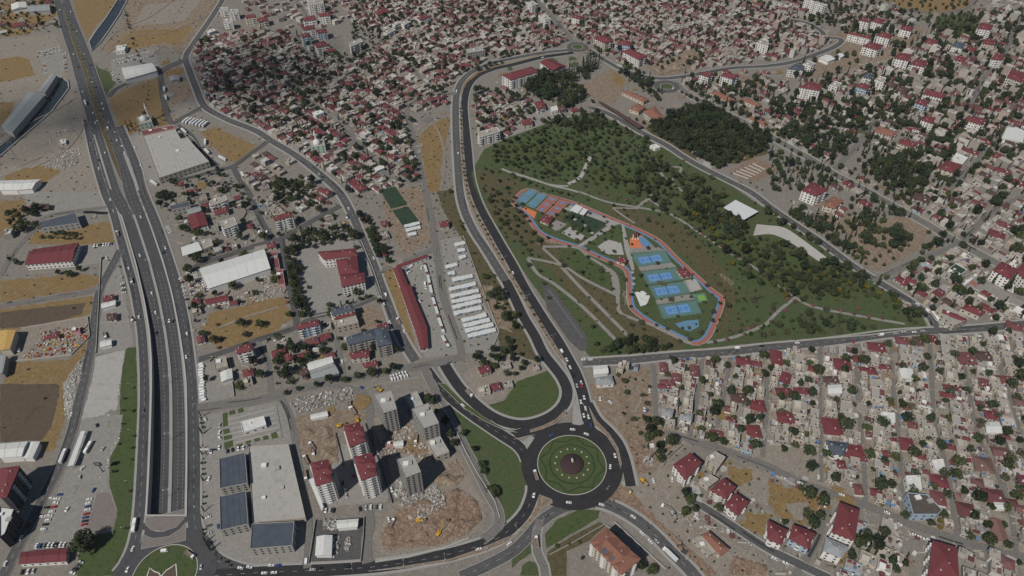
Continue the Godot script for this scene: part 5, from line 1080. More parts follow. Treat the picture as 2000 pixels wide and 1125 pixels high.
func build_park():
	sheet("park_lawn", FP([921, 338, 945, 292, 1000, 266, 1080, 237, 1160, 219, 1200, 238, 1300, 292, 1420, 357, 1500, 412, 1560, 452, 1680, 532, 1800, 617, 1812, 640, 1700, 652, 1500, 668, 1370, 681, 1152, 697, 1102, 640, 1042, 558, 985, 475, 945, 405, 925, 360]), "park_grass", 0.4, 0)
	sheet("dry_slope", FP([950, 400, 985, 395, 1020, 440, 1060, 470, 1110, 500, 1200, 540, 1210, 580, 1230, 610, 1340, 668, 1330, 682, 1235, 690, 1150, 620, 1090, 540, 1040, 490, 990, 450]), "dry_park", 1.2, 0)
	sheet("dry_slope", FP([1180, 400, 1240, 410, 1330, 440, 1380, 480, 1420, 540, 1440, 580, 1420, 640, 1400, 660, 1405, 580, 1340, 500, 1270, 455, 1190, 420]), "dry_park", 1.5, 0)
	sheet("lawn_patch", FP([1330, 400, 1420, 440, 1500, 500, 1560, 560, 1480, 560, 1400, 500]), "lawn", 2.5, 0)
	sheet("lawn_patch", FP([960, 300, 1050, 262, 1130, 262, 1140, 320, 1060, 340]), "lawn", 2.5, 0)
	sheet("dry_slope", FP([930, 330, 1000, 350, 1020, 360, 1000, 390, 1040, 450, 1000, 470, 960, 420]), "dry_park", 1.5, 0)
	sheet("lawn_patch", FP([1090, 500, 1130, 490, 1190, 540, 1195, 570, 1150, 550]), "lawn", 1.0, 0)
	sheet("lawn_patch", FP([1150, 330, 1230, 320, 1300, 350, 1250, 385, 1160, 370]), "lawn", 2.0, 0)
	sheet("lawn_patch", FP([1500, 470, 1590, 510, 1640, 560, 1560, 570, 1480, 520]), "lawn", 2.0, 0)
	sheet("lawn_patch", FP([1150, 690, 1155, 640, 1190, 655, 1220, 690, 1160, 697]), "lawn", 0.8, 0)
	sheet("bare_patch", TP(2, 1, [190, 255, 300, 290, 280, 310, 200, 300]), "red_dirt", 1.0, 0)
	sheet("track_infield", TP(2, 1, [30, 62, 90, 5, 370, 80, 560, 160, 740, 235, 860, 300, 960, 400, 1180, 600, 1215, 625, 1190, 735, 1110, 862, 1060, 872, 830, 760, 705, 650, 690, 480, 640, 425, 400, 318, 200, 250, 100, 140]), "park_grass", 0.2, 0)
	var loop := TP(2, 1, [12, 62, 84, -8, 200, 22, 370, 72, 560, 152, 740, 227, 860, 292, 960, 392, 1060, 482, 1180, 592, 1222, 622, 1216, 672, 1190, 742, 1150, 832, 1112, 872, 1060, 882, 950, 832, 830, 772, 730, 702, 697, 650, 692, 540, 680, 470, 640, 432, 520, 382, 400, 326, 290, 292, 200, 257, 150, 222, 100, 152, 40, 92, 12, 62])
	path("running_track", loop, 4.2, "track_red", -1.4); path("cycle_track", loop, 2.3, "track_blue", 1.9); path("track_edge", loop, 0.5, "kerb", -3.8)
	tennis_court(TP(2, 1, [690, 365, 895, 345, 935, 415, 740, 442]), TP(2, 1, [735, 386, 864, 367, 888, 403, 755, 423]), "blue tennis court beside the playground")
	tennis_court(TP(2, 1, [752, 470, 965, 445, 1000, 515, 797, 547]), TP(2, 1, [790, 488, 926, 470, 944, 508, 808, 528]), "blue tennis court beside the maroon clubhouse")
	tennis_court(TP(2, 1, [798, 552, 1010, 525, 1040, 596, 840, 632]), TP(2, 1, [831, 564, 966, 547, 990, 590, 850, 610]), "blue tennis court beside the rock garden")
	tennis_court(TP(2, 1, [852, 666, 1075, 636, 1112, 712, 880, 747]), TP(2, 1, [890, 674, 1031, 655, 1052, 702, 911, 722]), "blue tennis court beside the blue pool")
	var cA := W(1007, 393); var cB := W(1033, 368); var cC := W(1112, 397); var cD := W(1083, 426)
	for i in 4:
		var u0 := i * 0.25 + 0.01; var u1 := i * 0.25 + 0.24; var q := PackedVector2Array([cB.lerp(cC, u0), cB.lerp(cC, u1), cA.lerp(cD, u1), cA.lerp(cD, u0)]); var mid := (q[0] + q[2]) * 0.5
		var lb: String = ["teal and blue ball court at the corner of the running track", "teal and blue ball court beside the red ones", "red ball court with blue circles beside the teal ones", "red ball court with blue circles beside the white pavilion"][i]
		var o := thing("ball_court", Vector3(mid.x, 0, mid.y), lb, "ball court"); var l := PackedVector2Array()
		for p in q: l.append(p - mid)
		level += 0.012; inst("surface", flat_mesh(l, level), M.green_court if i < 2 else M.track_red, o); mark(q, 3)
		for e in 4: quad_in(o, l, ([[.12, .12, .88, .45], [.12, .55, .88, .88], [.3, .02, .7, .16], [.3, .84, .7, .98]] if i < 2 else [[.36, .42, .64, .58], [.3, .08, .7, .2], [.3, .8, .7, .92], [.44, .66, .56, .74]])[e], level + 0.01 + e * 0.003, "track_blue" if i >= 2 else "pool_blue")
		var g := Bag.new()
		for s in [[.1, .05, .9, .05], [.1, .95, .9, .95], [.1, .05, .1, .95], [.9, .05, .9, .95], [.1, .5, .9, .5]]: quad_lines(g, l, s[0], s[1], s[2], s[3], level + 0.03, 0.1)
		inst("court_lines", g.mesh(), M.white_paint, o)
		for e in 4:
			var f := Bag.new()
			for j in 7: f.tube(up3(l[e].lerp(l[(e + 1) % 4], j / 6.0), 0), up3(l[e].lerp(l[(e + 1) % 4], j / 6.0), 4.0), 0.07, 0.07, 4)
			for h in [2.0, 4.0]: f.tube(up3(l[e], h), up3(l[(e + 1) % 4], h), 0.06, 0.06, 4)
			inst("fence", f.mesh(), M.green_court, o)
	for a in [["pool_deck", [955, 772, 1020, 755, 1092, 749, 1096, 790, 1042, 818, 985, 802], "pool_blue"], ["play_ground", [690, 272, 760, 255, 832, 320, 690, 335], "orange_play"], ["play_ground", [735, 268, 770, 262, 830, 318, 765, 325], "track_blue"], ["rock_garden", [1005, 520, 1075, 510, 1115, 572, 1040, 590], "pale_concrete"], ["mini_court", [1052, 602, 1128, 592, 1148, 640, 1085, 654], "green_court"], ["skate_ground", [500, 322, 560, 280, 640, 300, 656, 370, 560, 366], "pale_concrete"], ["plaza", [290, 240, 340, 205, 425, 260, 395, 296], "pale_concrete"], ["plaza", [214, 196, 262, 166, 322, 190, 262, 236], "concrete"], ["paved_court", [718, 590, 768, 580, 808, 612, 790, 660, 752, 672, 735, 628], "metal_roof"], ["play_ground", [60, 100, 80, 90, 145, 120, 130, 158], "orange_play"], ["plaza", [300, 100, 345, 78, 640, 185, 600, 200, 450, 300, 400, 325, 380, 318, 560, 200], "pavement"], ["plaza", [640, 190, 655, 190, 690, 330, 720, 460, 700, 460, 660, 340], "pavement"], ["plaza", [690, 330, 850, 322, 900, 345, 690, 362], "concrete"], ["plaza", [740, 442, 935, 415, 965, 442, 752, 468], "concrete"], ["plaza", [840, 634, 1040, 600, 1070, 632, 850, 663], "concrete"]]:
		sheet(a[0], TP(2, 1, a[1]), a[2], 0.0, 2)
	sheet("mini_court_field", TP(2, 1, [1084, 610, 1124, 603, 1141, 634, 1100, 641]), "lime_line", 0.0).material_override = plain("lime", C(.16, .30, .06))
	sheet("pitch_lawn", TP(2, 1, [300, 160, 360, 110, 560, 185, 480, 240, 400, 215]), "turf", 0.0, 2)
	for a in [[[180, 322, 370, 326, 450, 380, 560, 452, 598, 500, 618, 600, 628, 700, 700, 740, 850, 792, 1055, 892], 4.5], [[92, 386, 290, 432, 420, 510, 612, 606], 4.0], [[92, 390, 150, 480, 250, 542, 420, 680, 600, 860, 650, 905], 4.5], [[290, 440, 400, 560, 560, 722, 682, 852, 682, 915], 4.5], [[180, 330, 240, 385, 300, 440], 3.5], [[560, 455, 600, 500, 614, 600], 9.0], [[395, 0, 560, 60, 740, 92, 900, 122, 980, 162, 1100, 242, 1250, 342, 1400, 432, 1500, 500, 1650, 612, 1760, 672, 2000, 722, 2300, 775], 4.0], [[735, 85, 790, 48, 832, 8], 5.0], [[590, 95, 650, 140, 720, 185], 3.0], [[590, 95, 740, 98], 3.0], [[800, 40, 900, 112], 3.5], [[850, -140, 990, -140, 920, -65, 850, -140], 4.0], [[920, -65, 1000, 0], 4.0], [[1500, 765, 1560, 700, 1660, 620], 4.0], [[1140, 885, 1300, 852, 1480, 782, 1500, 765], 4.0]]:
		path("park_path", TP(2, 1, a[0]), a[1] * 0.85, "concrete")
	path("stone_path", TP(2, 0, [330, 1080, 400, 1040, 440, 960, 458, 920]), 5.0, "pale_concrete"); path("park_path", TP(2, 0, [-60, 990, 0, 1015, 100, 1045, 230, 1085, 330, 1092]), 3.5, "pavement")
	path("park_path", FP([1000, 337, 1040, 350, 1078, 363, 1110, 370, 1130, 376]), 3.5, "pavement")
	var lot := sheet("hillside_car_park", TP(2, 1, [178, 545, 235, 560, 440, 850, 436, 932, 398, 932, 330, 870, 205, 690]), "old_asphalt", 0.0)
	var bays := Bag.new()
	for i in 20:
		var t := i / 19.0; var a := W(1000 + lerpf(225, 415, t) / 3.0, 375 + lerpf(580, 850, t) / 3.0); var b := W(1000 + lerpf(255, 445, t) / 3.0, 375 + lerpf(590, 862, t) / 3.0)
		var c := a.lerp(b, -0.5); bays.quad_to(up3(a, level + .01), up3(a + Vector2(0, .3), level + .01), up3(c + Vector2(0, .3), level + .01), up3(c, level + .01), Vector3.UP)
	inst("bay_lines", bays.mesh(), M.white_paint, lot).set_meta("kind", "stuff")
	var toy := thing("play_tower", P(1240, 462), "dark red climbing tower with white slides on the orange play ground", "play tower")
	for k in 3:
		var tw := Bag.new(); tw.box(yaw(k, Vector3(k * 2.2 - 2.2, 0, (k % 2) * 2.0)), Vector3(-1, 0, -1), Vector3(1, 4.5 + k, 1)); inst("tower", tw.mesh(), M.red_roof, toy)
		var sl := Bag.new(); sl.tube(Vector3(k * 2.2 - 2.2, 3.6, 1), Vector3(k * 3.2 - 3.2, 0.4, 6), 0.45, 0.45, 6); inst("slide", sl.mesh(), M.white_wall, toy)
	building("clubhouse", "maroon hipped clubhouse beside the tennis courts", "house_red", TP(2, 1, [968, 456, 1010, 440, 1052, 484, 1000, 496], 4), 4)
	building("pavilion", "small maroon pavilion at the bend of the running track", "house_red", TP(2, 1, [613, 402, 630, 378, 676, 394, 660, 420], 4), 4)
	building("pavilion", "small maroon pavilion beside the red ball courts", "house_red", TP(2, 1, [165, 166, 190, 134, 240, 150, 215, 186], 4), 4)
	building("pavilion", "white flat pavilion beside the red ball courts", "canopy_white", TP(2, 1, [340, 105, 375, 72, 416, 88, 385, 126], 4), 4)
	building("pavilion", "beige flat pavilion joined to the white one", "canopy", TP(2, 1, [392, 126, 418, 92, 446, 104, 420, 136], 4), 4)
	var gz := gazebo_mesh(); var gi := 0
	var spots := [[2, 1, 505, 10], [2, 1, 552, 22], [2, 1, 615, 42], [2, 1, 668, 52], [2, 1, 1070, 222], [2, 1, 1115, 257], [2, 1, 1165, 290], [2, 1, 1220, 322], [2, 1, 1270, 352], [2, 1, 1325, 388], [2, 1, 1375, 427], [2, 1, 1480, 497], [2, 1, 1280, 832], [2, 1, 1330, 812], [2, 1, 1260, 872], [2, 1, 1385, 805], [2, 1, 1410, 788], [3, 1, 40, 542], [3, 1, 105, 582], [3, 1, 110, 632], [3, 1, 155, 647], [3, 1, 95, 700], [3, 1, 30, 702], [3, 1, 260, 672], [3, 1, 340, 687], [3, 1, 425, 702], [3, 1, 500, 722], [3, 1, 585, 737], [3, 1, 665, 747], [3, 1, 525, 690], [2, 1, 705, 480], [2, 1, 712, 515], [2, 1, 712, 548], [2, 1, 560, 230], [2, 1, 470, 250], [2, 1, 370, 170], [2, 1, 430, 205], [2, 1, 530, 350]]
	for s in spots:
		var inside: bool = s[0] == 2 and (s[2] == 705 or s[2] == 712 or (s[2] < 600 and s[3] > 150))
		var o := thing("gazebo", P(s[0] * 500 + s[2] / 3.0, s[1] * 375 + s[3] / 3.0), "grey roofed picnic shelter inside the running track" if inside else "small red roofed picnic gazebo beside a pale park path", "gazebo", "picnic shelters inside the track" if inside else "picnic gazebos along the park paths", rng.randf() * 0.6 + 0.3)
		inst("roof", gz[0], M.flat_roof if inside else [M.brown_roof, M.faded_red_roof][gi % 2], o); inst("bench", gz[1], M.tan_wood, o); gi += 1
		for c in [[-1, -1], [1, -1], [1, 1], [-1, 1]]: inst("post", gz[2], M.tan_wood, o).position = Vector3(c[0] * 1.5, 0, c[1] * 1.5)
	# seat terraces below the white canopy
	var up := smooth(TP(3, 1, [-70, 205, 0, 212, 90, 225, 190, 290, 340, 402])); var dn := smooth(TP(3, 1, [-90, 262, 0, 250, 60, 265, 150, 312, 322, 426]))
	var st := thing("seat_terrace", up3(up[up.size() / 2], 0), "curved pale stone seat terraces on the park slope", "seating")
	var n := mini(up.size(), dn.size())
	for k in 7:
		var line := PackedVector2Array()
		for i in n: line.append(up[i * (up.size() - 1) / (n - 1)].lerp(dn[i * (dn.size() - 1) / (n - 1)], k / 7.0) - Vector2(st.position.x, st.position.z))
		inst("step", wall_ribbon(line, -0.9, 0.9, 0.0, 3.4 - k * 0.45).mesh(), M.kerb, st)
	mark(TP(3, 1, [-120, 180, 0, 190, 100, 205, 210, 275, 370, 400, 340, 450, 150, 335, 60, 290, -60, 275, -130, 290]), 3); mark(TP(2, 1, [1200, 60, 1310, 20, 1480, 110, 1500, 200, 1420, 230, 1340, 190]), 3)
	# monument on the roundabout, hedge star, lamps
	var c := W(1117, 907); var mo := thing("monument", Vector3(c.x, 0.5, c.y), "dark maroon domed mound with a white loop sculpture on the roundabout", "monument")
	inst("mound", lathe([Vector2(9.8, 0), Vector2(9.4, 1.1), Vector2(7.5, 2.2), Vector2(4.5, 3.1), Vector2(2, 3.5), Vector2(0, 3.6)], 40).mesh(), plain("mound_cover", C(.045, .028, .03)), mo)
	var lp := Bag.new()
	for i in 14:
		var a := TAU * i / 14; var b := TAU * (i + 1) / 14
		lp.tube(Vector3(0.5 * sin(a), 5.6 + 2.1 * cos(a), 1.1 * sin(a)), Vector3(0.5 * sin(b), 5.6 + 2.1 * cos(b), 1.1 * sin(b)), 0.34, 0.34, 6)
	inst("sculpture", lp.mesh(), M.white_wall, mo)
	var ring := disc(c.x, c.y, 18.5, 64); ring.append(ring[0]); var hedge := inst("ring_hedge", wall_ribbon(ring, -0.35, 0.35, 0.4, 0.95).mesh(), M.turf, self); meta(hedge, "low dark circular hedge round the roundabout monument", "hedge")
	var star := PackedVector2Array()
	for i in 17: star.append(c + Vector2.from_angle(TAU * i / 16 + 0.2) * (27.0 if i % 2 == 0 else 22.0))
	var sh := inst("star_hedge", wall_ribbon(star, -0.4, 0.4, 0.4, 0.9).mesh(), M.turf, self); meta(sh, "low dark star-shaped hedge near the roundabout's kerb", "hedge")
	var yg := Bag.new()
	for i in 3: yg.tube(Vector3(0, 0.9, 0), Vector3(cos(TAU * i / 3) * 0.95, 1.5, sin(TAU * i / 3) * 0.95), 0.22, 0.16, 5)
	var ym := yg.mesh(); var sg := Bag.new(); sg.tube(Vector3.ZERO, Vector3(0, 0.95, 0), 0.14, 0.14, 5); var smm := sg.mesh()
	for i in 14:
		var o := thing("garden_light", Vector3(c.x + 14.0 * cos(TAU * i / 14), 0.5, c.y + 14.0 * sin(TAU * i / 14)), "white three-armed garden light in the ring round the monument", "garden light", "garden lights round the monument", i)
		inst("stem", smm, M.white_wall, o); inst("arms", ym, M.white_wall, o)
	# flower bed emblem on the lower roundabout
	for a in [["maroon flower bed with white outline, left petal", [286, 1140, 288, 1125, 293, 1110, 302, 1117, 311, 1120, 315, 1128, 313, 1140]], ["maroon flower bed with white outline, right petal", [317, 1140, 317, 1124, 325, 1115, 336, 1108, 344, 1102, 345, 1115, 347, 1140]]]:
		var q := FP(a[1]); var m := q[0]; var o := thing("flower_bed", Vector3(m.x, 0.5, m.y), a[0], "flower bed"); var l := PackedVector2Array()
		for p in q: l.append(p - m)
		inst("bed", flat_mesh(l, 0.04), M.ploughed, o); l.append(l[0]); inst("edging", wall_ribbon(l, -0.3, 0.3, 0.0, 0.2).mesh(), M.white_wall, o)
	# planted lettering on the lawns: short pale clipped strokes, too worn to read
	for a in [["lawn_lettering", "pale planted lettering on the dry slope beside the running track", 1213, 568, 1220, 597, 11], ["lawn_lettering", "pale planted lettering on the lawn above the running track", 1402, 538, 1428, 559, 9]]:
		var o := thing(a[0], P(a[2], a[3]), a[1], "lettering"); var p := W(a[2], a[3]); var q := W(a[4], a[5]); var d: Vector2 = (q - p) / float(a[6]); var s: Vector2 = d.orthogonal().normalized() * 2.6
		for row in 2:
			for i in a[6]:
				var g := Bag.new(); var b: Vector2 = d * float(i) + s * (row * 1.25)
				for e in 3:
					var u := b + d * rng.randf() * 0.7 + s * rng.randf() * 0.8; var v := u + (d * 0.6 if e % 2 else s * 0.7); g.tube(up3(u, 0.2), up3(v, 0.2), 0.22, 0.22, 4)
				inst("letter_strokes", g.mesh(), M.beige_wall, o)
	# terraced garden beside the showrooms
	var tg := FP([435, 815, 540, 790, 552, 855, 440, 880]); sheet("terrace_garden", tg, "concrete", 0.0)
	for i in 6: path("terrace_wall", FP([441 + i * 2.0, 822 + i * 9.0, 536 + i * 2.2, 797 + i * 9.5]), 1.2, "grey_wall")
	for a in [[435, 808, 444, 806, 446, 832, 436, 835], [436, 840, 448, 837, 450, 846, 437, 849], [437, 853, 453, 849, 454, 857, 438, 861], [438, 865, 455, 860, 456, 872, 439, 879], [447, 804, 458, 801, 460, 809, 449, 812], [464, 800, 474, 797, 476, 805, 466, 808], [462, 870, 474, 866, 475, 871, 463, 875], [480, 863, 490, 860, 491, 865, 481, 869], [496, 858, 507, 855, 509, 861, 498, 864], [513, 853, 523, 850, 526, 858, 515, 861], [529, 848, 540, 843, 544, 855, 532, 858]]: sheet("garden_bed", FP(a), "lawn", 0.0)
func quad_in(o: Node3D, l: PackedVector2Array, r: Array, y: float, m: String):
	var pts := PackedVector2Array()
	for uv in [[r[0], r[1]], [r[2], r[1]], [r[2], r[3]], [r[0], r[3]]]: pts.append(l[0].lerp(l[1], uv[0]).lerp(l[3].lerp(l[2], uv[0]), uv[1]))
	inst("marked_area", flat_mesh(pts, y), M[m], o)

# ---------------------------------------------------------------- low houses
var lane_points := []
func nearest_lane(x: float, z: float) -> String:
	if lane_points.is_empty():
		for r in road_lines:
			var pts: PackedVector2Array = r[0]
			for i in range(0, pts.size(), 5): lane_points.append([pts[i], r[2], r])
	var best := 1e9; var name := ""
	for a in lane_points:
		var d: float = absf(a[0].x - x) + absf(a[0].y - z)
		if d < best: best = d; name = a[1]
	return name
func box_mesh(lo: Vector3, hi: Vector3) -> ArrayMesh:
	var g := Bag.new(); g.box(I, lo, hi, true); return g.mesh()
func house_proto(kind: String, wall: String, roof: String, storeys: int, extra: int) -> Node3D:
	# ten metres by ten, to be stretched to the plot
	var o := Node3D.new(); var h := 3.2 * storeys + 0.3
	inst("wall", box_mesh(Vector3(-5, -0.2, -5), Vector3(5, h, 5)), M[wall], o)
	if kind == "hip" or kind == "gable":
		var r := Bag.new(); r.hip(I, 5.5, 5.5, h - 0.1, 1.5 if kind == "hip" else 1.3, 4.6 if kind == "hip" else 0.0); var rf := inst("roof", r.mesh(), M[roof], o)
		inst("chimney", box_mesh(Vector3(1.2, h, -1.6), Vector3(1.9, h + 2.0, -0.9)), M.beige_wall, rf)
	else:
		inst("roof", box_mesh(Vector3(-4.8, h - 0.1, -4.8), Vector3(4.8, h + 0.05, 4.8)), M[roof], o)
		var p := Bag.new()
		for b in [[-5, -5, 5, -4.75], [-5, 4.75, 5, 5], [-5, -4.75, -4.75, 4.75], [4.75, -4.75, 5, 4.75]]: p.box(I, Vector3(b[0], h - 0.05, b[1]), Vector3(b[2], h + 0.75, b[3]))
		inst("parapet", p.mesh(), M[wall], o)
		if extra & 1: inst("upper_room", box_mesh(Vector3(-4.2, h, -4.3), Vector3(0.6, h + 2.6, 0.4)), M[wall], o)
		if extra & 2: inst("lean_to_roof", box_mesh(Vector3(0.8, h + 0.9, -4.4), Vector3(4.4, h + 1.05, 1.0)), M[["red_roof", "metal_roof", "faded_red_roof"][extra % 3]], o)
		if extra & 4:
			for c in [[-3.8, -3.8], [3.8, -3.8], [3.8, 3.8], [-3.8, 3.8], [0, 3.8]]: inst("column_stub", box_mesh(Vector3(c[0] - .22, h, c[1] - .22), Vector3(c[0] + .22, h + 1.5, c[1] + .22)), M.bare_concrete, o)
	if kind == "flat" or extra & 1:
		var t := Bag.new(); t.tube(Vector3(2.6, h + 0.1, 2.2), Vector3(2.6, h + 1.5, 2.2), 0.62, 0.62, 8); inst("water_tank", t.mesh(), M.container_white, o)
		var s := Bag.new(); s.box(Transform3D(Basis(Vector3.RIGHT, 0.6), Vector3(1.2, h + 0.6, 2.9)), Vector3(-.9, -.05, -.6), Vector3(.9, .05, .6), true); inst("solar_panel", s.mesh(), M.window_glass, o)
	for i in storeys:
		for x in [-2.8, 2.8]: inst("window", window_box, M.window_glass, o).position = Vector3(x, 1.7 + 3.2 * i, 5.0)
		var w := inst("window", window_box, M.window_glass, o); w.position = Vector3(-5.0, 1.7 + 3.2 * i, 1.0); w.rotation.y = PI / 2
	inst("door", box_mesh(Vector3(-.5, 0, 4.98), Vector3(.5, 2.1, 5.06)), M.dark_wall, o)
	return o

var house_list := []   # [x, z, turn, width, depth, kind, size in the picture]
func fits(x: float, z: float, turn: float, w: float, d: float) -> bool:
	var c := cos(turn); var s := sin(turn)
	for a in [[0, 0], [-1, -1], [1, -1], [1, 1], [-1, 1], [0, 1], [0, -1], [1, 0], [-1, 0]]:
		var u: float = a[0] * (w * 0.5 - 1.1); var v: float = a[1] * (d * 0.5 - 1.1)
		if not is_free(x + u * c + v * s, z - u * s + v * c): return false
	return true
func claim(x: float, z: float, turn: float, w: float, d: float):
	var c := cos(turn); var s := sin(turn); var q := PackedVector2Array()
	for a in [[-1, -1], [1, -1], [1, 1], [-1, 1]]:
		var u: float = a[0] * (w * 0.5 - 0.5); var v: float = a[1] * (d * 0.5 - 0.5); q.append(Vector2(x + u * c + v * s, z - u * s + v * c))
	mark(q, 3)
func quarter(poly: PackedVector2Array, d0: Vector2, d1: Vector2, cw: float, cd: float, red: float, fill: float, tall := 0.2):
	var turn := -(d1 - d0).angle() + PI / 2; var lo := Vector2(1e9, 1e9); var hi := -lo; var b := Transform2D(-turn, Vector2.ZERO)
	for p in poly:
		var q := p * b; lo = lo.min(q); hi = hi.max(q)
	var x := lo.x; var col := 0
	while x < hi.x:
		var z := lo.y + rng.randf() * cd; col += 1; var run := 0
		while z < hi.y:
			var w := cw * rng.randf_range(0.72, 0.98); var d := cd * rng.randf_range(0.6, 1.15); run += 1
			var c := b * Vector2(x + cw * 0.5 + rng.randf_range(-.5, .5), z + d * 0.5)
			if rng.randf() < fill and Geometry2D.is_point_in_polygon(c, poly):
				var t := turn + rng.randfn(0.0, 0.05)
				for sh in [1.0, 0.72]:
					if fits(c.x, c.y, t, w * sh, d * sh):
						house_list.append([c.x, c.y, t, w * sh * 0.97, d * sh * 0.97, rng.randf() < red, 0.0, rng.randf() < tall]); claim(c.x, c.y, t, w * sh, d * sh); break
			z += d + (rng.randf_range(0.3, 1.6) if run % 7 else 5.0)
		x += cw + (0.4 if col % 4 else 2.4)

func infill(poly: PackedVector2Array, d0: Vector2, d1: Vector2, lo_s: float, hi_s: float, tries: int, red: float):   # smaller houses in the gaps
	var turn := -(d1 - d0).angle() + PI / 2; var lo := poly[0]; var hi := poly[0]
	for p in poly: lo = lo.min(p); hi = hi.max(p)
	for i in tries:
		var p := Vector2(rng.randf_range(lo.x, hi.x), rng.randf_range(lo.y, hi.y))
		if not is_free(p.x, p.y) or not Geometry2D.is_point_in_polygon(p, poly): continue
		var w := rng.randf_range(lo_s, hi_s); var d := rng.randf_range(lo_s, hi_s); var t := turn + rng.randfn(0, 0.07)
		if fits(p.x, p.y, t, w, d): house_list.append([p.x, p.y, t, w * .98, d * .98, rng.randf() < red, 0.0, false]); claim(p.x, p.y, t, w, d)
func build_houses():
	var seeds := [[3, 2, [97, 40, 95, 55, 100, 200, 95, 65, 380, 240, 110, 100, 505, 385, 120, 70, 560, 425, 50, 40, 430, 465, 60, 50, 535, 610, 55, 60, 640, 630, 70, 45, 700, 400, 50, 40, 745, 330, 40, 45, 820, 345, 80, 75, 935, 510, 45, 35, 1010, 560, 100, 70, 1060, 55, 90, 35, 1095, 18, 120, 36, 1260, 110, 70, 40, 1365, 390, 90, 60, 1270, 465, 110, 90, 1235, 570, 70, 50, 1330, 650, 120, 75, 1165, 730, 100, 75, 1395, 305, 60, 30, 1090, 455, 35, 30, 900, 420, 60, 35, 1120, 650, 40, 35, 1440, 690, 60, 40, 1485, 725, 60, 40, 1355, 850, 80, 110, 810, 125, 40, 45, 1480, 100, 60, 40, 200, 30, 90, 40]],
		[2, 2, [1325, 85, 90, 60, 1440, 120, 90, 70, 1420, 270, 85, 75, 1285, 205, 60, 40, 895, 8, 80, 30]],
		[3, 1, [55, 965, 75, 95, 640, 900, 100, 60, 550, 970, 100, 45, 440, 1000, 100, 70, 790, 865, 80, 50, 885, 865, 50, 60, 590, 1040, 100, 50, 1165, 965, 100, 80, 1260, 965, 90, 60, 1395, 1090, 90, 50, 685, 1015, 80, 30, 365, 1105, 90, 40, 960, 850, 70, 50, 840, 510, 60, 35, 940, 445, 45, 30, 1450, 780, 90, 60, 1240, 60, 80, 50, 900, 35, 90, 60, 1370, 60, 90, 50, 1345, 240, 90, 55, 1390, 185, 90, 50]],
		[2, 1, [890, 1020, 50, 60, 1070, 1040, 55, 70, 1360, 985, 90, 55, 910, 1110, 90, 40]],
		[3, 0, [1275, 820, 80, 45, 1430, 850, 80, 50, 1190, 880, 90, 40, 1375, 1005, 80, 40, 1465, 1060, 80, 50, 1200, 620, 110, 50, 1330, 440, 60, 30, 1040, 330, 50, 30]]]
	for a in seeds:
		for i in range(0, a[2].size(), 4):
			var y: float = a[1] * 375 + a[2][i + 1] / 3.0; var p := W(a[0] * 500 + a[2][i] / 3.0, y, 5.0); var s := S(y); var w: float = a[2][i + 2] / 3.0 / s; var d: float = a[2][i + 3] / 3.0 / s / 0.8
			var t: float = (-0.07 if a[1] == 2 or (a[1] == 1 and a[2][i + 1] > 800) else -0.62) + rng.randf_range(-.06, .06)
			if a[1] == 2 and a[0] == 3: t -= 0.14 * a[2][i] / 1500.0
			house_list.append([p.x, p.y, t, w, d, true, 0.0, false]); claim(p.x, p.y, t, w, d)
	var g := Bag.new()
	quarter(FP([1285, 714, 1500, 692, 1700, 674, 1900, 658, 2015, 648, 2015, 1088, 1900, 1058, 1760, 1010, 1620, 955, 1500, 902, 1360, 852, 1285, 830]), W(1744, 750), W(1757, 883), 12.5, 12.5, 0.10, 0.97, 0.1)
	infill(FP([1200, 720, 1500, 692, 1700, 674, 1900, 658, 2015, 648, 2015, 1088, 1900, 1058, 1760, 1010, 1620, 955, 1500, 902, 1360, 852, 1285, 830]), W(1744, 750), W(1757, 883), 5.0, 9.0, 5000, 0.08)
	quarter(FP([1630, 990, 1900, 1072, 2015, 1100, 2015, 1140, 1640, 1140]), W(1683, 983), W(1760, 1016), 11, 12, 0.12, 0.55)
	quarter(FP([1700, 555, 1860, 492, 2015, 565, 2015, 622, 1830, 640, 1780, 600]), W(1753, 573), W(1787, 595), 11, 13, 0.2, 0.8)
	quarter(FP([1760, 398, 1900, 330, 2015, 265, 2015, 540, 1880, 468]), W(1750, 405), W(1835, 453), 12, 14, 0.25, 0.9, 0.35)
	infill(FP([1700, 555, 1860, 470, 1760, 398, 2015, 265, 2015, 622, 1830, 640]), W(1750, 405), W(1835, 453), 5.0, 9.0, 2500, 0.2)
	quarter(FP([1700, 125, 1830, 60, 2015, 10, 2015, 262, 1900, 312, 1850, 362, 1800, 300, 1760, 185]), W(1800, 180), W(1900, 215), 11.5, 13, 0.36, 0.78, 0.55)
	quarter(FP([1132, 82, 1050, -10, 1540, -10, 1600, 58, 1632, 82, 1550, 112, 1400, 132, 1290, 142, 1230, 132, 1180, 108]), W(1200, 60), W(1330, 110), 12.0, 11.5, 0.5, 0.92, 0.25)
	quarter(FP([850, -10, 1035, -10, 1108, 74, 1100, 92, 1000, 108, 930, 128, 895, 160, 860, 175, 790, 150, 690, 128, 760, 80, 690, 40, 720, -10]), W(780, 60), W(900, 110), 12.0, 11.5, 0.5, 0.92, 0.25)
	quarter(FP([380, 75, 440, 62, 560, 60, 650, 130, 790, 150, 885, 185, 880, 208, 800, 218, 815, 310, 822, 352, 765, 355, 695, 390, 655, 350, 590, 305, 520, 262, 425, 215, 400, 198, 380, 130]), W(500, 256), W(600, 320), 12.5, 12.0, 0.45, 0.9, 0.2)
	infill(FP([385, 80, 560, 62, 650, 130, 885, 185, 805, 218, 822, 352, 695, 390, 520, 262, 400, 198]), W(500, 256), W(600, 320), 5.0, 9.0, 3000, 0.25)
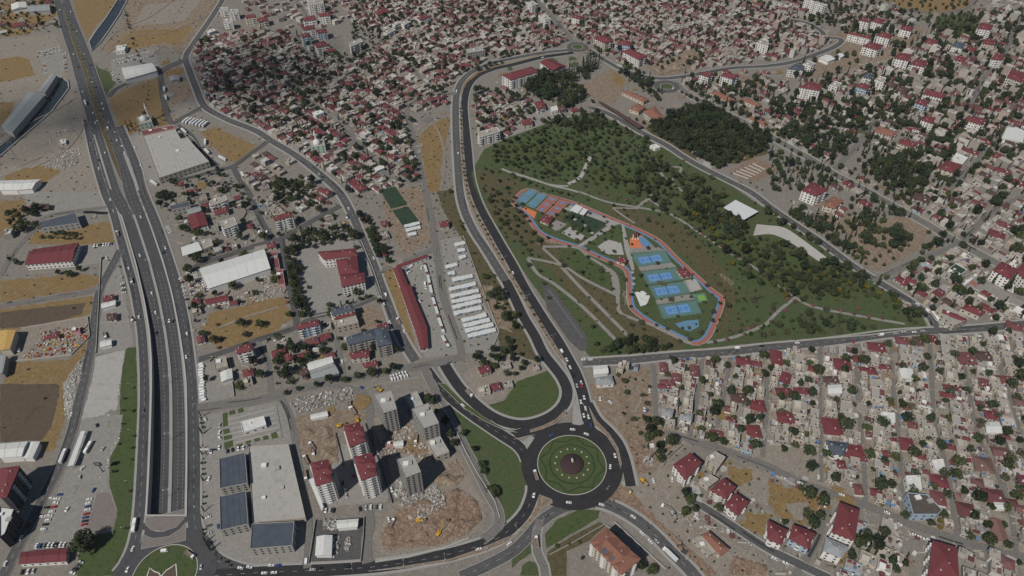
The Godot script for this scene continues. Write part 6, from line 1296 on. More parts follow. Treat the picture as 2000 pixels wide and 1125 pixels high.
	quarter(FP([720, -10, 690, 40, 600, 60, 560, 30, 560, -10]), W(780, 60), W(900, 110), 10, 11, 0.45, 0.6, 0.3)
	quarter(FP([500, 298, 560, 312, 640, 372, 650, 388, 600, 418, 545, 425, 490, 380, 462, 335]), W(500, 256), W(600, 320), 11, 12, 0.4, 0.4)
	quarter(FP([925, 200, 980, 165, 1025, 190, 1060, 215, 1010, 255, 960, 285, 932, 268]), W(930, 200), W(1010, 235), 10, 11, 0.45, 0.7)
	quarter(FP([330, 370, 480, 385, 535, 460, 400, 508, 350, 435]), W(500, 480), W(550, 466), 12, 13, 0.35, 0.3, 0.3)
	quarter(FP([695, 405, 745, 395, 790, 480, 770, 512, 745, 520, 722, 440]), W(687, 418), W(717, 488), 11, 12, 0.3, 0.4)
	quarter(FP([395, 700, 500, 672, 640, 625, 720, 600, 790, 660, 800, 690, 640, 738, 400, 785]), W(500, 665), W(578, 640), 11, 12, 0.35, 0.42, 0.4)
	quarter(FP([905, 722, 1000, 692, 1060, 715, 1010, 745, 960, 790]), W(920, 740), W(1000, 720), 10, 11, 0.4, 0.35)
	quarter(FP([1330, 142, 1500, 138, 1545, 168, 1500, 212, 1560, 262, 1480, 250, 1330, 182]), W(1400, 213), W(1500, 264), 11, 12, 0.45, 0.6)
	quarter(FP([1620, -10, 1700, -10, 1800, 45, 1700, 100, 1650, 65]), W(1700, 20), W(1760, 50), 10, 11, 0.4, 0.5)
	quarter(FP([1910, -10, 2015, -10, 2015, 12, 1840, 60, 1830, 35, 1890, 20]), W(1700, 20), W(1760, 50), 10, 11, 0.4, 0.5)
	quarter(FP([430, 10, 560, -10, 590, 58, 470, 66]), W(430, 10), W(500, 60), 11, 12, 0.4, 0.22)
	quarter(FP([1560, 320, 1690, 372, 1860, 470, 1700, 545, 1640, 500, 1545, 425]), W(1583, 311), W(1683, 368), 13, 14, 0.3, 0.2)
	quarter(FP([1560, 160, 1700, 130, 1790, 180, 1800, 290, 1720, 240, 1640, 220, 1560, 200]), W(1583, 211), W(1683, 248), 11, 12, 0.4, 0.55, 0.4)
	quarter(FP([0, 0, 105, 0, 120, 70, 0, 80]), W(107, 0), W(120, 70), 14, 16, 0.3, 0.25)
	quarter(FP([90, 380, 200, 385, 205, 420, 0, 470, 0, 400]), W(100, 420), W(210, 405), 12, 14, 0.3, 0.2)
	infill(FP([1540, 140, 1700, 125, 1830, 60, 2015, 10, 2015, 330, 1850, 370, 1800, 320, 1560, 250]), W(1800, 180), W(1900, 215), 7.0, 13.0, 2600, 0.35)
	infill(FP([330, 360, 500, 300, 700, 395, 810, 690, 620, 740, 400, 785]), W(500, 480), W(550, 466), 6.0, 11.0, 260, 0.35)
	infill(FP([1330, 142, 1545, 168, 1560, 262, 1760, 398, 1690, 372, 1480, 250]), W(1400, 213), W(1500, 264), 7.0, 12.0, 900, 0.4)
	for h in house_list: h[6] = absf(h[1])
	house_list.sort_custom(func(a, b): return a[6] < b[6])
	# the nearest ones singly
	var red_p := []; var flat_p := []
	var walls := ["cream_wall", "white_wall", "beige_wall", "grey_wall", "blue_wall"]; var wname := ["cream", "white", "beige", "grey", "pale blue"]
	for i in 10:
		var roof: String = ["red_roof", "faded_red_roof", "red_roof", "brown_roof", "red_roof"][i % 5]; var k := "hip" if i % 3 != 1 else "gable"; var st := 1 if i % 4 != 3 else 2
		red_p.append([house_proto(k, walls[i % 5], roof, st, i), "%s %s-storey house with %s %s roof" % [wname[i % 5], ["one", "two"][st - 1], ["maroon", "faded red", "maroon", "brown", "maroon"][i % 5], "hipped" if k == "hip" else "gabled"], st])
	for i in 14:
		var st := 1 if i % 5 else 2; var wl: int = [2, 0, 2, 2, 2, 0, 4, 2, 3, 2, 0, 1, 2, 3][i]
		flat_p.append([house_proto("flat", walls[wl], ["flat_roof", "dusty_roof", "bare_concrete", "dusty_roof"][i % 4], st, i % 8), "%s %s-storey flat house%s" % [wname[wl], ["one", "two"][st - 1], ["", " with upper room", " with tin lean-to", " with rooftop shed", " with column stubs", " with unfinished top", " with ragged roof", " with crowded rooftop"][i % 8]], st])
	var n_red := 0; var n_flat := 0; var rest := []
	for h in house_list:
		if (n_red >= 290 if h[5] else n_flat >= 295) or absf(h[0]) > absf(h[1]) * 0.95 + 60.0: rest.append(h); continue
		var pr: Array = red_p[rng.randi() % 10] if h[5] else flat_p[rng.randi() % 14]
		if h[5]: n_red += 1
		else: n_flat += 1
		var o: Node3D = pr[0].duplicate(); o.name = numbered("red_roof_house" if h[5] else "flat_roof_house"); add_child(o)
		var lane := nearest_lane(h[0], h[1])
		var lb: String = pr[1] + " near the " + lane
		if lb.split(" ").size() > 16: lb = pr[1].replace("one-storey ", "").replace("two-storey ", "") + " near the " + lane
		meta(o, lb, "house", ("red roofed" if h[5] else "flat roofed") + " houses near the " + lane)
		var wide: float = h[3] / (11.0 if h[5] else 10.0); var deep: float = h[4] / (11.0 if h[5] else 10.0)
		var along_x: bool = h[3] >= h[4]
		o.position = Vector3(h[0], 0.0, h[1]); o.rotation.y = h[2] if along_x or not h[5] else h[2] - PI / 2
		o.scale = Vector3(wide if along_x or not h[5] else deep, rng.randf_range(0.78, 1.02), deep if along_x or not h[5] else wide)
	for a in red_p + flat_p: a[0].free()
	# the far ones as one mass
	var reds := [Color(.11, .038, .042), Color(.135, .052, .054), Color(.155, .078, .072), Color(.095, .042, .043), Color(.12, .044, .048), Color(.17, .098, .086)]
	var greys := [Color(.30, .275, .24), Color(.24, .215, .185), Color(.35, .32, .28), Color(.215, .19, .16), Color(.275, .25, .215), Color(.42, .395, .36), Color(.33, .305, .27)]
	var wallc := [Color(.34, .31, .27), Color(.29, .265, .23), Color(.44, .425, .395), Color(.24, .225, .205), Color(.34, .28, .245), Color(.28, .26, .23)]
	for h in rest:
		var t := yaw(h[2], Vector3(h[0], 0, h[1])); var hi := rng.randf_range(2.9, 3.8) + ((rng.randf_range(3.0, 9.5) if h[0] > 430.0 and h[1] < -760.0 else 3.0) if h[7] else 0.0); var w: float = h[3] * 0.5; var d: float = h[4] * 0.5; var wc: Color = wallc[rng.randi() % 6]
		g.col = wc * rng.randf_range(0.85, 1.1); g.col.a = 1
		if h[5]:
			g.box(t, Vector3(-w + .4, 0, -d + .4), Vector3(w - .4, hi, d - .4)); g.col = reds[rng.randi() % 6] * rng.randf_range(0.85, 1.2); g.col.a = 1
			if d > w: t = yaw(h[2] - PI / 2, Vector3(h[0], 0, h[1])); var e := w; w = d; d = e
			g.hip(t, w, d, hi - 0.1, minf(w, d) * 0.36, minf(d, w * 0.85) if rng.randf() < 0.6 else 0.0)
		else:
			g.box(t, Vector3(-w, 0, -d), Vector3(w, hi, d)); var rc: Color = greys[rng.randi() % 7]; g.col = rc; g.box(t, Vector3(-w + .3, hi, -d + .3), Vector3(w - .3, hi + .06, d - .3))
			g.col = wc
			for b in [[-w, -d, w, -d + .25], [-w, d - .25, w, d], [-w, -d, -w + .25, d], [w - .25, -d, w, d]]: g.box(t, Vector3(b[0], hi, b[1]), Vector3(b[2], hi + .7, b[3]))
			if rng.randf() < 0.45:
				var u := rng.randf_range(-.4, .2) * w; g.box(t, Vector3(u, hi, -d * .8), Vector3(u + w * .7, hi + 2.3, d * rng.randf_range(-.3, .4)))
			if rng.randf() < 0.3:
				g.col = reds[rng.randi() % 6] if rng.randf() < 0.6 else Color(.5, .5, .49); g.box(t, Vector3(-w * .8, hi + .9, d * .1), Vector3(w * .1, hi + 1.05, d * .8), true)
		g.col = Color(.55, .56, .56)
		if rng.randf() < 0.5: g.box(t, Vector3(w * .3, hi, d * .3), Vector3(w * .3 + 1.1, hi + (2.6 if h[5] else 1.3), d * .3 + 1.1))
		g.col = Color(.03, .032, .036)
		for x in [-.5, .35]: g.box(t, Vector3(w * x, hi - 2.2, d - .3), Vector3(w * x + 1.3, hi - 0.9, d + .05))
	var mass := inst("distant_houses", g.mesh(true), M.tinted, self); meta(mass, "mass of low red and flat roofed houses filling the far quarters", "houses", "", "stuff")
	# yard walls, sheds, slabs and rubble between the houses
	var y := Bag.new()
	var areas := [[FP([1285, 714, 2015, 648, 2015, 1088, 1760, 1010, 1500, 902, 1285, 830]), 4200], [FP([400, 90, 640, 100, 880, 180, 820, 350, 690, 390, 400, 200]), 1300], [FP([700, 0, 1620, 0, 1630, 80, 1290, 142, 1100, 92, 900, 150]), 1300], [FP([1700, 120, 2010, 20, 2010, 640, 1830, 640, 1700, 560, 1880, 470, 1760, 398]), 2400], [FP([1500, 920, 2010, 1100, 2010, 1130, 1400, 1130, 1350, 980]), 900], [FP([330, 370, 700, 390, 810, 700, 400, 785]), 900]]
	for a in areas:
		var lo: Vector2 = a[0][0]; var hi: Vector2 = a[0][0]
		for p in a[0]: lo = lo.min(p); hi = hi.max(p)
		for i in a[1]:
			var p := Vector2(rng.randf_range(lo.x, hi.x), rng.randf_range(lo.y, hi.y))
			if not is_free(p.x, p.y) or not Geometry2D.is_point_in_polygon(p, a[0]): continue
			var t := yaw((-0.1 if p.y > -700 else -0.55) + (0.0 if rng.randf() < 0.8 else rng.randf() * 3.0) + (PI / 2 if rng.randf() < 0.5 else 0.0), up3(p, 0)); var k := rng.randf()
			y.col = greys[rng.randi() % 7] * rng.randf_range(0.8, 1.3); y.col.a = 1
			if k < 0.45: var l := rng.randf_range(1.5, 5.0); y.box(t, Vector3(-l, 0, -.13), Vector3(l, rng.randf_range(1.0, 2.2), .13))
			elif k < 0.7:
				var s := rng.randf_range(0.5, 1.7); y.col = [greys[2], wallc[2], reds[1], reds[2], Color(.10, .20, .36), Color(.5, .5, .48)][rng.randi() % 6]; y.box(t, Vector3(-s, 0, -s), Vector3(s, rng.randf_range(0.8, 2.6), s * rng.randf_range(.5, 1.3)))
			else:
				for e in 3: var s := rng.randf_range(0.2, 0.7); y.box(t * yaw(rng.randf() * 3, Vector3(rng.randfn(0, 1.5), 0, rng.randfn(0, 1.5))), Vector3(-s, 0, -s * .6), Vector3(s, s * .7, s * .6))
	var rc := Bag.new()
	for h in house_list:
		if h[5] or h[1] < -1000.0: continue
		var t := yaw(h[2], Vector3(h[0], (3.2 if not h[7] else 5.8), h[1]))
		for e in 2 + rng.randi() % 4:
			var u: float = rng.randf_range(-.42, .42) * h[3]; var v: float = rng.randf_range(-.42, .42) * h[4]; var sx := rng.randf_range(.3, 1.6); var sz := rng.randf_range(.3, 1.4)
			rc.col = [greys[2], greys[5], wallc[2], greys[3], Color(.12, .10, .09), reds[1], Color(.10, .19, .34), Color(.45, .44, .42), greys[3]][rng.randi() % 9] * rng.randf_range(.75, 1.2); rc.col.a = 1
			rc.box(t * yaw(rng.randf_range(-.3, .3), Vector3(u, 0, v)), Vector3(-sx, -0.6, -sz), Vector3(sx, rng.randf_range(.45, 1.3), sz))
	var roofs := inst("rooftop_clutter", rc.mesh(true), M.tinted, self); meta(roofs, "boxes, tarpaulins and rubble lying on the flat roofs", "clutter", "", "stuff")
	var yard := inst("yard_clutter", y.mesh(true), M.tinted, self); meta(yard, "yard walls, sheds, slabs and rubble lying between the houses", "clutter", "", "stuff")

# ---------------------------------------------------------------- trees
func crown(rx: float, h0: float, h1: float, clumps: int, leaves: int, size: float, col: Color, kind: int) -> ArrayMesh:
	var g := Bag.new(); var mid := (h0 + h1) * 0.5; var ry := (h1 - h0) * 0.5
	for i in clumps:
		var a := rng.randf() * TAU; var t := rng.randf(); var c: Vector3
		if kind == 1:
			c = Vector3(cos(a), 0, sin(a)) * rx * 0.45 * (1.0 - t * 0.85) * rng.randf(); c.y = lerpf(h0, h1 - size, t)
		else:
			var el := asin(rng.randf_range(-0.6, 1.0)); var rr := rng.randf_range(0.35, 0.75); c = Vector3(cos(a) * cos(el) * rx * rr, mid + sin(el) * ry * rr, sin(a) * cos(el) * rx * rr)
		var cr := (rx * rng.randf_range(0.34, 0.52)) if kind != 1 else rx * (1.05 - t * 0.8) * 0.6; var tone := rng.randf_range(0.75, 1.25)
		for j in leaves:
			var d := Vector3(rng.randfn(), rng.randfn() * (0.8 if kind != 1 else 1.5), rng.randfn()).normalized(); var p := c + d * cr * rng.randf_range(0.7, 1.05)
			var u := d.cross(Vector3(rng.randfn(), rng.randfn(), rng.randfn())).normalized() * size * rng.randf_range(.6, 1.2); var v := (d + Vector3(rng.randfn(), rng.randfn(), rng.randfn()) * 0.35).normalized().cross(u).normalized() * size * rng.randf_range(.5, 1.0)
			g.col = col * tone * rng.randf_range(0.8, 1.2); g.col.a = 1
			g.quad(p - u - v * .4, p + v * -.9, p + u + v * .3, p + v)
	return g.mesh(true)
var tree_protos := []
const TREE_NAMES := ["broadleaf_tree", "cypress_tree", "pine_tree", "young_tree", "olive_tree", "autumn_tree", "shrub"]
const TREE_LOOK := ["round dark green broadleaf tree", "tall narrow dark cypress", "broad dark pine", "small young green tree", "grey-green bushy olive tree", "yellowing broadleaf tree", "low round green shrub"]
func make_trees():
	var spec := [[3.3, 1.5, 7.2, 13, 26, 0.62, Color(.042, .06, .027), 0], [1.7, 0.6, 11.5, 16, 22, 0.5, Color(.027, .041, .023), 1], [4.2, 2.6, 9.5, 15, 28, 0.7, Color(.033, .049, .026), 0], [1.9, 1.0, 4.2, 8, 22, 0.42, Color(.05, .075, .03), 0], [2.8, 1.1, 5.4, 11, 24, 0.52, Color(.062, .076, .046), 0], [2.9, 1.3, 6.0, 11, 24, 0.55, Color(.13, .11, .02), 0], [1.2, 0.1, 1.8, 6, 18, 0.34, Color(.045, .068, .03), 0]]
	for s in spec:
		var vs := []
		for k in 3:
			var t := Bag.new(); var top: float = lerpf(s[1], s[2], 0.55); var r: float = s[0] * 0.075 + 0.05
			t.tube(Vector3(0, -0.2, 0), Vector3(0.1, top, 0.05), r * 1.3, r * 0.5, 6)
			if s[7] == 0:
				for b in 4: var a := TAU * b / 4 + k; t.tube(Vector3(0, s[1] * 0.9 + 0.3 * b, 0), Vector3(cos(a) * s[0] * .55, lerpf(s[1], s[2], .6), sin(a) * s[0] * .55), r * 0.55, r * 0.2, 4)
			vs.append([crown(s[0] * [1.0, 0.85, 1.15][k], s[1], s[2] * [1.0, 1.08, 0.9][k], s[3], s[4], s[5], [s[6], s[6] * 0.72, Color(s[6].r * 1.45, s[6].g * 1.25, s[6].b * 1.1)][k], s[7]), t.mesh()])
		tree_protos.append(vs)
var tree_list := []   # [x, z, kind, size, phrase]
func grove(poly: PackedVector2Array, gap: float, kinds: Array, phrase: String, over := 0.0, big := 1.0):
	var lo := poly[0]; var hi := poly[0]; var area := 0.0
	for i in poly.size():
		lo = lo.min(poly[i]); hi = hi.max(poly[i]); area += poly[i].cross(poly[(i + 1) % poly.size()]) * 0.5
	var n := int(absf(area) / (gap * gap)); var cellsz := gap * 0.78; var seen := {}
	for i in n * 4:
		var p := Vector2(rng.randf_range(lo.x, hi.x), rng.randf_range(lo.y, hi.y)); var key := Vector2i((p / cellsz).floor())
		if seen.has(key) or not Geometry2D.is_point_in_polygon(p, poly): continue
		var close := false
		for nb in [[-1, 0], [1, 0], [0, -1], [0, 1], [-1, -1], [1, 1], [1, -1], [-1, 1]]:
			var k2 := key + Vector2i(nb[0], nb[1])
			if seen.has(k2) and seen[k2].distance_to(p) < cellsz: close = true; break
		if close: continue
		var s := state(p.x, p.y)
		if s == 1 or s == 3 or (s == 2 and rng.randf() > over): continue
		seen[key] = p; tree_list.append([p.x, p.y, kinds[rng.randi() % kinds.size()], big * rng.randf_range(0.55, 1.35), phrase])
		if gap < 7.0 and rng.randf() < 0.16:
			var q := p + Vector2.from_angle(rng.randf() * TAU) * rng.randf_range(6.0, 20.0)
			if is_free(q.x, q.y): tree_list.append([q.x, q.y, kinds[rng.randi() % kinds.size()], big * rng.randf_range(0.5, 1.0), phrase])
func tree_row(pts: PackedVector2Array, gap: float, kinds: Array, phrase: String, big := 1.0, side := 0.0):
	pts = smooth(pts, gap)
	for i in pts.size():
		if rng.randf() < 0.88: var q := pts[i] + side_of(pts, i) * side; tree_list.append([q.x + rng.randf_range(-.6, .6), q.y + rng.randf_range(-.6, .6), kinds[rng.randi() % kinds.size()], big * rng.randf_range(0.75, 1.2), phrase])
func build_trees():
	make_trees()
	grove(TP(2, 0, [90, 440, 280, 420, 400, 520, 440, 590, 330, 650, 150, 570, 80, 560]), 5.2, [2, 2, 0, 1], "in the dense wood behind the hospital", 1.0, 1.1)
	grove(TP(2, 0, [800, 750, 1000, 650, 1200, 620, 1330, 690, 1480, 760, 1500, 880, 1300, 950, 1200, 1010, 1110, 940, 900, 840]), 5.2, [2, 2, 2, 1, 0], "in the big pine wood beside the park street", 1.0, 1.15)
	grove(TP(2, 0, [330, 420, 410, 370, 470, 300, 540, 300, 550, 380, 450, 460, 370, 490]), 7.0, [1, 2, 1], "in the clump beside the far dirt lot", 1.0, 1.1)
	grove(TP(2, 0, [610, 380, 760, 420, 830, 470, 890, 560, 820, 580, 700, 500, 620, 430]), 6.5, [1, 2, 0], "in the belt beside the far dirt lot", 1.0, 1.1)
	grove(TP(2, 0, [1080, 490, 1160, 470, 1170, 560, 1100, 590]), 6.0, [1], "in the cypress clump by the far roundabout", 1.0, 1.1)
	grove(TP(2, 0, [1250, 500, 1420, 540, 1430, 600, 1260, 560]), 6.5, [1, 0], "behind the long tile roofed houses", 1.0, 1.0)
	grove(TP(3, 0, [0, 820, 150, 700, 330, 560, 600, 640, 600, 720, 450, 800, 460, 900, 400, 950, 280, 940, 100, 870]), 6.4, [2, 1, 0, 1, 2], "in the wood beyond the boulevard", 1.0, 1.1)
	grove(TP(3, 0, [0, 560, 70, 540, 80, 640, 250, 600, 300, 640, 200, 680, 0, 650]), 6.0, [1, 1, 2], "in the cypress belt below the tall white block", 1.0, 1.1)
	grove(TP(3, 0, [0, 900, 120, 900, 400, 1060, 380, 1120, 0, 1125]), 7.5, [2, 0, 1], "between the boulevard and the park street", 0.8)
	grove(TP(3, 0, [540, 1000, 650, 900, 700, 960, 830, 880, 1100, 800, 1090, 900, 850, 1110, 700, 1125]), 6.6, [2, 1, 0, 2], "in the grove below the villas", 1.0, 1.1)
	grove(TP(3, 0, [600, 640, 860, 600, 920, 680, 840, 760, 620, 740]), 9.0, [0, 2, 1], "round the villas", 0.6)
	grove(TP(3, 0, [900, 110, 1060, 90, 1200, 70, 1230, 160, 1180, 230, 1020, 200]), 9.0, [0, 4], "in the far orchard", 1.0)
	grove(TP(3, 0, [1060, 700, 1130, 560, 1300, 560, 1380, 600, 1280, 800, 1100, 860]), 11.0, [0, 1], "among the right hand blocks", 0.5)
	grove(TP(3, 0, [640, 0, 1220, 0, 1100, 100, 900, 110, 760, 70]), 14.0, [0, 4], "on the far hillside", 0.8)
	grove(TP(3, 1, [450, 200, 600, 130, 780, 80, 800, 140, 560, 220, 470, 240]), 6.0, [1, 1, 2], "in the dark belt behind the walled garden", 1.0)
	grove(TP(3, 1, [490, 270, 660, 220, 820, 250, 830, 320, 600, 350]), 6.5, [0, 4, 2], "in the walled garden", 1.0, 1.1)
	grove(TP(3, 1, [650, 460, 880, 370, 950, 200, 1080, 230, 1100, 290, 880, 420, 700, 490]), 6.2, [2, 0, 1], "in the corner wood of the walled garden", 1.0, 1.1)
	grove(TP(3, 1, [520, 360, 800, 330, 760, 440, 600, 470]), 10.0, [4, 0], "in the walled garden", 0.8, 0.8)
	grove(TP(3, 1, [60, 130, 200, 110, 300, 160, 420, 220, 560, 380, 560, 480, 400, 380, 200, 260]), 5.6, [0, 2, 1], "along the park's upper street", 1.0, 1.1)
	grove(TP(3, 1, [180, 500, 420, 460, 660, 540, 860, 650, 920, 740, 860, 780, 700, 700, 600, 620, 480, 630, 200, 560]), 5.8, [0, 2, 4, 0, 5], "in the wooded end of the park", 1.0)
	grove(TP(3, 1, [40, 760, 250, 690, 560, 750, 560, 820, 200, 830, 40, 850]), 8.0, [0, 4, 2], "on the park's lower lawn", 1.0)
	grove(FP([1480, 400, 1600, 480, 1680, 540, 1640, 590, 1540, 590, 1450, 540, 1380, 470, 1340, 400, 1420, 380]), 7.4, [0, 4, 0, 2, 5, 0, 2], "on the park's middle lawn", 1.0, 1.1)
	grove(FP([1250, 320, 1340, 340, 1440, 400, 1500, 440, 1440, 470, 1380, 440, 1300, 420, 1230, 380]), 7.4, [0, 2, 4, 0], "on the park's upper lawn", 1.0, 1.05)
	grove(FP([960, 285, 1080, 245, 1180, 240, 1260, 270, 1300, 320, 1240, 370, 1150, 360, 1050, 350, 960, 320]), 8.6, [0, 0, 0, 4], "on the park's orchard lawn", 1.0, 0.88)
	grove(FP([1040, 235, 1160, 222, 1210, 245, 1130, 260]), 7.0, [0, 2], "along the top of the park", 1.0)
	grove(FP([940, 370, 1000, 370, 1040, 430, 1060, 470, 1040, 500, 990, 470, 960, 420]), 9.5, [0, 0, 4], "on the dry slope beside the avenue", 1.0, 0.95)
	grove(FP([1090, 490, 1140, 490, 1180, 530, 1180, 560, 1130, 540]), 10.0, [4, 3, 0], "on the green patch below the running track", 1.0, 0.7)
	grove(FP([1400, 560, 1500, 590, 1560, 620, 1480, 660, 1390, 672]), 10.0, [0, 3, 4], "on the lawn beside the running track", 1.0, 0.8)
	grove(FP([1180, 680, 1250, 665, 1310, 675, 1310, 690, 1190, 697]), 6.0, [0, 2], "at the foot of the park by the street", 1.0, 1.0)
	grove(FP([1060, 405, 1100, 410, 1190, 440, 1220, 520, 1200, 510, 1130, 470, 1060, 440]), 8.5, [0, 3, 4], "inside the running track", 0.4, 0.8)
	grove(FP([1235, 470, 1260, 560, 1290, 600, 1250, 580, 1235, 530]), 9.0, [0, 3], "inside the running track", 0.3, 0.8)
	grove(FP([1300, 630, 1330, 640, 1350, 660, 1320, 650]), 6.0, [0, 3], "inside the running track", 0.6, 0.8)
	tree_row(FP([1000, 345, 1060, 370, 1120, 385]), 9, [0, 3], "beside the running track", 0.8)
	tree_row(FP([900, 200, 902, 283, 908, 345, 917, 388, 932, 423, 952, 460, 974, 498, 995, 533, 1018, 575, 1044, 617, 1068, 655, 1092, 692]), 9.0, [3, 6, 3], "in the avenue's median", 0.8)
	tree_row(FP([1180, 215, 1260, 255, 1340, 300, 1420, 345, 1480, 378]), 10, [0, 3], "along the park's upper street", 0.8, -9.0)
	tree_row(FP([1340, 180, 1420, 222, 1500, 262, 1583, 309, 1683, 366, 1800, 430, 1900, 488]), 11, [0, 1, 2], "along the pale boulevard", 0.95, 9.0)
	tree_row(FP([1340, 180, 1420, 222, 1500, 262, 1583, 309, 1683, 366, 1800, 430, 1900, 488]), 12, [0, 2], "along the pale boulevard", 0.95, -9.5)
	grove(FP([865, 375, 885, 372, 900, 415, 940, 490, 985, 560, 1010, 600, 1050, 680, 1030, 690, 985, 610, 935, 540, 900, 470]), 6.5, [6, 3, 0, 4], "on the slope beside the avenue", 1.0, 0.85)
	grove(FP([925, 690, 990, 680, 1040, 690, 1060, 720, 1000, 740, 960, 720, 930, 730]), 8.5, [0, 2], "on the wooded corner above the lawn", 0.7)
	grove(FP([945, 560, 985, 570, 1010, 620, 1000, 690, 960, 650]), 8.5, [0, 2, 3], "below the container yard", 0.8)
	grove(FP([560, 465, 590, 455, 690, 440, 700, 470, 640, 480, 580, 495]), 6.0, [0, 2, 1], "along the school yard's upper wall", 0.9)
	tree_row(FP([562, 490, 570, 540, 580, 590, 590, 620]), 5.0, [0, 2], "along the school yard's side wall", 1.05)
	tree_row(FP([572, 490, 580, 540, 592, 590, 606, 620]), 6.0, [0, 2], "along the school yard's side wall", 1.0)
	tree_row(FP([645, 608, 680, 595, 725, 582]), 6.0, [1, 0], "along the school yard's lower wall", 0.8)
	tree_row(FP([700, 420, 722, 460, 740, 505]), 6.5, [0, 2], "beside the main street above the market", 1.1)
	tree_row(FP([720, 435, 745, 480, 760, 515]), 8.0, [0, 2], "beside the main street above the market", 1.0)
	grove(FP([520, 360, 600, 350, 640, 375, 600, 415, 540, 400]), 7.0, [0, 2], "in the copse above the street fork", 1.0)
	grove(FP([308, 380, 400, 375, 410, 400, 340, 420, 310, 405]), 8.0, [0, 2], "behind the slate workshop", 1.0)
	grove(FP([345, 440, 420, 430, 420, 465, 370, 460]), 9.0, [0], "round the white forecourt canopy", 0.8)
	grove(FP([530, 690, 640, 660, 660, 700, 600, 745, 540, 755]), 7.5, [0, 2, 4], "round the small apartment blocks", 0.8)
	grove(FP([455, 670, 540, 650, 560, 690, 470, 710]), 10.0, [0, 4], "round the small apartment blocks", 0.8)
	tree_row(FP([560, 770, 620, 755, 700, 740, 770, 725]), 11.0, [0, 2], "along the street above the building site", 1.0)
	tree_row(FP([840, 790, 870, 830, 885, 870]), 11.0, [0, 2], "beside the lane behind the towers", 1.1)
	for a in [[905, 850], [925, 882], [942, 912], [945, 925], [970, 962], [968, 970], [960, 957]]: var q := W(a[0], a[1]); tree_list.append([q.x, q.y, 0, 1.0, "on the slope lawn below the slip road"])
	for a in [[172, 1062], [180, 1070], [168, 1075]]: var q := W(a[0], a[1]); tree_list.append([q.x, q.y, 2, 1.7, "on the verge lawn beside the low red shop"])
	tree_row(FP([243, 780, 240, 830, 232, 870, 228, 905, 222, 925]), 11, [3], "on the verge lawn beside the highway", 0.75)
	tree_row(FP([260, 760, 262, 830, 258, 900, 255, 960, 250, 1035]), 12, [3], "on the verge lawn beside the highway", 0.75)
	tree_row(FP([394, 815, 396, 870, 397, 950, 400, 1045, 412, 1075, 450, 1105]), 5.0, [6, 3, 1], "in the hedge row along the showroom court", 0.7)
	grove(FP([1232, 815, 1290, 830, 1345, 855, 1290, 900, 1265, 880]), 7.5, [0, 2], "in the grove beside the red dirt", 1.0, 1.1)
	grove(FP([1315, 960, 1350, 970, 1358, 1000, 1330, 1012]), 7.0, [0, 2], "in the clump beside the roadworks", 1.0, 1.25)
	grove(FP([1340, 930, 1400, 990, 1440, 1020, 1420, 1030, 1350, 980]), 8.5, [0, 3], "round the red roofed houses by the lower street", 0.7)
	grove(FP([1400, 850, 1480, 880, 1450, 900, 1390, 890]), 8.5, [0, 1, 2], "along the dusty cross street", 0.7)
	grove(FP([1560, 945, 1620, 960, 1615, 1010, 1570, 1000]), 8.0, [0, 2], "beside the dry vacant lot", 0.8, 1.1)
	grove(FP([1540, 1000, 1600, 1010, 1580, 1060, 1490, 1060, 1490, 1020]), 10.0, [0, 2], "between the red roofed corner houses", 0.6)
	grove(FP([1670, 1040, 1740, 1060, 1780, 1100, 1740, 1125, 1690, 1100, 1670, 1070]), 6.0, [2, 1, 0], "in the dark grove below the cross street", 1.0, 1.1)
	grove(FP([1785, 995, 1850, 1020, 1840, 1040, 1790, 1020]), 6.5, [0, 5], "in front of the fan-shaped hall", 0.6, 1.0)
	grove(FP([1880, 1000, 2000, 1040, 2000, 1125, 1880, 1060]), 11.0, [0, 2], "among the lowest houses", 0.6)
	grove(FP([1180, 1080, 1260, 1105, 1300, 1125, 1180, 1125]), 8.0, [0, 3], "behind the terracotta block", 0.5)
	tree_row(FP([1070, 1075, 1130, 1060, 1150, 1075, 1120, 1110]), 7.0, [6, 3], "on the terraces beside the terracotta block", 0.8)
	# between the houses
	grove(FP([1285, 714, 1500, 692, 1700, 674, 2015, 648, 2015, 1088, 1760, 1010, 1500, 902, 1285, 830]), 11.5, [0, 0, 4, 2], "between the houses of the crowded quarter", 0.3, 1.2)
	grove(FP([1760, 398, 2015, 265, 2015, 540, 1880, 468]), 11.0, [0, 2, 1], "between the right hand houses", 0.3, 1.25)
	grove(FP([1700, 555, 1860, 492, 2015, 565, 2015, 622, 1830, 640, 1780, 600]), 11.0, [0, 2, 1], "between the houses by the walled school", 0.3, 1.3)
	grove(FP([1700, 125, 1830, 60, 2015, 10, 2015, 262, 1850, 362, 1760, 185]), 11.0, [0, 2], "between the far right blocks", 0.3, 1.15)
	grove(FP([1050, -5, 1540, -5, 1630, 82, 1290, 142, 1130, 85]), 11.5, [0, 2], "between the far red roofs", 0.3, 0.9)
	grove(FP([690, -5, 1035, -5, 1105, 85, 900, 155, 690, 130]), 10.5, [0, 2], "between the far red roofs", 0.3, 0.9)
	grove(FP([385, 75, 560, 60, 885, 185, 800, 218, 822, 352, 695, 390, 400, 198]), 11.5, [0, 2, 0, 1], "between the roofs of the old quarter", 0.3, 1.1)
	grove(FP([430, 130, 620, 120, 650, 170, 560, 220, 440, 190]), 12.0, [0, 2], "between the roofs of the old quarter", 0.6, 0.9)
	grove(FP([1540, 0, 1700, 0, 1800, 45, 1700, 100, 1640, 60, 1580, 40]), 9.5, [0, 2], "on the far wooded slope", 0.5)
	grove(FP([1330, 142, 1545, 168, 1560, 262, 1330, 182]), 9.0, [0, 1, 2], "behind the far roundabout", 0.5)
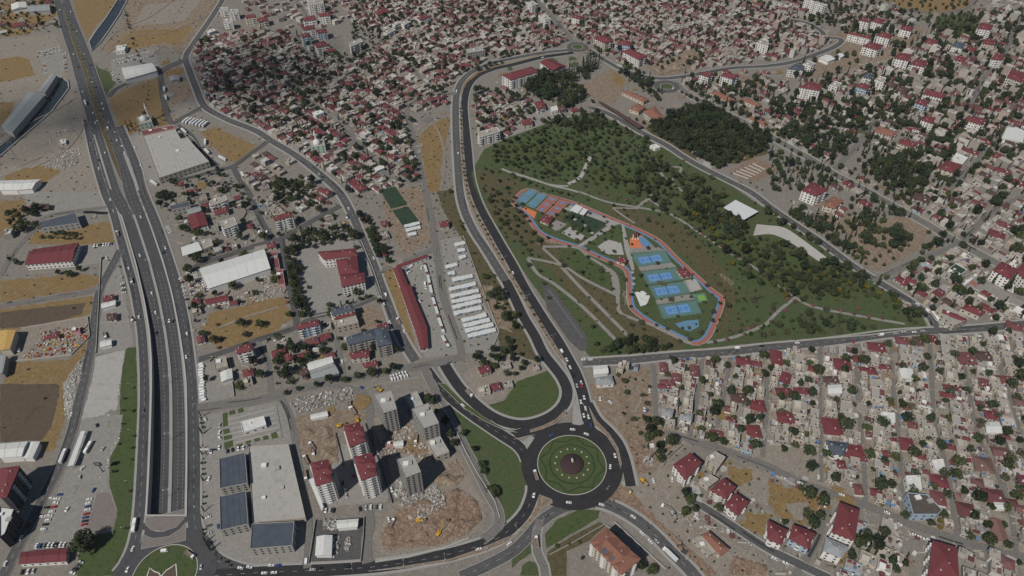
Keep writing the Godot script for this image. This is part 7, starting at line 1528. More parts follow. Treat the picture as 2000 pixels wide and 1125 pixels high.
	grove(FP([925, 170, 1060, 200, 1010, 255, 935, 275]), 9.0, [0, 2], "round the hospital houses", 0.5)
	grove(FP([0, 0, 105, 0, 120, 60, 0, 75]), 12.0, [0, 4], "by the warehouses at the highway's far end", 0.6)
	grove(FP([5, 415, 80, 410, 75, 450, 30, 460]), 7.0, [0, 2], "on the bank behind the petrol station", 1.0)
	tree_row(FP([20, 510, 60, 525, 140, 540, 160, 530]), 14, [0, 4], "along the edge of the dry field", 1.1)
	grove(FP([80, 455, 160, 455, 160, 470, 80, 468]), 5.0, [6, 4], "in the hedge below the slate hall", 1.0)
	tree_row(FP([245, 20, 262, 90, 290, 160, 280, 235]), 13, [6, 4], "on the dry bank beside the highway", 0.9)
	grove(FP([235, 245, 275, 235, 335, 215, 330, 240, 260, 265]), 6.0, [1, 3, 6], "round the small domed mosque", 0.8, 0.9)
	tree_row(TP(0, 0, [366, 30, 405, 120, 455, 260, 510, 410, 555, 560, 610, 720, 655, 850]), 12, [6, 3], "in the highway's median", 0.7)
	grove(FP([365, 345, 420, 330, 480, 375, 430, 380]), 8.0, [0, 4], "in front of the factory", 0.7)
	grove(FP([1330, 420, 1380, 450, 1440, 540, 1500, 590, 1460, 600, 1400, 520, 1340, 460]), 9.5, [0, 4, 3], "on the slope above the running track", 1.0, 0.8)
	grove(FP([1560, 440, 1690, 375, 1760, 410, 1700, 470, 1640, 510]), 9.0, [0, 2, 1, 4], "behind the walled garden", 0.6, 1.0)
	grove(FP([1560, 160, 1700, 130, 1790, 180, 1800, 290, 1720, 240, 1640, 220]), 11.0, [0, 2], "between the far right blocks", 0.5)
	grove(FP([1690, 260, 1760, 300, 1850, 360, 1860, 400, 1760, 390, 1700, 340]), 8.5, [0, 2, 1], "in the grove below the villas", 0.8)
	grove(FP([1200, 712, 1275, 712, 1280, 800, 1230, 810]), 11.0, [0, 4], "on the dirt beside the roundabout road", 0.6, 0.8)
	grove(FP([930, 330, 1000, 270, 1160, 225, 1420, 365, 1790, 620, 1700, 648, 1160, 690, 1040, 550, 950, 400]), 11.0, [6, 3, 6, 4], "scattered over the park lawns", 0.5, 0.9)
	grove(FP([1290, 155, 1560, 170, 1700, 240, 1900, 470, 1700, 380, 1500, 250, 1330, 180]), 11.0, [0, 2, 1], "scattered behind the boulevard", 0.5, 0.9)
	grove(FP([330, 350, 640, 380, 740, 520, 800, 700, 560, 760, 400, 780, 370, 600]), 17.0, [0, 4, 2], "scattered between the workshops", 0.2, 1.05)
	grove(FP([1540, 130, 2010, 10, 2010, 330, 1850, 370, 1560, 260]), 12.0, [0, 2, 1], "between the far right blocks", 0.4, 1.1)
	for a in [[FP([0, 20, 110, 40, 220, 430, 250, 560, 180, 700, 0, 860]), 15.0, "on the dry fields"], [FP([200, 0, 440, 0, 400, 200, 560, 420, 500, 700, 400, 680, 330, 380, 230, 190]), 13.0, "on the waste ground by the highway"], [FP([640, 400, 900, 200, 990, 600, 1060, 720, 900, 720, 780, 620]), 9.0, "on the waste ground beside the avenue"], [FP([1200, 720, 1280, 720, 1500, 910, 1610, 960, 1700, 1120, 1300, 1120, 1230, 900]), 9.0, "on the vacant lots"]]: grove(a[0], a[1], [6], a[2], 0.8, 0.8)
	for t in tree_list: t.append(absf(t[1]))
	tree_list.sort_custom(func(a, b): return a[3] * (2.0 if a[2] != 6 else 0.6) / a[5] > b[3] * (2.0 if b[2] != 6 else 0.6) / b[5])
	var n := 0; var rest := {}
	for t in tree_list:
		var at := Vector3(t[0], 0.0, t[1])
		if n < 300 and absf(t[0]) < absf(t[1]) * 0.95 + 60.0:
			n += 1
			var v: Array = tree_protos[t[2]][n % 3]
			if t[4].begins_with("between the houses of the crowded"): t[4] = "between houses near the " + nearest_lane(t[0], t[1])
			var o := thing(TREE_NAMES[t[2]], at, TREE_LOOK[t[2]] + " " + t[4], "shrub" if t[2] == 6 else "tree", "trees " + t[4], rng.randf() * TAU)
			o.scale = Vector3(t[3], t[3] * rng.randf_range(.88, 1.12), t[3]); inst("crown", v[0], M.leafy, o); inst("trunk", v[1], M.trunk, o)
		else:
			var key := Vector2i(t[2], rng.randi() % 3)
			if not rest.has(key): rest[key] = []
			rest[key].append(Transform3D(Basis(Vector3.UP, rng.randf() * TAU).scaled(Vector3(t[3], t[3] * rng.randf_range(.88, 1.12), t[3])), at))
	var mass := Node3D.new(); mass.name = "distant_trees"; add_child(mass); meta(mass, "mass of distant trees in the woods and between the far houses", "trees", "", "stuff")
	for key in rest:
		for part in 2:
			var mm := MultiMesh.new(); mm.transform_format = MultiMesh.TRANSFORM_3D; mm.mesh = tree_protos[key.x][key.y][part]; mm.instance_count = rest[key].size()
			for i in rest[key].size(): mm.set_instance_transform(i, rest[key][i])
			var mi := MultiMeshInstance3D.new(); mi.multimesh = mm; mi.name = "crowns" if part == 0 else "trunks"; mi.material_override = M.leafy if part == 0 else M.trunk; mass.add_child(mi, true); mi.set_meta("kind", "stuff")

# ---------------------------------------------------------------- vehicles
func extrude(prof: Array, half: float, taper := 1.0) -> Bag:   # a side outline (x, y), counter-clockwise, made as wide as 2 * half
	var g := Bag.new(); var n := prof.size(); var hi := 0.0
	for p in prof: hi = maxf(hi, p[1])
	var lft := []; var rgt := []
	for p in prof:
		var k := half * lerpf(1.0, taper, clampf((p[1] - 0.8) / maxf(0.1, hi - 0.8), 0, 1)); lft.append(Vector3(p[0], p[1], k)); rgt.append(Vector3(p[0], p[1], -k))
	for i in n: g.quad(rgt[i], lft[i], lft[(i + 1) % n], rgt[(i + 1) % n])
	for i in range(1, n - 1): g.tri(lft[0], lft[i], lft[i + 1]); g.tri(rgt[0], rgt[i + 1], rgt[i])
	return g
var wheel_mesh: ArrayMesh
func vehicle_parts(kind: String) -> Array:   # [part name, mesh, material name or "" for the paint]
	var o := []
	match kind:
		"car":
			var b := extrude([[-2.15, .3], [2.15, .3], [2.2, .62], [2.0, .82], [1.0, .95], [-1.75, .98], [-2.15, .85]], 0.88); b.box(I, Vector3(-1.25, 1.36, -.6), Vector3(.35, 1.45, .6)); o.append(["body", b.mesh(), ""])
			o.append(["window_glass", extrude([[-1.75, .96], [1.05, .94], [.4, 1.38], [-1.3, 1.4]], 0.84, 0.74).mesh(), "window_glass"])
		"van":
			var b := extrude([[-2.5, .35], [2.5, .35], [2.55, .9], [2.25, 1.1], [1.6, 2.0], [-2.5, 2.1]], 1.0, 0.93); o.append(["body", b.mesh(), ""])
			var w := Bag.new(); w.quad(Vector3(2.29, 1.12, .8), Vector3(2.29, 1.12, -.8), Vector3(1.68, 1.95, -.75), Vector3(1.68, 1.95, .75)); o.append(["windscreen", w.mesh(), "window_glass"])
		"bus":
			o.append(["body", extrude([[-5.6, .4], [5.6, .4], [5.7, 1.2], [5.5, 2.9], [-5.6, 2.95]], 1.25, 0.96).mesh(), ""])
			var w := Bag.new(); w.box(I, Vector3(-5.3, 1.5, -1.26), Vector3(5.3, 2.4, 1.26)); o.append(["window_band", w.mesh(), "window_glass"]); o.append(["roof_unit", box_mesh(Vector3(-1.5, 2.9, -.7), Vector3(1.2, 3.15, .7)), "metal_roof"])
		"truck":
			o.append(["cab", extrude([[2.6, .5], [4.6, .5], [4.7, 1.3], [4.4, 2.6], [2.6, 2.7]], 1.15, 0.95).mesh(), ""]); o.append(["windscreen", box_mesh(Vector3(4.5, 1.5, -.95), Vector3(4.66, 2.3, .95)), "window_glass"])
			var t := Bag.new()
			for b in [[-4.6, .9, -1.25, 2.4, 1.1, 1.25], [-4.6, 1.1, -1.25, 2.4, 2.3, -1.12], [-4.6, 1.1, 1.12, 2.4, 2.3, 1.25], [-4.6, 1.1, -1.12, -4.45, 2.2, 1.12], [2.28, 1.1, -1.12, 2.4, 2.5, 1.12]]: t.box(I, Vector3(b[0], b[1], b[2]), Vector3(b[3], b[4], b[5]), true)
			o.append(["tipper_bed", t.mesh(), "grey_wall"]); o.append(["load", box_mesh(Vector3(-4.4, 1.1, -1.1), Vector3(2.2, 1.7, 1.1)), "red_dirt"])
		"lorry":
			o.append(["cab", extrude([[4.6, .5], [6.8, .5], [6.9, 1.4], [6.6, 3.0], [4.6, 3.1]], 1.2, 0.95).mesh(), ""]); o.append(["windscreen", box_mesh(Vector3(6.65, 1.7, -1), Vector3(6.86, 2.6, 1)), "window_glass"]); o.append(["trailer", box_mesh(Vector3(-6.8, 1.0, -1.25), Vector3(4.3, 3.6, 1.25)), "container_white"])
	return o
const WHEELS := {"car": [1.35, -1.3, .78, .33], "van": [1.6, -1.5, .88, .36], "bus": [3.6, -3.2, 1.1, .48], "truck": [3.7, -3.0, 1.0, .5], "lorry": [5.6, -5.0, 1.05, .5]}
var fleet := {}
var car_count := 0
func road_dir(x: float, z: float) -> Array:
	var best := 1e9; var d := Vector2.RIGHT; var ph := ""; var half := 0.0; var y := 0.0
	for r in road_lines:
		var pts: PackedVector2Array = r[0]
		for i in range(0, pts.size() - 1):
			var e := absf(pts[i].x - x) + absf(pts[i].y - z)
			if e < best: best = e; d = pts[i + 1] - pts[i]; ph = r[2]; half = r[1]; y = r[7]
	return [d.normalized(), ph, best, half, y]
var car_jobs := []
func put_vehicle(kind: String, p: Vector2, turn: float, colour: String, where: String, y: float):
	if kind == "car": car_jobs.append([p, turn, colour, where, y, p.length()])
	else: place_vehicle(kind, p, turn, colour, where, y)
func place_cars():     # the 300 nearest singly, the far ones as one mass
	car_jobs.sort_custom(func(a, b): return a[5] < b[5])
	var far := {}
	for i in car_jobs.size():
		var j: Array = car_jobs[i]
		if i < 300: place_vehicle("car", j[0], j[1], j[2], j[3], j[4])
		else:
			if not far.has(j[2]): far[j[2]] = []
			far[j[2]].append(yaw(j[1], up3(j[0], j[4])))
	var mass := Node3D.new(); mass.name = "distant_cars"; add_child(mass); meta(mass, "small distant cars on the far highway and in the far lots", "cars", "", "stuff")
	for c in far:
		for part in 2:
			var mm := MultiMesh.new(); mm.transform_format = MultiMesh.TRANSFORM_3D; mm.mesh = fleet["car"][part][1]; mm.instance_count = far[c].size()
			for i in far[c].size(): mm.set_instance_transform(i, far[c][i])
			var mi := MultiMeshInstance3D.new(); mi.multimesh = mm; mi.name = "bodies" if part == 0 else "window_glass"; mi.material_override = M["car_" + c] if part == 0 else M.window_glass; mass.add_child(mi, true); mi.set_meta("kind", "stuff")
func place_vehicle(kind: String, p: Vector2, turn: float, paint: String, where: String, y: float):
	if not fleet.has(kind): fleet[kind] = vehicle_parts(kind)
	car_count += 1
	var noun: String = {"car": "car", "van": "van", "bus": "bus", "truck": "tipper lorry", "lorry": "box lorry"}[kind]
	var o := thing({"car": "car", "van": "van", "bus": "bus", "truck": "tipper_lorry", "lorry": "box_lorry"}[kind], Vector3(p.x, y, p.y), "%s %s %s" % [paint, noun, where], noun, noun + "s " + where, turn)
	for a in fleet[kind]: inst(a[0], a[1], M[a[2]] if a[2] else M["car_" + paint], o)
	var w: Array = WHEELS[kind]
	for s in [[w[0], w[2]], [w[0], -w[2]], [w[1], w[2]], [w[1], -w[2]]]:
		var k := inst("wheel", wheel_mesh, M.tyre, o); k.position = Vector3(s[0], w[3], s[1]); k.scale = Vector3(w[3], w[3], 1)
func paint() -> String:
	var k := rng.randf(); return "white" if k < .58 else "silver" if k < .71 else "black" if k < .82 else "grey" if k < .91 else "red" if k < .96 else "blue"
func build_cars():
	var wg := Bag.new(); wg.tube(Vector3(0, 0, -.12), Vector3(0, 0, .12), 1.0, 1.0, 8)
	for i in 8: wg.tri(Vector3(cos(TAU * i / 8), sin(TAU * i / 8), -.12), Vector3(0, 0, -.12), Vector3(cos(TAU * (i + 1) / 8), sin(TAU * (i + 1) / 8), -.12))
	wheel_mesh = wg.mesh()
	# rows of parked vehicles: tile, from, to, how many, kind, colour, where
	for a in [[0, 0, 672, 357, 880, 303, 13, "car", "", "in the sales hall's rear car lot"], [0, 0, 684, 374, 898, 330, 13, "car", "", "in the sales hall's rear car lot"], [0, 0, 656, 430, 705, 482, 5, "car", "", "beside the cream sales hall"], [0, 0, 230, 312, 345, 278, 7, "car", "", "in the lot beside the open highway"], [0, 0, 220, 335, 350, 300, 7, "car", "", "in the lot beside the open highway"], [0, 0, 262, 375, 270, 430, 5, "car", "", "in the lot beside the open highway"], [0, 0, 374, 300, 388, 400, 6, "car", "", "on the highway's gravel edge"], [0, 0, 1090, 712, 1205, 735, 7, "lorry", "white", "in the lorry park behind the factory"], [0, 1, 500, 120, 625, 126, 9, "car", "black", "behind the slate hall"], [0, 1, 555, 316, 655, 306, 7, "car", "", "above the wide maroon hall's car park"], [0, 1, 720, 540, 728, 592, 5, "car", "", "on the frontage car park"], [0, 1, 1100, 480, 1132, 600, 9, "car", "", "in the white showroom's side lot"], [0, 1, 1142, 475, 1172, 600, 9, "car", "", "in the white showroom's side lot"], [0, 1, 1182, 505, 1214, 580, 7, "car", "white", "against the white showroom"], [0, 1, 1062, 510, 1096, 632, 6, "car", "", "along the showroom's kerb"], [0, 1, 985, 208, 1000, 240, 4, "car", "white", "below the slate workshop"], [0, 1, 1178, 1015, 1192, 1225, 14, "van", "white", "in the long row of the van park"], [0, 2, 525, 680, 494, 826, 8, "car", "", "beside the paved corner of the car park"], [0, 2, 350, 650, 258, 852, 9, "car", "", "in the middle row of the car park"], [0, 2, 305, 672, 252, 778, 3, "car", "", "on the frontage road by the car park"], [0, 2, 215, 953, 380, 943, 8, "car", "", "behind the low red shop"], [0, 2, 130, 1106, 200, 1098, 3, "car", "", "in front of the low red shop"], [0, 2, 1332, 396, 1458, 368, 5, "car", "", "below the terraced garden"], [0, 2, 1222, 782, 1228, 930, 4, "car", "", "beside the slate showrooms"], [1, 1, 790, 1085, 878, 1060, 6, "car", "white", "in the packed lot above the ruined towers"], [1, 1, 796, 1105, 888, 1082, 6, "car", "white", "in the packed lot above the ruined towers"], [1, 1, 335, 236, 386, 224, 4, "car", "", "above the school yard"], [1, 1, 20, 242, 62, 242, 4, "van", "white", "in the small van lot above the white showroom"], [1, 2, 645, 725, 730, 722, 4, "car", "", "below the red roofed towers"], [1, 2, 410, 742, 455, 742, 3, "car", "", "at the end of the white awning"], [2, 1, 1430, 1022, 1446, 1090, 3, "car", "", "in the yard by the park street"], [0, 2, 475, 1048, 425, 1112, 4, "car", "", "beside the verge lawn's dark trees"]]:
		var p := W(a[0] * 500 + a[2] / 3.0, a[1] * 375 + a[3] / 3.0); var q := W(a[0] * 500 + a[4] / 3.0, a[1] * 375 + a[5] / 3.0); var d := (q - p).normalized()
		for i in a[6]: put_vehicle(a[7], p.lerp(q, i / maxf(1.0, a[6] - 1.0)) + Vector2(rng.randf_range(-.3, .3), rng.randf_range(-.3, .3)), -d.angle() + PI / 2 + (PI if rng.randf() < .4 else 0.0) + rng.randf_range(-.06, .06), a[8] if a[8] else paint(), a[9], 0.2)
	# single ones; those on a road take its direction
	var singles := [[0, 0, "car", [352, 60, 415, 70, 452, 185, 422, 275, 432, 320, 460, 395, 490, 455, 533, 385, 497, 320, 485, 540, 540, 485, 545, 665, 598, 610, 607, 640, 605, 683, 572, 712, 560, 722, 638, 720, 675, 775, 685, 825, 715, 858, 530, 825, 548, 892, 616, 898, 580, 940, 580, 990, 730, 897, 385, 310, 525, 405, 562, 512, 790, 865, 825, 970, 875, 980]], [0, 0, "lorry", [503, 610, 965, 530, 975, 580, 1080, 775, 1215, 895, 1205, 840, 1305, 935, 1425, 1035, 905, 1080]], [0, 0, "van", [633, 755]],
		[0, 1, "car", [647, 47, 665, 113, 825, 148, 820, 373, 755, 450, 970, 330, 958, 357, 890, 595, 815, 735, 993, 757, 917, 828, 1097, 832, 1092, 968, 912, 708, 55, 650, 1108, 683, 605, 390, 625, 390, 700, 440, 715, 500]], [0, 1, "truck", [690, 250, 772, 525, 770, 750, 618, 845]], [0, 1, "van", [115, 930]],
		[0, 2, "car", [840, 160, 780, 967, 750, 1090, 1180, 1075, 570, 245, 605, 383, 485, 495, 470, 548, 550, 625, 395, 737, 165, 830, 125, 905, 1203, 210, 1288, 245, 1288, 285, 1288, 320, 1285, 375, 1238, 398, 1225, 557, 1280, 838, 435, 935, 35, 1055, 1410, 1080, 1462, 1075]], [0, 2, "bus", [790, 833, 520, 378]], [0, 2, "van", [967, 980]], [0, 2, "truck", [1115, 1005]], [0, 2, "lorry", [375, 430]],
		[1, 0, "car", [1228, 805, 932, 912, 952, 992, 975, 1085, 370, 1025, 390, 1040, 210, 1070, 1185, 900]], [1, 0, "van", [1175, 540]],
		[1, 1, "car", [543, 100, 590, 243, 690, 390, 750, 657, 735, 620, 785, 767, 868, 820, 1130, 1003, 890, 458, 895, 475, 925, 515, 995, 563, 930, 567, 940, 595, 958, 643, 970, 445, 490, 605, 545, 612, 120, 873, 545, 1035, 505, 997]], [1, 1, "van", [910, 440, 990, 540, 760, 605]], [1, 1, "truck", [530, 150, 835, 765]],
		[2, 0, "car", [20, 540, 60, 530, 240, 325, 180, 340, 437, 285, 945, 520, 1050, 462, 1070, 480, 620, 715, 1180, 1040]],
		[2, 1, "car", [75, 570, 5, 475, 320, 985, 340, 1030, 360, 1080, 420, 985, 458, 985, 1030, 983, 1463, 905, 405, 1120]], [2, 1, "van", [290, 935, 1320, 917]],
		[3, 1, "car", [170, 887, 110, 935, 745, 832, 795, 822, 855, 823, 905, 817, 952, 770, 850, 683, 875, 660, 870, 697, 1020, 770, 1043, 795, 500, 883, 1215, 850, 1155, 855, 1095, 865, 150, 65, 240, 990]], [3, 1, "van", [660, 840, 935, 700]], [3, 1, "bus", [975, 733]],
		[2, 2, "car", [232, 303, 355, 270, 435, 297, 462, 245, 447, 195, 420, 187, 430, 145, 403, 107, 422, 82, 380, 12, 405, 10, 602, 423, 575, 488, 128, 655, 333, 698, 197, 778, 525, 710, 708, 780, 762, 878, 795, 850, 810, 925, 847, 923, 565, 610, 655, 175, 575, 110, 515, 90, 775, 152, 792, 160, 773, 195, 905, 330, 857, 385, 768, 368, 828, 570, 937, 562, 1080, 788, 1008, 275, 805, 42, 1388, 940]], [2, 2, "truck", [140, 540, 145, 930, 905, 730]], [2, 2, "lorry", [925, 1005]],
		[3, 2, "car", [92, 558, 185, 583, 293, 547, 430, 652, 695, 757, 820, 775, 848, 885, 880, 897, 925, 912, 335, 712, 302, 797, 295, 825, 275, 885, 235, 975, 37, 1025, 103, 1053, 428, 1110, 452, 1110, 480, 1112, 765, 825]],
		[1, 2, "car", [620, 25, 510, 583, 575, 543, 523, 628, 530, 657, 712, 405, 795, 622, 610, 735, 680, 330, 778, 797, 540, 1075, 1305, 970, 1485, 937, 370, 1085, 333, 1090, 107, 1107, 50, 1110, 130, 1065, 90, 1065, 1212, 128]], [1, 2, "truck", [550, 130, 570, 160, 330, 370, 335, 400, 293, 450, 290, 540, 938, 325, 795, 825, 1250, 60]], [1, 2, "van", [295, 1040]]]
	for a in singles:
		for i in range(0, a[3].size(), 2):
			var px: float = a[0] * 500 + a[3][i] / 3.0; var py: float = a[1] * 375 + a[3][i + 1] / 3.0; var p := W(px, py); var r := road_dir(p.x, p.y); var cut: bool = r[1].begins_with("sunken") and absf(p.x - P(along(CUT_L, py), py).x) + absf(p.x - P(along(CUT_R, py), py).x) < absf(P(along(CUT_R, py), py).x - P(along(CUT_L, py), py).x) + 1.0
			var y := 0.26; var on: bool = r[2] < r[3] * 1.5 + 3.0
			if cut:
				var dz := 7.0 * smoothstep(0.0, 0.8, (py - 420.0) / 586.0); p = W(px, py, -dz); y = -dz + 0.05
			elif on: y = r[4] + (0.13 if "roundabout" in r[1] and "ring" in r[1] else 0.01)
			var turn: float = -r[0].angle() + (PI if rng.randf() < .5 else 0.0)
			if not on and not cut: turn += rng.randf_range(-.5, .5)
			put_vehicle(a[2], p, turn, paint() if a[2] == "car" else "white", ("on the " if on or cut else "parked near the ") + r[1], y)
	place_cars()

# ---------------------------------------------------------------- lamps, machines, rubble
func lamp_row(pts: PackedVector2Array, gap: float, where: String, arms: int, tall := 9.0, y := 0.0):
	var pole := Bag.new(); pole.tube(Vector3.ZERO, Vector3(0, tall, 0), 0.14, 0.08, 6); var pm := pole.mesh()
	var arm := Bag.new(); arm.tube(Vector3(0, tall - .1, 0), Vector3(1.9, tall + .35, 0), 0.06, 0.05, 4); var am := arm.mesh(); var head := box_mesh(Vector3(1.6, tall + .28, -.16), Vector3(2.5, tall + .44, .16))
	pts = smooth(pts, gap)
	for i in pts.size():
		var o := thing("street_lamp", up3(pts[i], y), "slim grey %s street lamp %s" % ["two-armed" if arms == 2 else "one-armed", where], "street lamp", "street lamps " + where, -side_of(pts, i).angle())
		inst("pole", pm, M.pole_metal, o)
		for k in arms:
			var a := inst("arm", am, M.pole_metal, o); a.rotation.y = PI * k; inst("lamp_head", head, M.metal_roof, a)
func excavator(x: float, y: float, turn: float, label: String, reach := 1.0, col := "excavator_yellow"):
	var o := thing("excavator", P(x, y, 0.3), label, "excavator", "", turn)
	for s in [-1.2, 1.2]: inst("track", extrude([[-1.8, 0], [1.8, 0], [2.2, .4], [1.8, .9], [-1.8, .9], [-2.2, .4]], 0.32).mesh(), M.dark_metal, o).position = Vector3(0, 0, s)
	inst("body", extrude([[-2.2, .95], [1.4, .95], [1.4, 1.6], [-1.6, 2.1], [-2.2, 1.9]], 1.25).mesh(), M[col], o)
	var cab := inst("cab", box_mesh(Vector3(.1, 1.0, -1.2), Vector3(1.5, 2.9, -.1)), M[col], o); inst("window_glass", box_mesh(Vector3(.2, 1.9, -1.23), Vector3(1.54, 2.8, -.07)), M.window_glass, cab)
	var b := Bag.new(); b.tube(Vector3(1.2, 1.5, .4), Vector3(3.6 * reach, 4.6 * reach, .4), .3, .25, 6); inst("boom", b.mesh(), M[col], o)
	var c := Bag.new(); c.tube(Vector3(3.6 * reach, 4.6 * reach, .4), Vector3(6.0 * reach, 2.4 * reach, .4), .24, .18, 6); var ar := inst("arm", c.mesh(), M[col], o)
	inst("bucket", extrude([[6.0 * reach - .6, 2.4 * reach - 1.2], [6.0 * reach + .5, 2.4 * reach - 1.1], [6.0 * reach + .3, 2.4 * reach + .1], [6.0 * reach - .3, 2.4 * reach]], .6).mesh(), M.dark_metal, ar)
func rubble(called: String, label: String, poly: PackedVector2Array, n: int, size: float, cols: Array, pile := 0.0):
	var g := Bag.new(); var lo := poly[0]; var hi := poly[0]
	for p in poly: lo = lo.min(p); hi = hi.max(p)
	for i in n:
		var p := Vector2(rng.randf_range(lo.x, hi.x), rng.randf_range(lo.y, hi.y))
		if not Geometry2D.is_point_in_polygon(p, poly): continue
		var s := size * pow(rng.randf(), 2.0) + size * 0.25; g.col = cols[rng.randi() % cols.size()] * rng.randf_range(.8, 1.2); g.col.a = 1
		g.box(Transform3D(Basis.from_euler(Vector3(rng.randf_range(-.4, .4), rng.randf() * 6.0, rng.randf_range(-.4, .4))), up3(p, rng.randf() * pile)), Vector3(-s, -s * .2, -s * .6), Vector3(s, s * .6, s * .6))
	var o := inst(called, g.mesh(true), M.tinted, self); meta(o, label, "rubble", "", "stuff")
func earthworks(called: String, label: String, poly: PackedVector2Array, m: String, tall: float, sd: int):
	var n := FastNoiseLite.new(); n.seed = sd; n.frequency = 0.045; n.fractal_octaves = 4; var g := Bag.new(); var lo := poly[0]; var hi := poly[0]; var step := 1.6
	for p in poly: lo = lo.min(p); hi = hi.max(p)
	var w := int((hi.x - lo.x) / step) + 2; var d := int((hi.y - lo.y) / step) + 2; var hs := PackedFloat32Array()
	for j in d:
		for i in w:
			var p := lo + Vector2(i, j) * step; var near := 1e9
			if not Geometry2D.is_point_in_polygon(p, poly): hs.append(-1.0); continue
			for k in poly.size(): near = minf(near, Geometry2D.get_closest_point_to_segment(p, poly[k], poly[(k + 1) % poly.size()]).distance_to(p))
			hs.append(level + 0.05 + tall * maxf(0.0, n.get_noise_2d(p.x, p.y) * 1.6 + 0.25) * smoothstep(0.0, 5.0, near))
	var q := Bag.new()
	for j in d - 1:
		for i in w - 1:
			var k := j * w + i
			if hs[k] < 0 or hs[k + 1] < 0 or hs[k + w] < 0 or hs[k + w + 1] < 0: continue
			var p := lo + Vector2(i, j) * step; q.quad(up3(p + Vector2(0, step), hs[k + w]), up3(p + Vector2(step, step), hs[k + w + 1]), up3(p + Vector2(step, 0), hs[k + 1]), up3(p, hs[k]))
	for i in q.v.size(): q.u[i] = Vector2(q.v[i].x, q.v[i].z) / 64.0; q.u2[i] = Vector2(q.v[i].x, q.v[i].z) / 11.0
	structure(inst(called, q.mesh(), M[m], self), label)
func low_wall(called: String, label: String, pts: PackedVector2Array, hi: float, m: String, thick := 0.18, group := ""):
	var mid := pts[0]; var l := PackedVector2Array()
	for p in pts: l.append(p - mid)
	var o := inst(called, wall_ribbon(l, -thick, thick, 0.0, hi).mesh(), M[m], self); o.position = up3(mid, 0); meta(o, label, "wall", group)

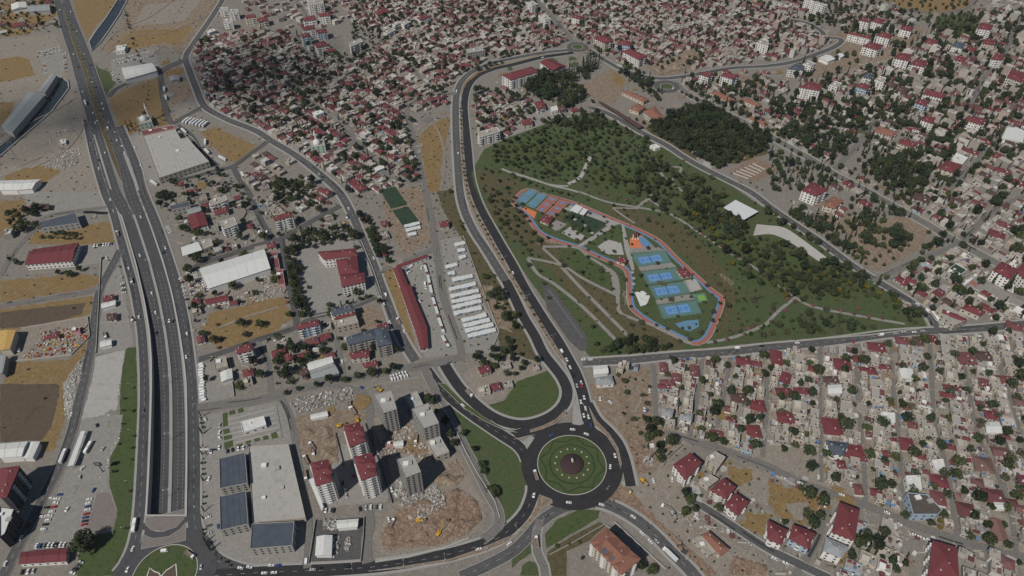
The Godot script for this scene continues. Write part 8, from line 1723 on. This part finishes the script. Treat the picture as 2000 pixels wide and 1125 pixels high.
func build_details():
	for a in [[-20, 300, 60, 240, 110, 215, 150, 190], [195, 100, 230, 60, 290, 35, 345, -5], [205, 108, 260, 72, 330, 62, 405, 30], [300, 105, 325, 88, 350, 112], [822, 262, 848, 245, 868, 300, 862, 372], [1292, 885, 1330, 935, 1300, 985, 1345, 1030, 1430, 1085], [1222, 742, 1252, 772, 1240, 805], [60, 330, 120, 300, 150, 270, 165, 240], [430, 640, 480, 620, 545, 600], [600, 850, 625, 880, 640, 905], [760, 990, 800, 1010, 860, 1000]]: path("dirt_track", FP(a), 2.6, "grey_dirt")
	scatter_patches()
	for a in [["pale low wall round the school yard", [562, 487, 690, 452, 738, 578, 660, 610, 592, 623, 562, 487]], ["pale low wall round the container yard", [862, 472, 905, 462, 940, 560, 975, 650, 960, 688]], ["grey low wall round the van park", [386, 714, 448, 702, 458, 774]], ["pale low wall round the scrap yard", [42, 642, 172, 620, 176, 658, 140, 694, 32, 706]], ["pale low wall beside the frontage car park", [198, 506, 188, 690]], ["grey low wall along the building site's upper side", [700, 770, 740, 752, 820, 738]], ["pale low wall round the vacant dry lot", [1505, 925, 1560, 952, 1608, 975, 1590, 1010]], ["pale low wall round the bare lot of the crowded quarter", [1502, 868, 1598, 878, 1598, 935]], ["grey low wall beside the terraces", [1072, 1085, 1120, 1060, 1180, 1025, 1215, 1045]], ["pale low wall along the terracotta block's street side", [1200, 1020, 1260, 1075, 1300, 1112]], ["pale low wall behind the factory", [345, 248, 378, 272, 408, 312]], ["pale low wall along the park's lower street", [1155, 701, 1300, 690, 1370, 684]], ["pale low wall along the park's lower street, wooded end", [1376, 684, 1500, 671, 1700, 655, 1800, 642]]]: low_wall("yard_wall", a[0], FP(a[1]), 1.5, "kerb" if "pale" in a[0] else "grey_wall", 0.2)
	lamp_row(FP([901, 205, 905, 300, 915, 385, 945, 445, 985, 515, 1030, 590, 1080, 668]), 34, "in the avenue's median", 2, 10)
	lamp_row(FP([262, 760, 263, 850, 258, 950, 250, 1040]), 30, "along the service road by the verge lawn", 1)
	lamp_row(FP([390, 800, 390, 900, 392, 1000]), 30, "along the service road by the showrooms", 1)
	lamp_row(FP([215, 480, 240, 560, 258, 640]), 30, "along the service road by the frontage car park", 1)
	lamp_row(FP([1010, 1043, 950, 1077, 870, 1098, 790, 1110, 690, 1117]), 30, "in the lower avenue's median", 2, 9)
	lamp_row(FP([1195, 985, 1270, 1030, 1340, 1100]), 32, "along the road past the terracotta block", 1)
	lamp_row(FP([1170, 712, 1300, 703, 1430, 694, 1560, 682, 1700, 666]), 36, "along the park's lower street", 1, 8)
	lamp_row(FP([700, 425, 745, 545, 790, 660]), 34, "along the main street", 1, 8)
	lamp_row(FP([530, 285, 600, 330, 660, 385]), 34, "along the main street through the old quarter", 1, 8)
	lamp_row(TP(0, 0, [362, 20, 420, 180, 500, 400, 560, 590, 640, 800]), 40, "in the open highway's median", 2, 11)
	for i in 9:
		var y := 520.0 + i * 55.0; var dz := 7.0 * smoothstep(0.0, 0.8, (y - 420.0) / 586.0); var x := (P(along(CUT_L, y), y).x + P(along(CUT_R, y), y).x) * 0.5
		lamp_row(PackedVector2Array([Vector2(x, Z(y)), Vector2(x + .2, Z(y) + 1.0)]), 5.0, "in the sunken highway's median", 2, 10, -dz + 0.5) if i % 2 == 0 else null
	excavator(663, 833, 0.4, "orange-yellow excavator beside the red roofed tower"); excavator(698, 822, 2.0, "yellow excavator standing behind the red roofed tower"); excavator(818, 1018, 0.1, "yellow excavator in the middle of the earth pit"); excavator(857, 1043, 1.0, "yellow long-reach excavator at the edge of the earth pit", 1.9); excavator(742, 763, 2.6, "orange excavator behind the broken tower"); excavator(1255, 940, -1.0, "yellow excavator beside the unfinished black road"); excavator(1313, 1003, -1.2, "grey excavator at the end of the roadworks", 1.0, "grey_wall"); excavator(1336, 1078, 2.4, "dark excavator in the red trench", 1.0, "dark_wall")
	var rl := thing("road_roller", P(1231, 963, 0.3), "yellow and green road roller at the new asphalt's end", "road roller", "", 0.9)
	var dr := Bag.new(); dr.tube(Vector3(1.6, .7, -1), Vector3(1.6, .7, 1), .7, .7, 12); inst("drum", dr.mesh(), M.dark_metal, rl); inst("body", extrude([[-2, .6], [1.2, .6], [1.2, 1.3], [-2, 1.6]], .9).mesh(), M.excavator_yellow, rl); inst("cab", box_mesh(Vector3(-.9, 1.5, -.8), Vector3(.5, 2.8, .8)), M.green_wall, rl)
	# earth and rubble
	earthworks("earth_pit", "uneven red-brown excavated earth", TP(1, 2, [720, 880, 800, 770, 870, 700, 1040, 650, 1180, 600, 1300, 680, 1335, 790, 1240, 890, 1050, 955, 740, 980]), "red_dirt", 1.5, 3)
	earthworks("spoil_heap", "grey-brown heaped earth beside the annex", TP(1, 2, [1030, 560, 1170, 430, 1240, 530, 1180, 600, 1060, 600]), "dirt", 2.6, 5)
	earthworks("spoil_heap", "brown heaped earth beside the street", TP(1, 2, [250, 260, 430, 240, 480, 340, 490, 480, 400, 440, 300, 430]), "dirt", 1.6, 7)
	earthworks("spoil_heap", "dirt heaps beside the far upper street", TP(2, 0, [810, 400, 930, 345, 1060, 295, 1090, 330, 1000, 410, 860, 440]), "dirt", 4.0, 9)
	earthworks("road_trench", "red earth thrown up along the roadworks", TP(2, 2, [910, 840, 1010, 930, 1200, 1100, 1130, 1110, 960, 960]), "red_dirt", 1.6, 11)
	earthworks("spoil_heap", "churned red earth below the long tile roofed house", TP(2, 2, [1290, 1000, 1500, 1060, 1500, 1125, 1250, 1125]), "red_dirt", 1.4, 13)
	var grey := [Color(.36, .345, .32), Color(.26, .245, .225), Color(.44, .43, .41), Color(.22, .20, .175)]
	rubble("demolition_rubble", "pale demolition rubble heaped round the concrete frame tower", TP(1, 2, [830, 560, 900, 640, 990, 700, 1080, 640, 1060, 590, 980, 640, 960, 680, 880, 720, 900, 800, 1000, 760, 960, 830, 860, 740, 810, 640]), 1500, 1.3, grey, 0.8)
	rubble("demolition_rubble", "pale demolition rubble spread across the earth pit", TP(1, 2, [870, 640, 1100, 640, 1120, 720, 1000, 790, 880, 760]), 900, 0.9, grey, 1.6)
	rubble("tower_debris", "debris lying between the ruined towers", TP(1, 2, [760, 300, 920, 200, 1000, 330, 1040, 430, 960, 440, 860, 400, 740, 440, 720, 360]), 900, 1.0, grey + [Color(.26, .17, .09), Color(.2, .12, .09)], 0.6)
	rubble("stone_piles", "pale stone blocks piled in the walled lot above the towers", TP(1, 2, [190, 110, 240, 85, 560, 20, 570, 80, 400, 140, 230, 175]), 800, 1.1, grey, 0.7)
	rubble("gravel_rows", "rows of stone slabs in the gravel yard", TP(0, 0, [340, 890, 480, 870, 460, 940, 440, 985, 260, 985]), 700, 1.0, grey, 0.2)
	rubble("gravel_rows", "stone blocks edging the gravel yard", TP(0, 0, [250, 850, 320, 780, 440, 740, 460, 770, 340, 800, 280, 870]), 300, 0.9, grey, 0.3)
	rubble("scrap_heaps", "scrap and machine parts heaped in the scrap yard", FP([80, 650, 170, 635, 170, 670, 130, 690, 40, 705, 70, 670]), 500, 1.3, grey + [Color(.36, .10, .03), Color(.45, .3, .05), Color(.3, .03, .03)], 0.8)
	rubble("bank_rubble", "white rubble tipped along the frontage road", FP([125, 750, 150, 750, 140, 815, 126, 810]), 700, 0.9, [Color(.5, .49, .47), Color(.4, .38, .36)], 0.5)
	rubble("bank_rubble", "grey rubble tipped on the slope above the ploughed field", FP([150, 710, 165, 695, 157, 748, 128, 748]), 400, 0.9, grey, 0.5)
	rubble("yard_stone", "stone and pallets stacked in the depot", TP(1, 2, [390, 800, 470, 800, 470, 860, 400, 850]), 160, 1.0, grey, 0.8)
	rubble("yard_stone", "stone and pallets along the depot shed", TP(1, 2, [450, 890, 490, 900, 480, 1010, 440, 1020]), 160, 1.0, grey, 0.8)
	rubble("yard_stone", "stone island in the middle of the depot", TP(1, 2, [530, 895, 555, 900, 545, 980, 520, 980]), 120, 0.9, grey, 0.6)
	rubble("showroom_scrap", "broken concrete dumped behind the white showroom", FP([405, 590, 470, 572, 555, 555, 555, 575, 470, 600, 410, 605]), 700, 1.0, grey, 0.5)
	rubble("showroom_scrap", "broken concrete dumped beside the narrow red roof", FP([500, 530, 550, 520, 555, 572, 510, 580]), 600, 1.0, grey, 0.5)
	rubble("parking_debris", "broken pale blocks along the car park's edge", FP([228, 835, 240, 830, 232, 865, 215, 895, 213, 930, 195, 940, 190, 925, 210, 900, 222, 860]), 160, 0.7, [Color(.5, .49, .47), grey[0]], 0.1)
	rubble("roadside_rubble", "rubble along the works beside the lower street", TP(2, 2, [980, 720, 1120, 800, 1250, 900, 1200, 930, 1060, 860, 960, 800]), 500, 0.8, grey + [Color(.26, .15, .09)], 0.2)
	rubble("site_litter", "litter and blocks on the far site ground", TP(3, 0, [520, 310, 640, 260, 780, 260, 840, 300, 620, 390, 520, 400]), 500, 1.0, grey, 0.3)
	rubble("collapsed_roofs", "heap of broken red roof sheets among the far blocks", TP(3, 0, [700, 440, 860, 430, 1000, 490, 1040, 530, 900, 560, 740, 500]), 700, 2.0, [Color(.15, .05, .05), Color(.2, .09, .08), Color(.3, .27, .24), Color(.12, .04, .045)], 2.0)
	for i in 9:
		var g := Bag.new(); var p := W(1430 + i * 8.0, 338 - i * 3.6); var q := W(1462 + i * 6.5, 350 - i * 3.6)
		if i < 6: low_wall("stone_row", "pale low stone row in the red stone yard", PackedVector2Array([p, q]), 0.8, "kerb", 0.9, "stone rows in the red stone yard")
	# walls and masts
	low_wall("boundary_wall", "long white wall beside the walled school", TP(3, 1, [1040, 510, 1130, 560, 1250, 620, 1400, 695]), 2.6, "white_wall", 0.3)
	low_wall("boundary_wall", "grey wall round the depot's street side", TP(1, 2, [350, 800, 330, 930, 310, 1055]), 2.0, "grey_wall")
	low_wall("boundary_wall", "grey wall along the depot's inner side", TP(1, 2, [635, 785, 630, 900, 615, 1040]), 2.0, "grey_wall")
	low_wall("boundary_wall", "dark wall beside the red roofed tower", TP(1, 2, [640, 235, 700, 400, 760, 560, 800, 700]), 1.8, "dark_wall")
	low_wall("boundary_wall", "dark hedge wall beside the brown earth heap", TP(1, 2, [465, 290, 490, 380, 518, 492]), 1.6, "dark_wall")
	low_wall("retaining_wall", "pale retaining wall above the lower avenue", TP(1, 2, [700, 1045, 900, 1015, 1100, 965, 1250, 905]), 1.6, "kerb", 0.4)
	low_wall("retaining_wall", "pale retaining wall beside the slope lawn", TP(1, 2, [1040, 60, 1150, 230, 1230, 400, 1300, 530, 1400, 690, 1430, 790]), 1.2, "kerb", 0.3)
	low_wall("boundary_wall", "pale wall along the factory front", TP(0, 0, [930, 1060, 1100, 1010, 1200, 985]), 2.4, "cream_wall", 0.3)
	low_wall("school_wall", "pale wall along the school yard's street", FP([705, 470, 730, 530, 745, 575]), 1.6, "kerb", 0.25)
	var mast := thing("light_mast", P(1266, 901), "tall white-headed mast beside the red dirt", "mast")
	var mp := Bag.new(); mp.tube(Vector3.ZERO, Vector3(0, 22, 0), .55, .35, 8); inst("pole", mp.mesh(), M.pole_metal, mast); inst("head", box_mesh(Vector3(-1.7, 21.5, -1.7), Vector3(1.7, 23.5, 1.7)), M.container_white, mast); rubble("mast_rubble", "broken stone round the foot of the white-headed mast", disc(mast.position.x, mast.position.z, 5, 12), 120, 0.9, grey, 0.4)
	var sb := thing("sign_board", P(201.7, 921.6), "black double-sided sign board on a tall post at the car park", "sign")
	var sp := Bag.new(); sp.tube(Vector3.ZERO, Vector3(0, 10, 0), .4, .35, 8); inst("post", sp.mesh(), M.dark_metal, sb); inst("board", box_mesh(Vector3(-2.8, 9.5, -.5), Vector3(2.8, 13.5, .5)), M.dark_wall, sb); inst("lettering_band", box_mesh(Vector3(-1.7, 12.1, .5), Vector3(1.7, 12.5, .54)), M.white_wall, sb)
	var s2 := thing("sign_board", P(405, 888), "white lettered sign board on a dark post by the showrooms", "sign")
	var sp2 := Bag.new(); sp2.tube(Vector3.ZERO, Vector3(0, 7, 0), .3, .3, 6); inst("post", sp2.mesh(), M.dark_metal, s2); inst("board", box_mesh(Vector3(-3.4, 6.5, -.4), Vector3(3.4, 8.2, .4)), M.white_wall, s2); inst("lettering_band", box_mesh(Vector3(-2.9, 7.0, .4), Vector3(2.9, 7.7, .44)), M.dark_wall, s2)
	for a in [[40, 325, 30.0], [20, 280, 26.0]]:
		var py := thing("power_pylon", P(a[0], a[1]), "grey lattice power pylon on the dirt beside the river" if a[1] > 300 else "grey lattice power pylon behind the long river shed", "pylon"); var lg := Bag.new(); var t: float = a[2]
		for i in 4:
			var e := [Vector3(-2.6, 0, -2.6), Vector3(2.6, 0, -2.6), Vector3(2.6, 0, 2.6), Vector3(-2.6, 0, 2.6)]; var b: Vector3 = e[i]; var n2: Vector3 = e[(i + 1) % 4]
			lg.tube(b, Vector3(b.x * .15, t, b.z * .15), .16, .12, 4)
			for k in 7: var f := k / 7.0; var f2 := (k + 1) / 7.0; lg.tube(Vector3(b.x * (1 - .85 * f), t * f, b.z * (1 - .85 * f)), Vector3(n2.x * (1 - .85 * f2), t * f2, n2.z * (1 - .85 * f2)), .08, .08, 4)
		inst("lattice", lg.mesh(), M.pole_metal, py)
		for k in 3: var cg := Bag.new(); cg.tube(Vector3(-4.5 + k * .6, t * (.7 + .12 * k), 0), Vector3(4.5 - k * .6, t * (.7 + .12 * k), 0), .12, .12, 4); inst("cross_arm", cg.mesh(), M.pole_metal, py)
	var tb := get_node("terracotta_block") as Node3D; var q0 := W(1152, 1062, 17); var q1 := W(1216, 1122, 17); var qm := (W(1185, 1030, 17) + q0) * 0.5; var qn := (W(1249, 1090, 17) + q1) * 0.5
	var ex := up3(q1 - q0, 0).normalized(); var rise := minf(q0.distance_to(W(1185, 1030, 17)) * 0.17, 3.2); var up := (up3(qm.lerp(qn, .5), 17 + rise) - up3(q0.lerp(q1, .5), 17)).normalized(); up = (up - ex * ex.dot(up)).normalized(); var nn := up.cross(ex) if up.cross(ex).y > 0 else ex.cross(up)
	for k in 3:
		for sd in [0, 1]:
			var gb := Bag.new(); var e0 := q0.lerp(q1, 0.2 + 0.3 * k) if sd == 0 else W(1185, 1030, 17).lerp(W(1249, 1090, 17), 0.2 + 0.3 * k); var m2 := qm.lerp(qn, 0.2 + 0.3 * k); var cc := e0.lerp(m2, 0.42)
			gb.hip(yaw(-(m2 - e0).angle(), up3(cc, 0) - tb.position), e0.distance_to(m2) * 0.42, 3.6, 17.1, rise * 0.8, 1.2); inst("roof_gable", gb.mesh(), M.tile_roof, tb)
	for k in 14:
		var at := up3(q0.lerp(q1, 0.32 + 0.05 * (k % 7)), 17) + up * (2.2 + 2.1 * (k / 7)) + nn * 0.18 - tb.position; var pg := Bag.new(); pg.box(Transform3D(Basis(ex, nn, ex.cross(nn)), at), Vector3(-.75, -.04, -.9), Vector3(.75, .04, .9), true); inst("solar_panel", pg.mesh(), M.slate_roof, tb)

# ---------------------------------------------------------------- thin clouds high above, whose shade lies on the old quarter and the river
func build_clouds():
	var m := StandardMaterial3D.new(); m.albedo_color = Color(0.95, 0.95, 0.96, 0.06); m.transparency = BaseMaterial3D.TRANSPARENCY_ALPHA; m.roughness = 1.0; m.metallic_specular = 0.0
	var el := deg_to_rad(48.0); var az := deg_to_rad(40.0); var dir := Vector3(sin(az) * cos(el), -sin(el), -cos(az) * cos(el)); var r := RandomNumberGenerator.new(); r.seed = 8
	var ball := SphereMesh.new(); ball.radius = 1.0; ball.height = 2.0; ball.radial_segments = 20; ball.rings = 10
	for a in [[490, 140, 150.0, 95.0, 26, "thin white cloud whose shade lies on the old quarter"], [90, 235, 130.0, 80.0, 18, "thin white cloud whose shade lies on the river bank"]]:
		var c := P(a[0], a[1]) - dir * (1500.0 / sin(el)); var o := thing("cloud", c, a[5], "cloud")
		for i in a[4]:
			var d := Vector2.from_angle(r.randf() * TAU) * sqrt(r.randf()); var b := inst("puff", ball, m, o)
			b.position = Vector3(d.x * a[2], r.randf_range(-25, 25), d.y * a[3]); var s := r.randf_range(38, 85); b.scale = Vector3(s, s * 0.4, s * r.randf_range(.7, 1.0))
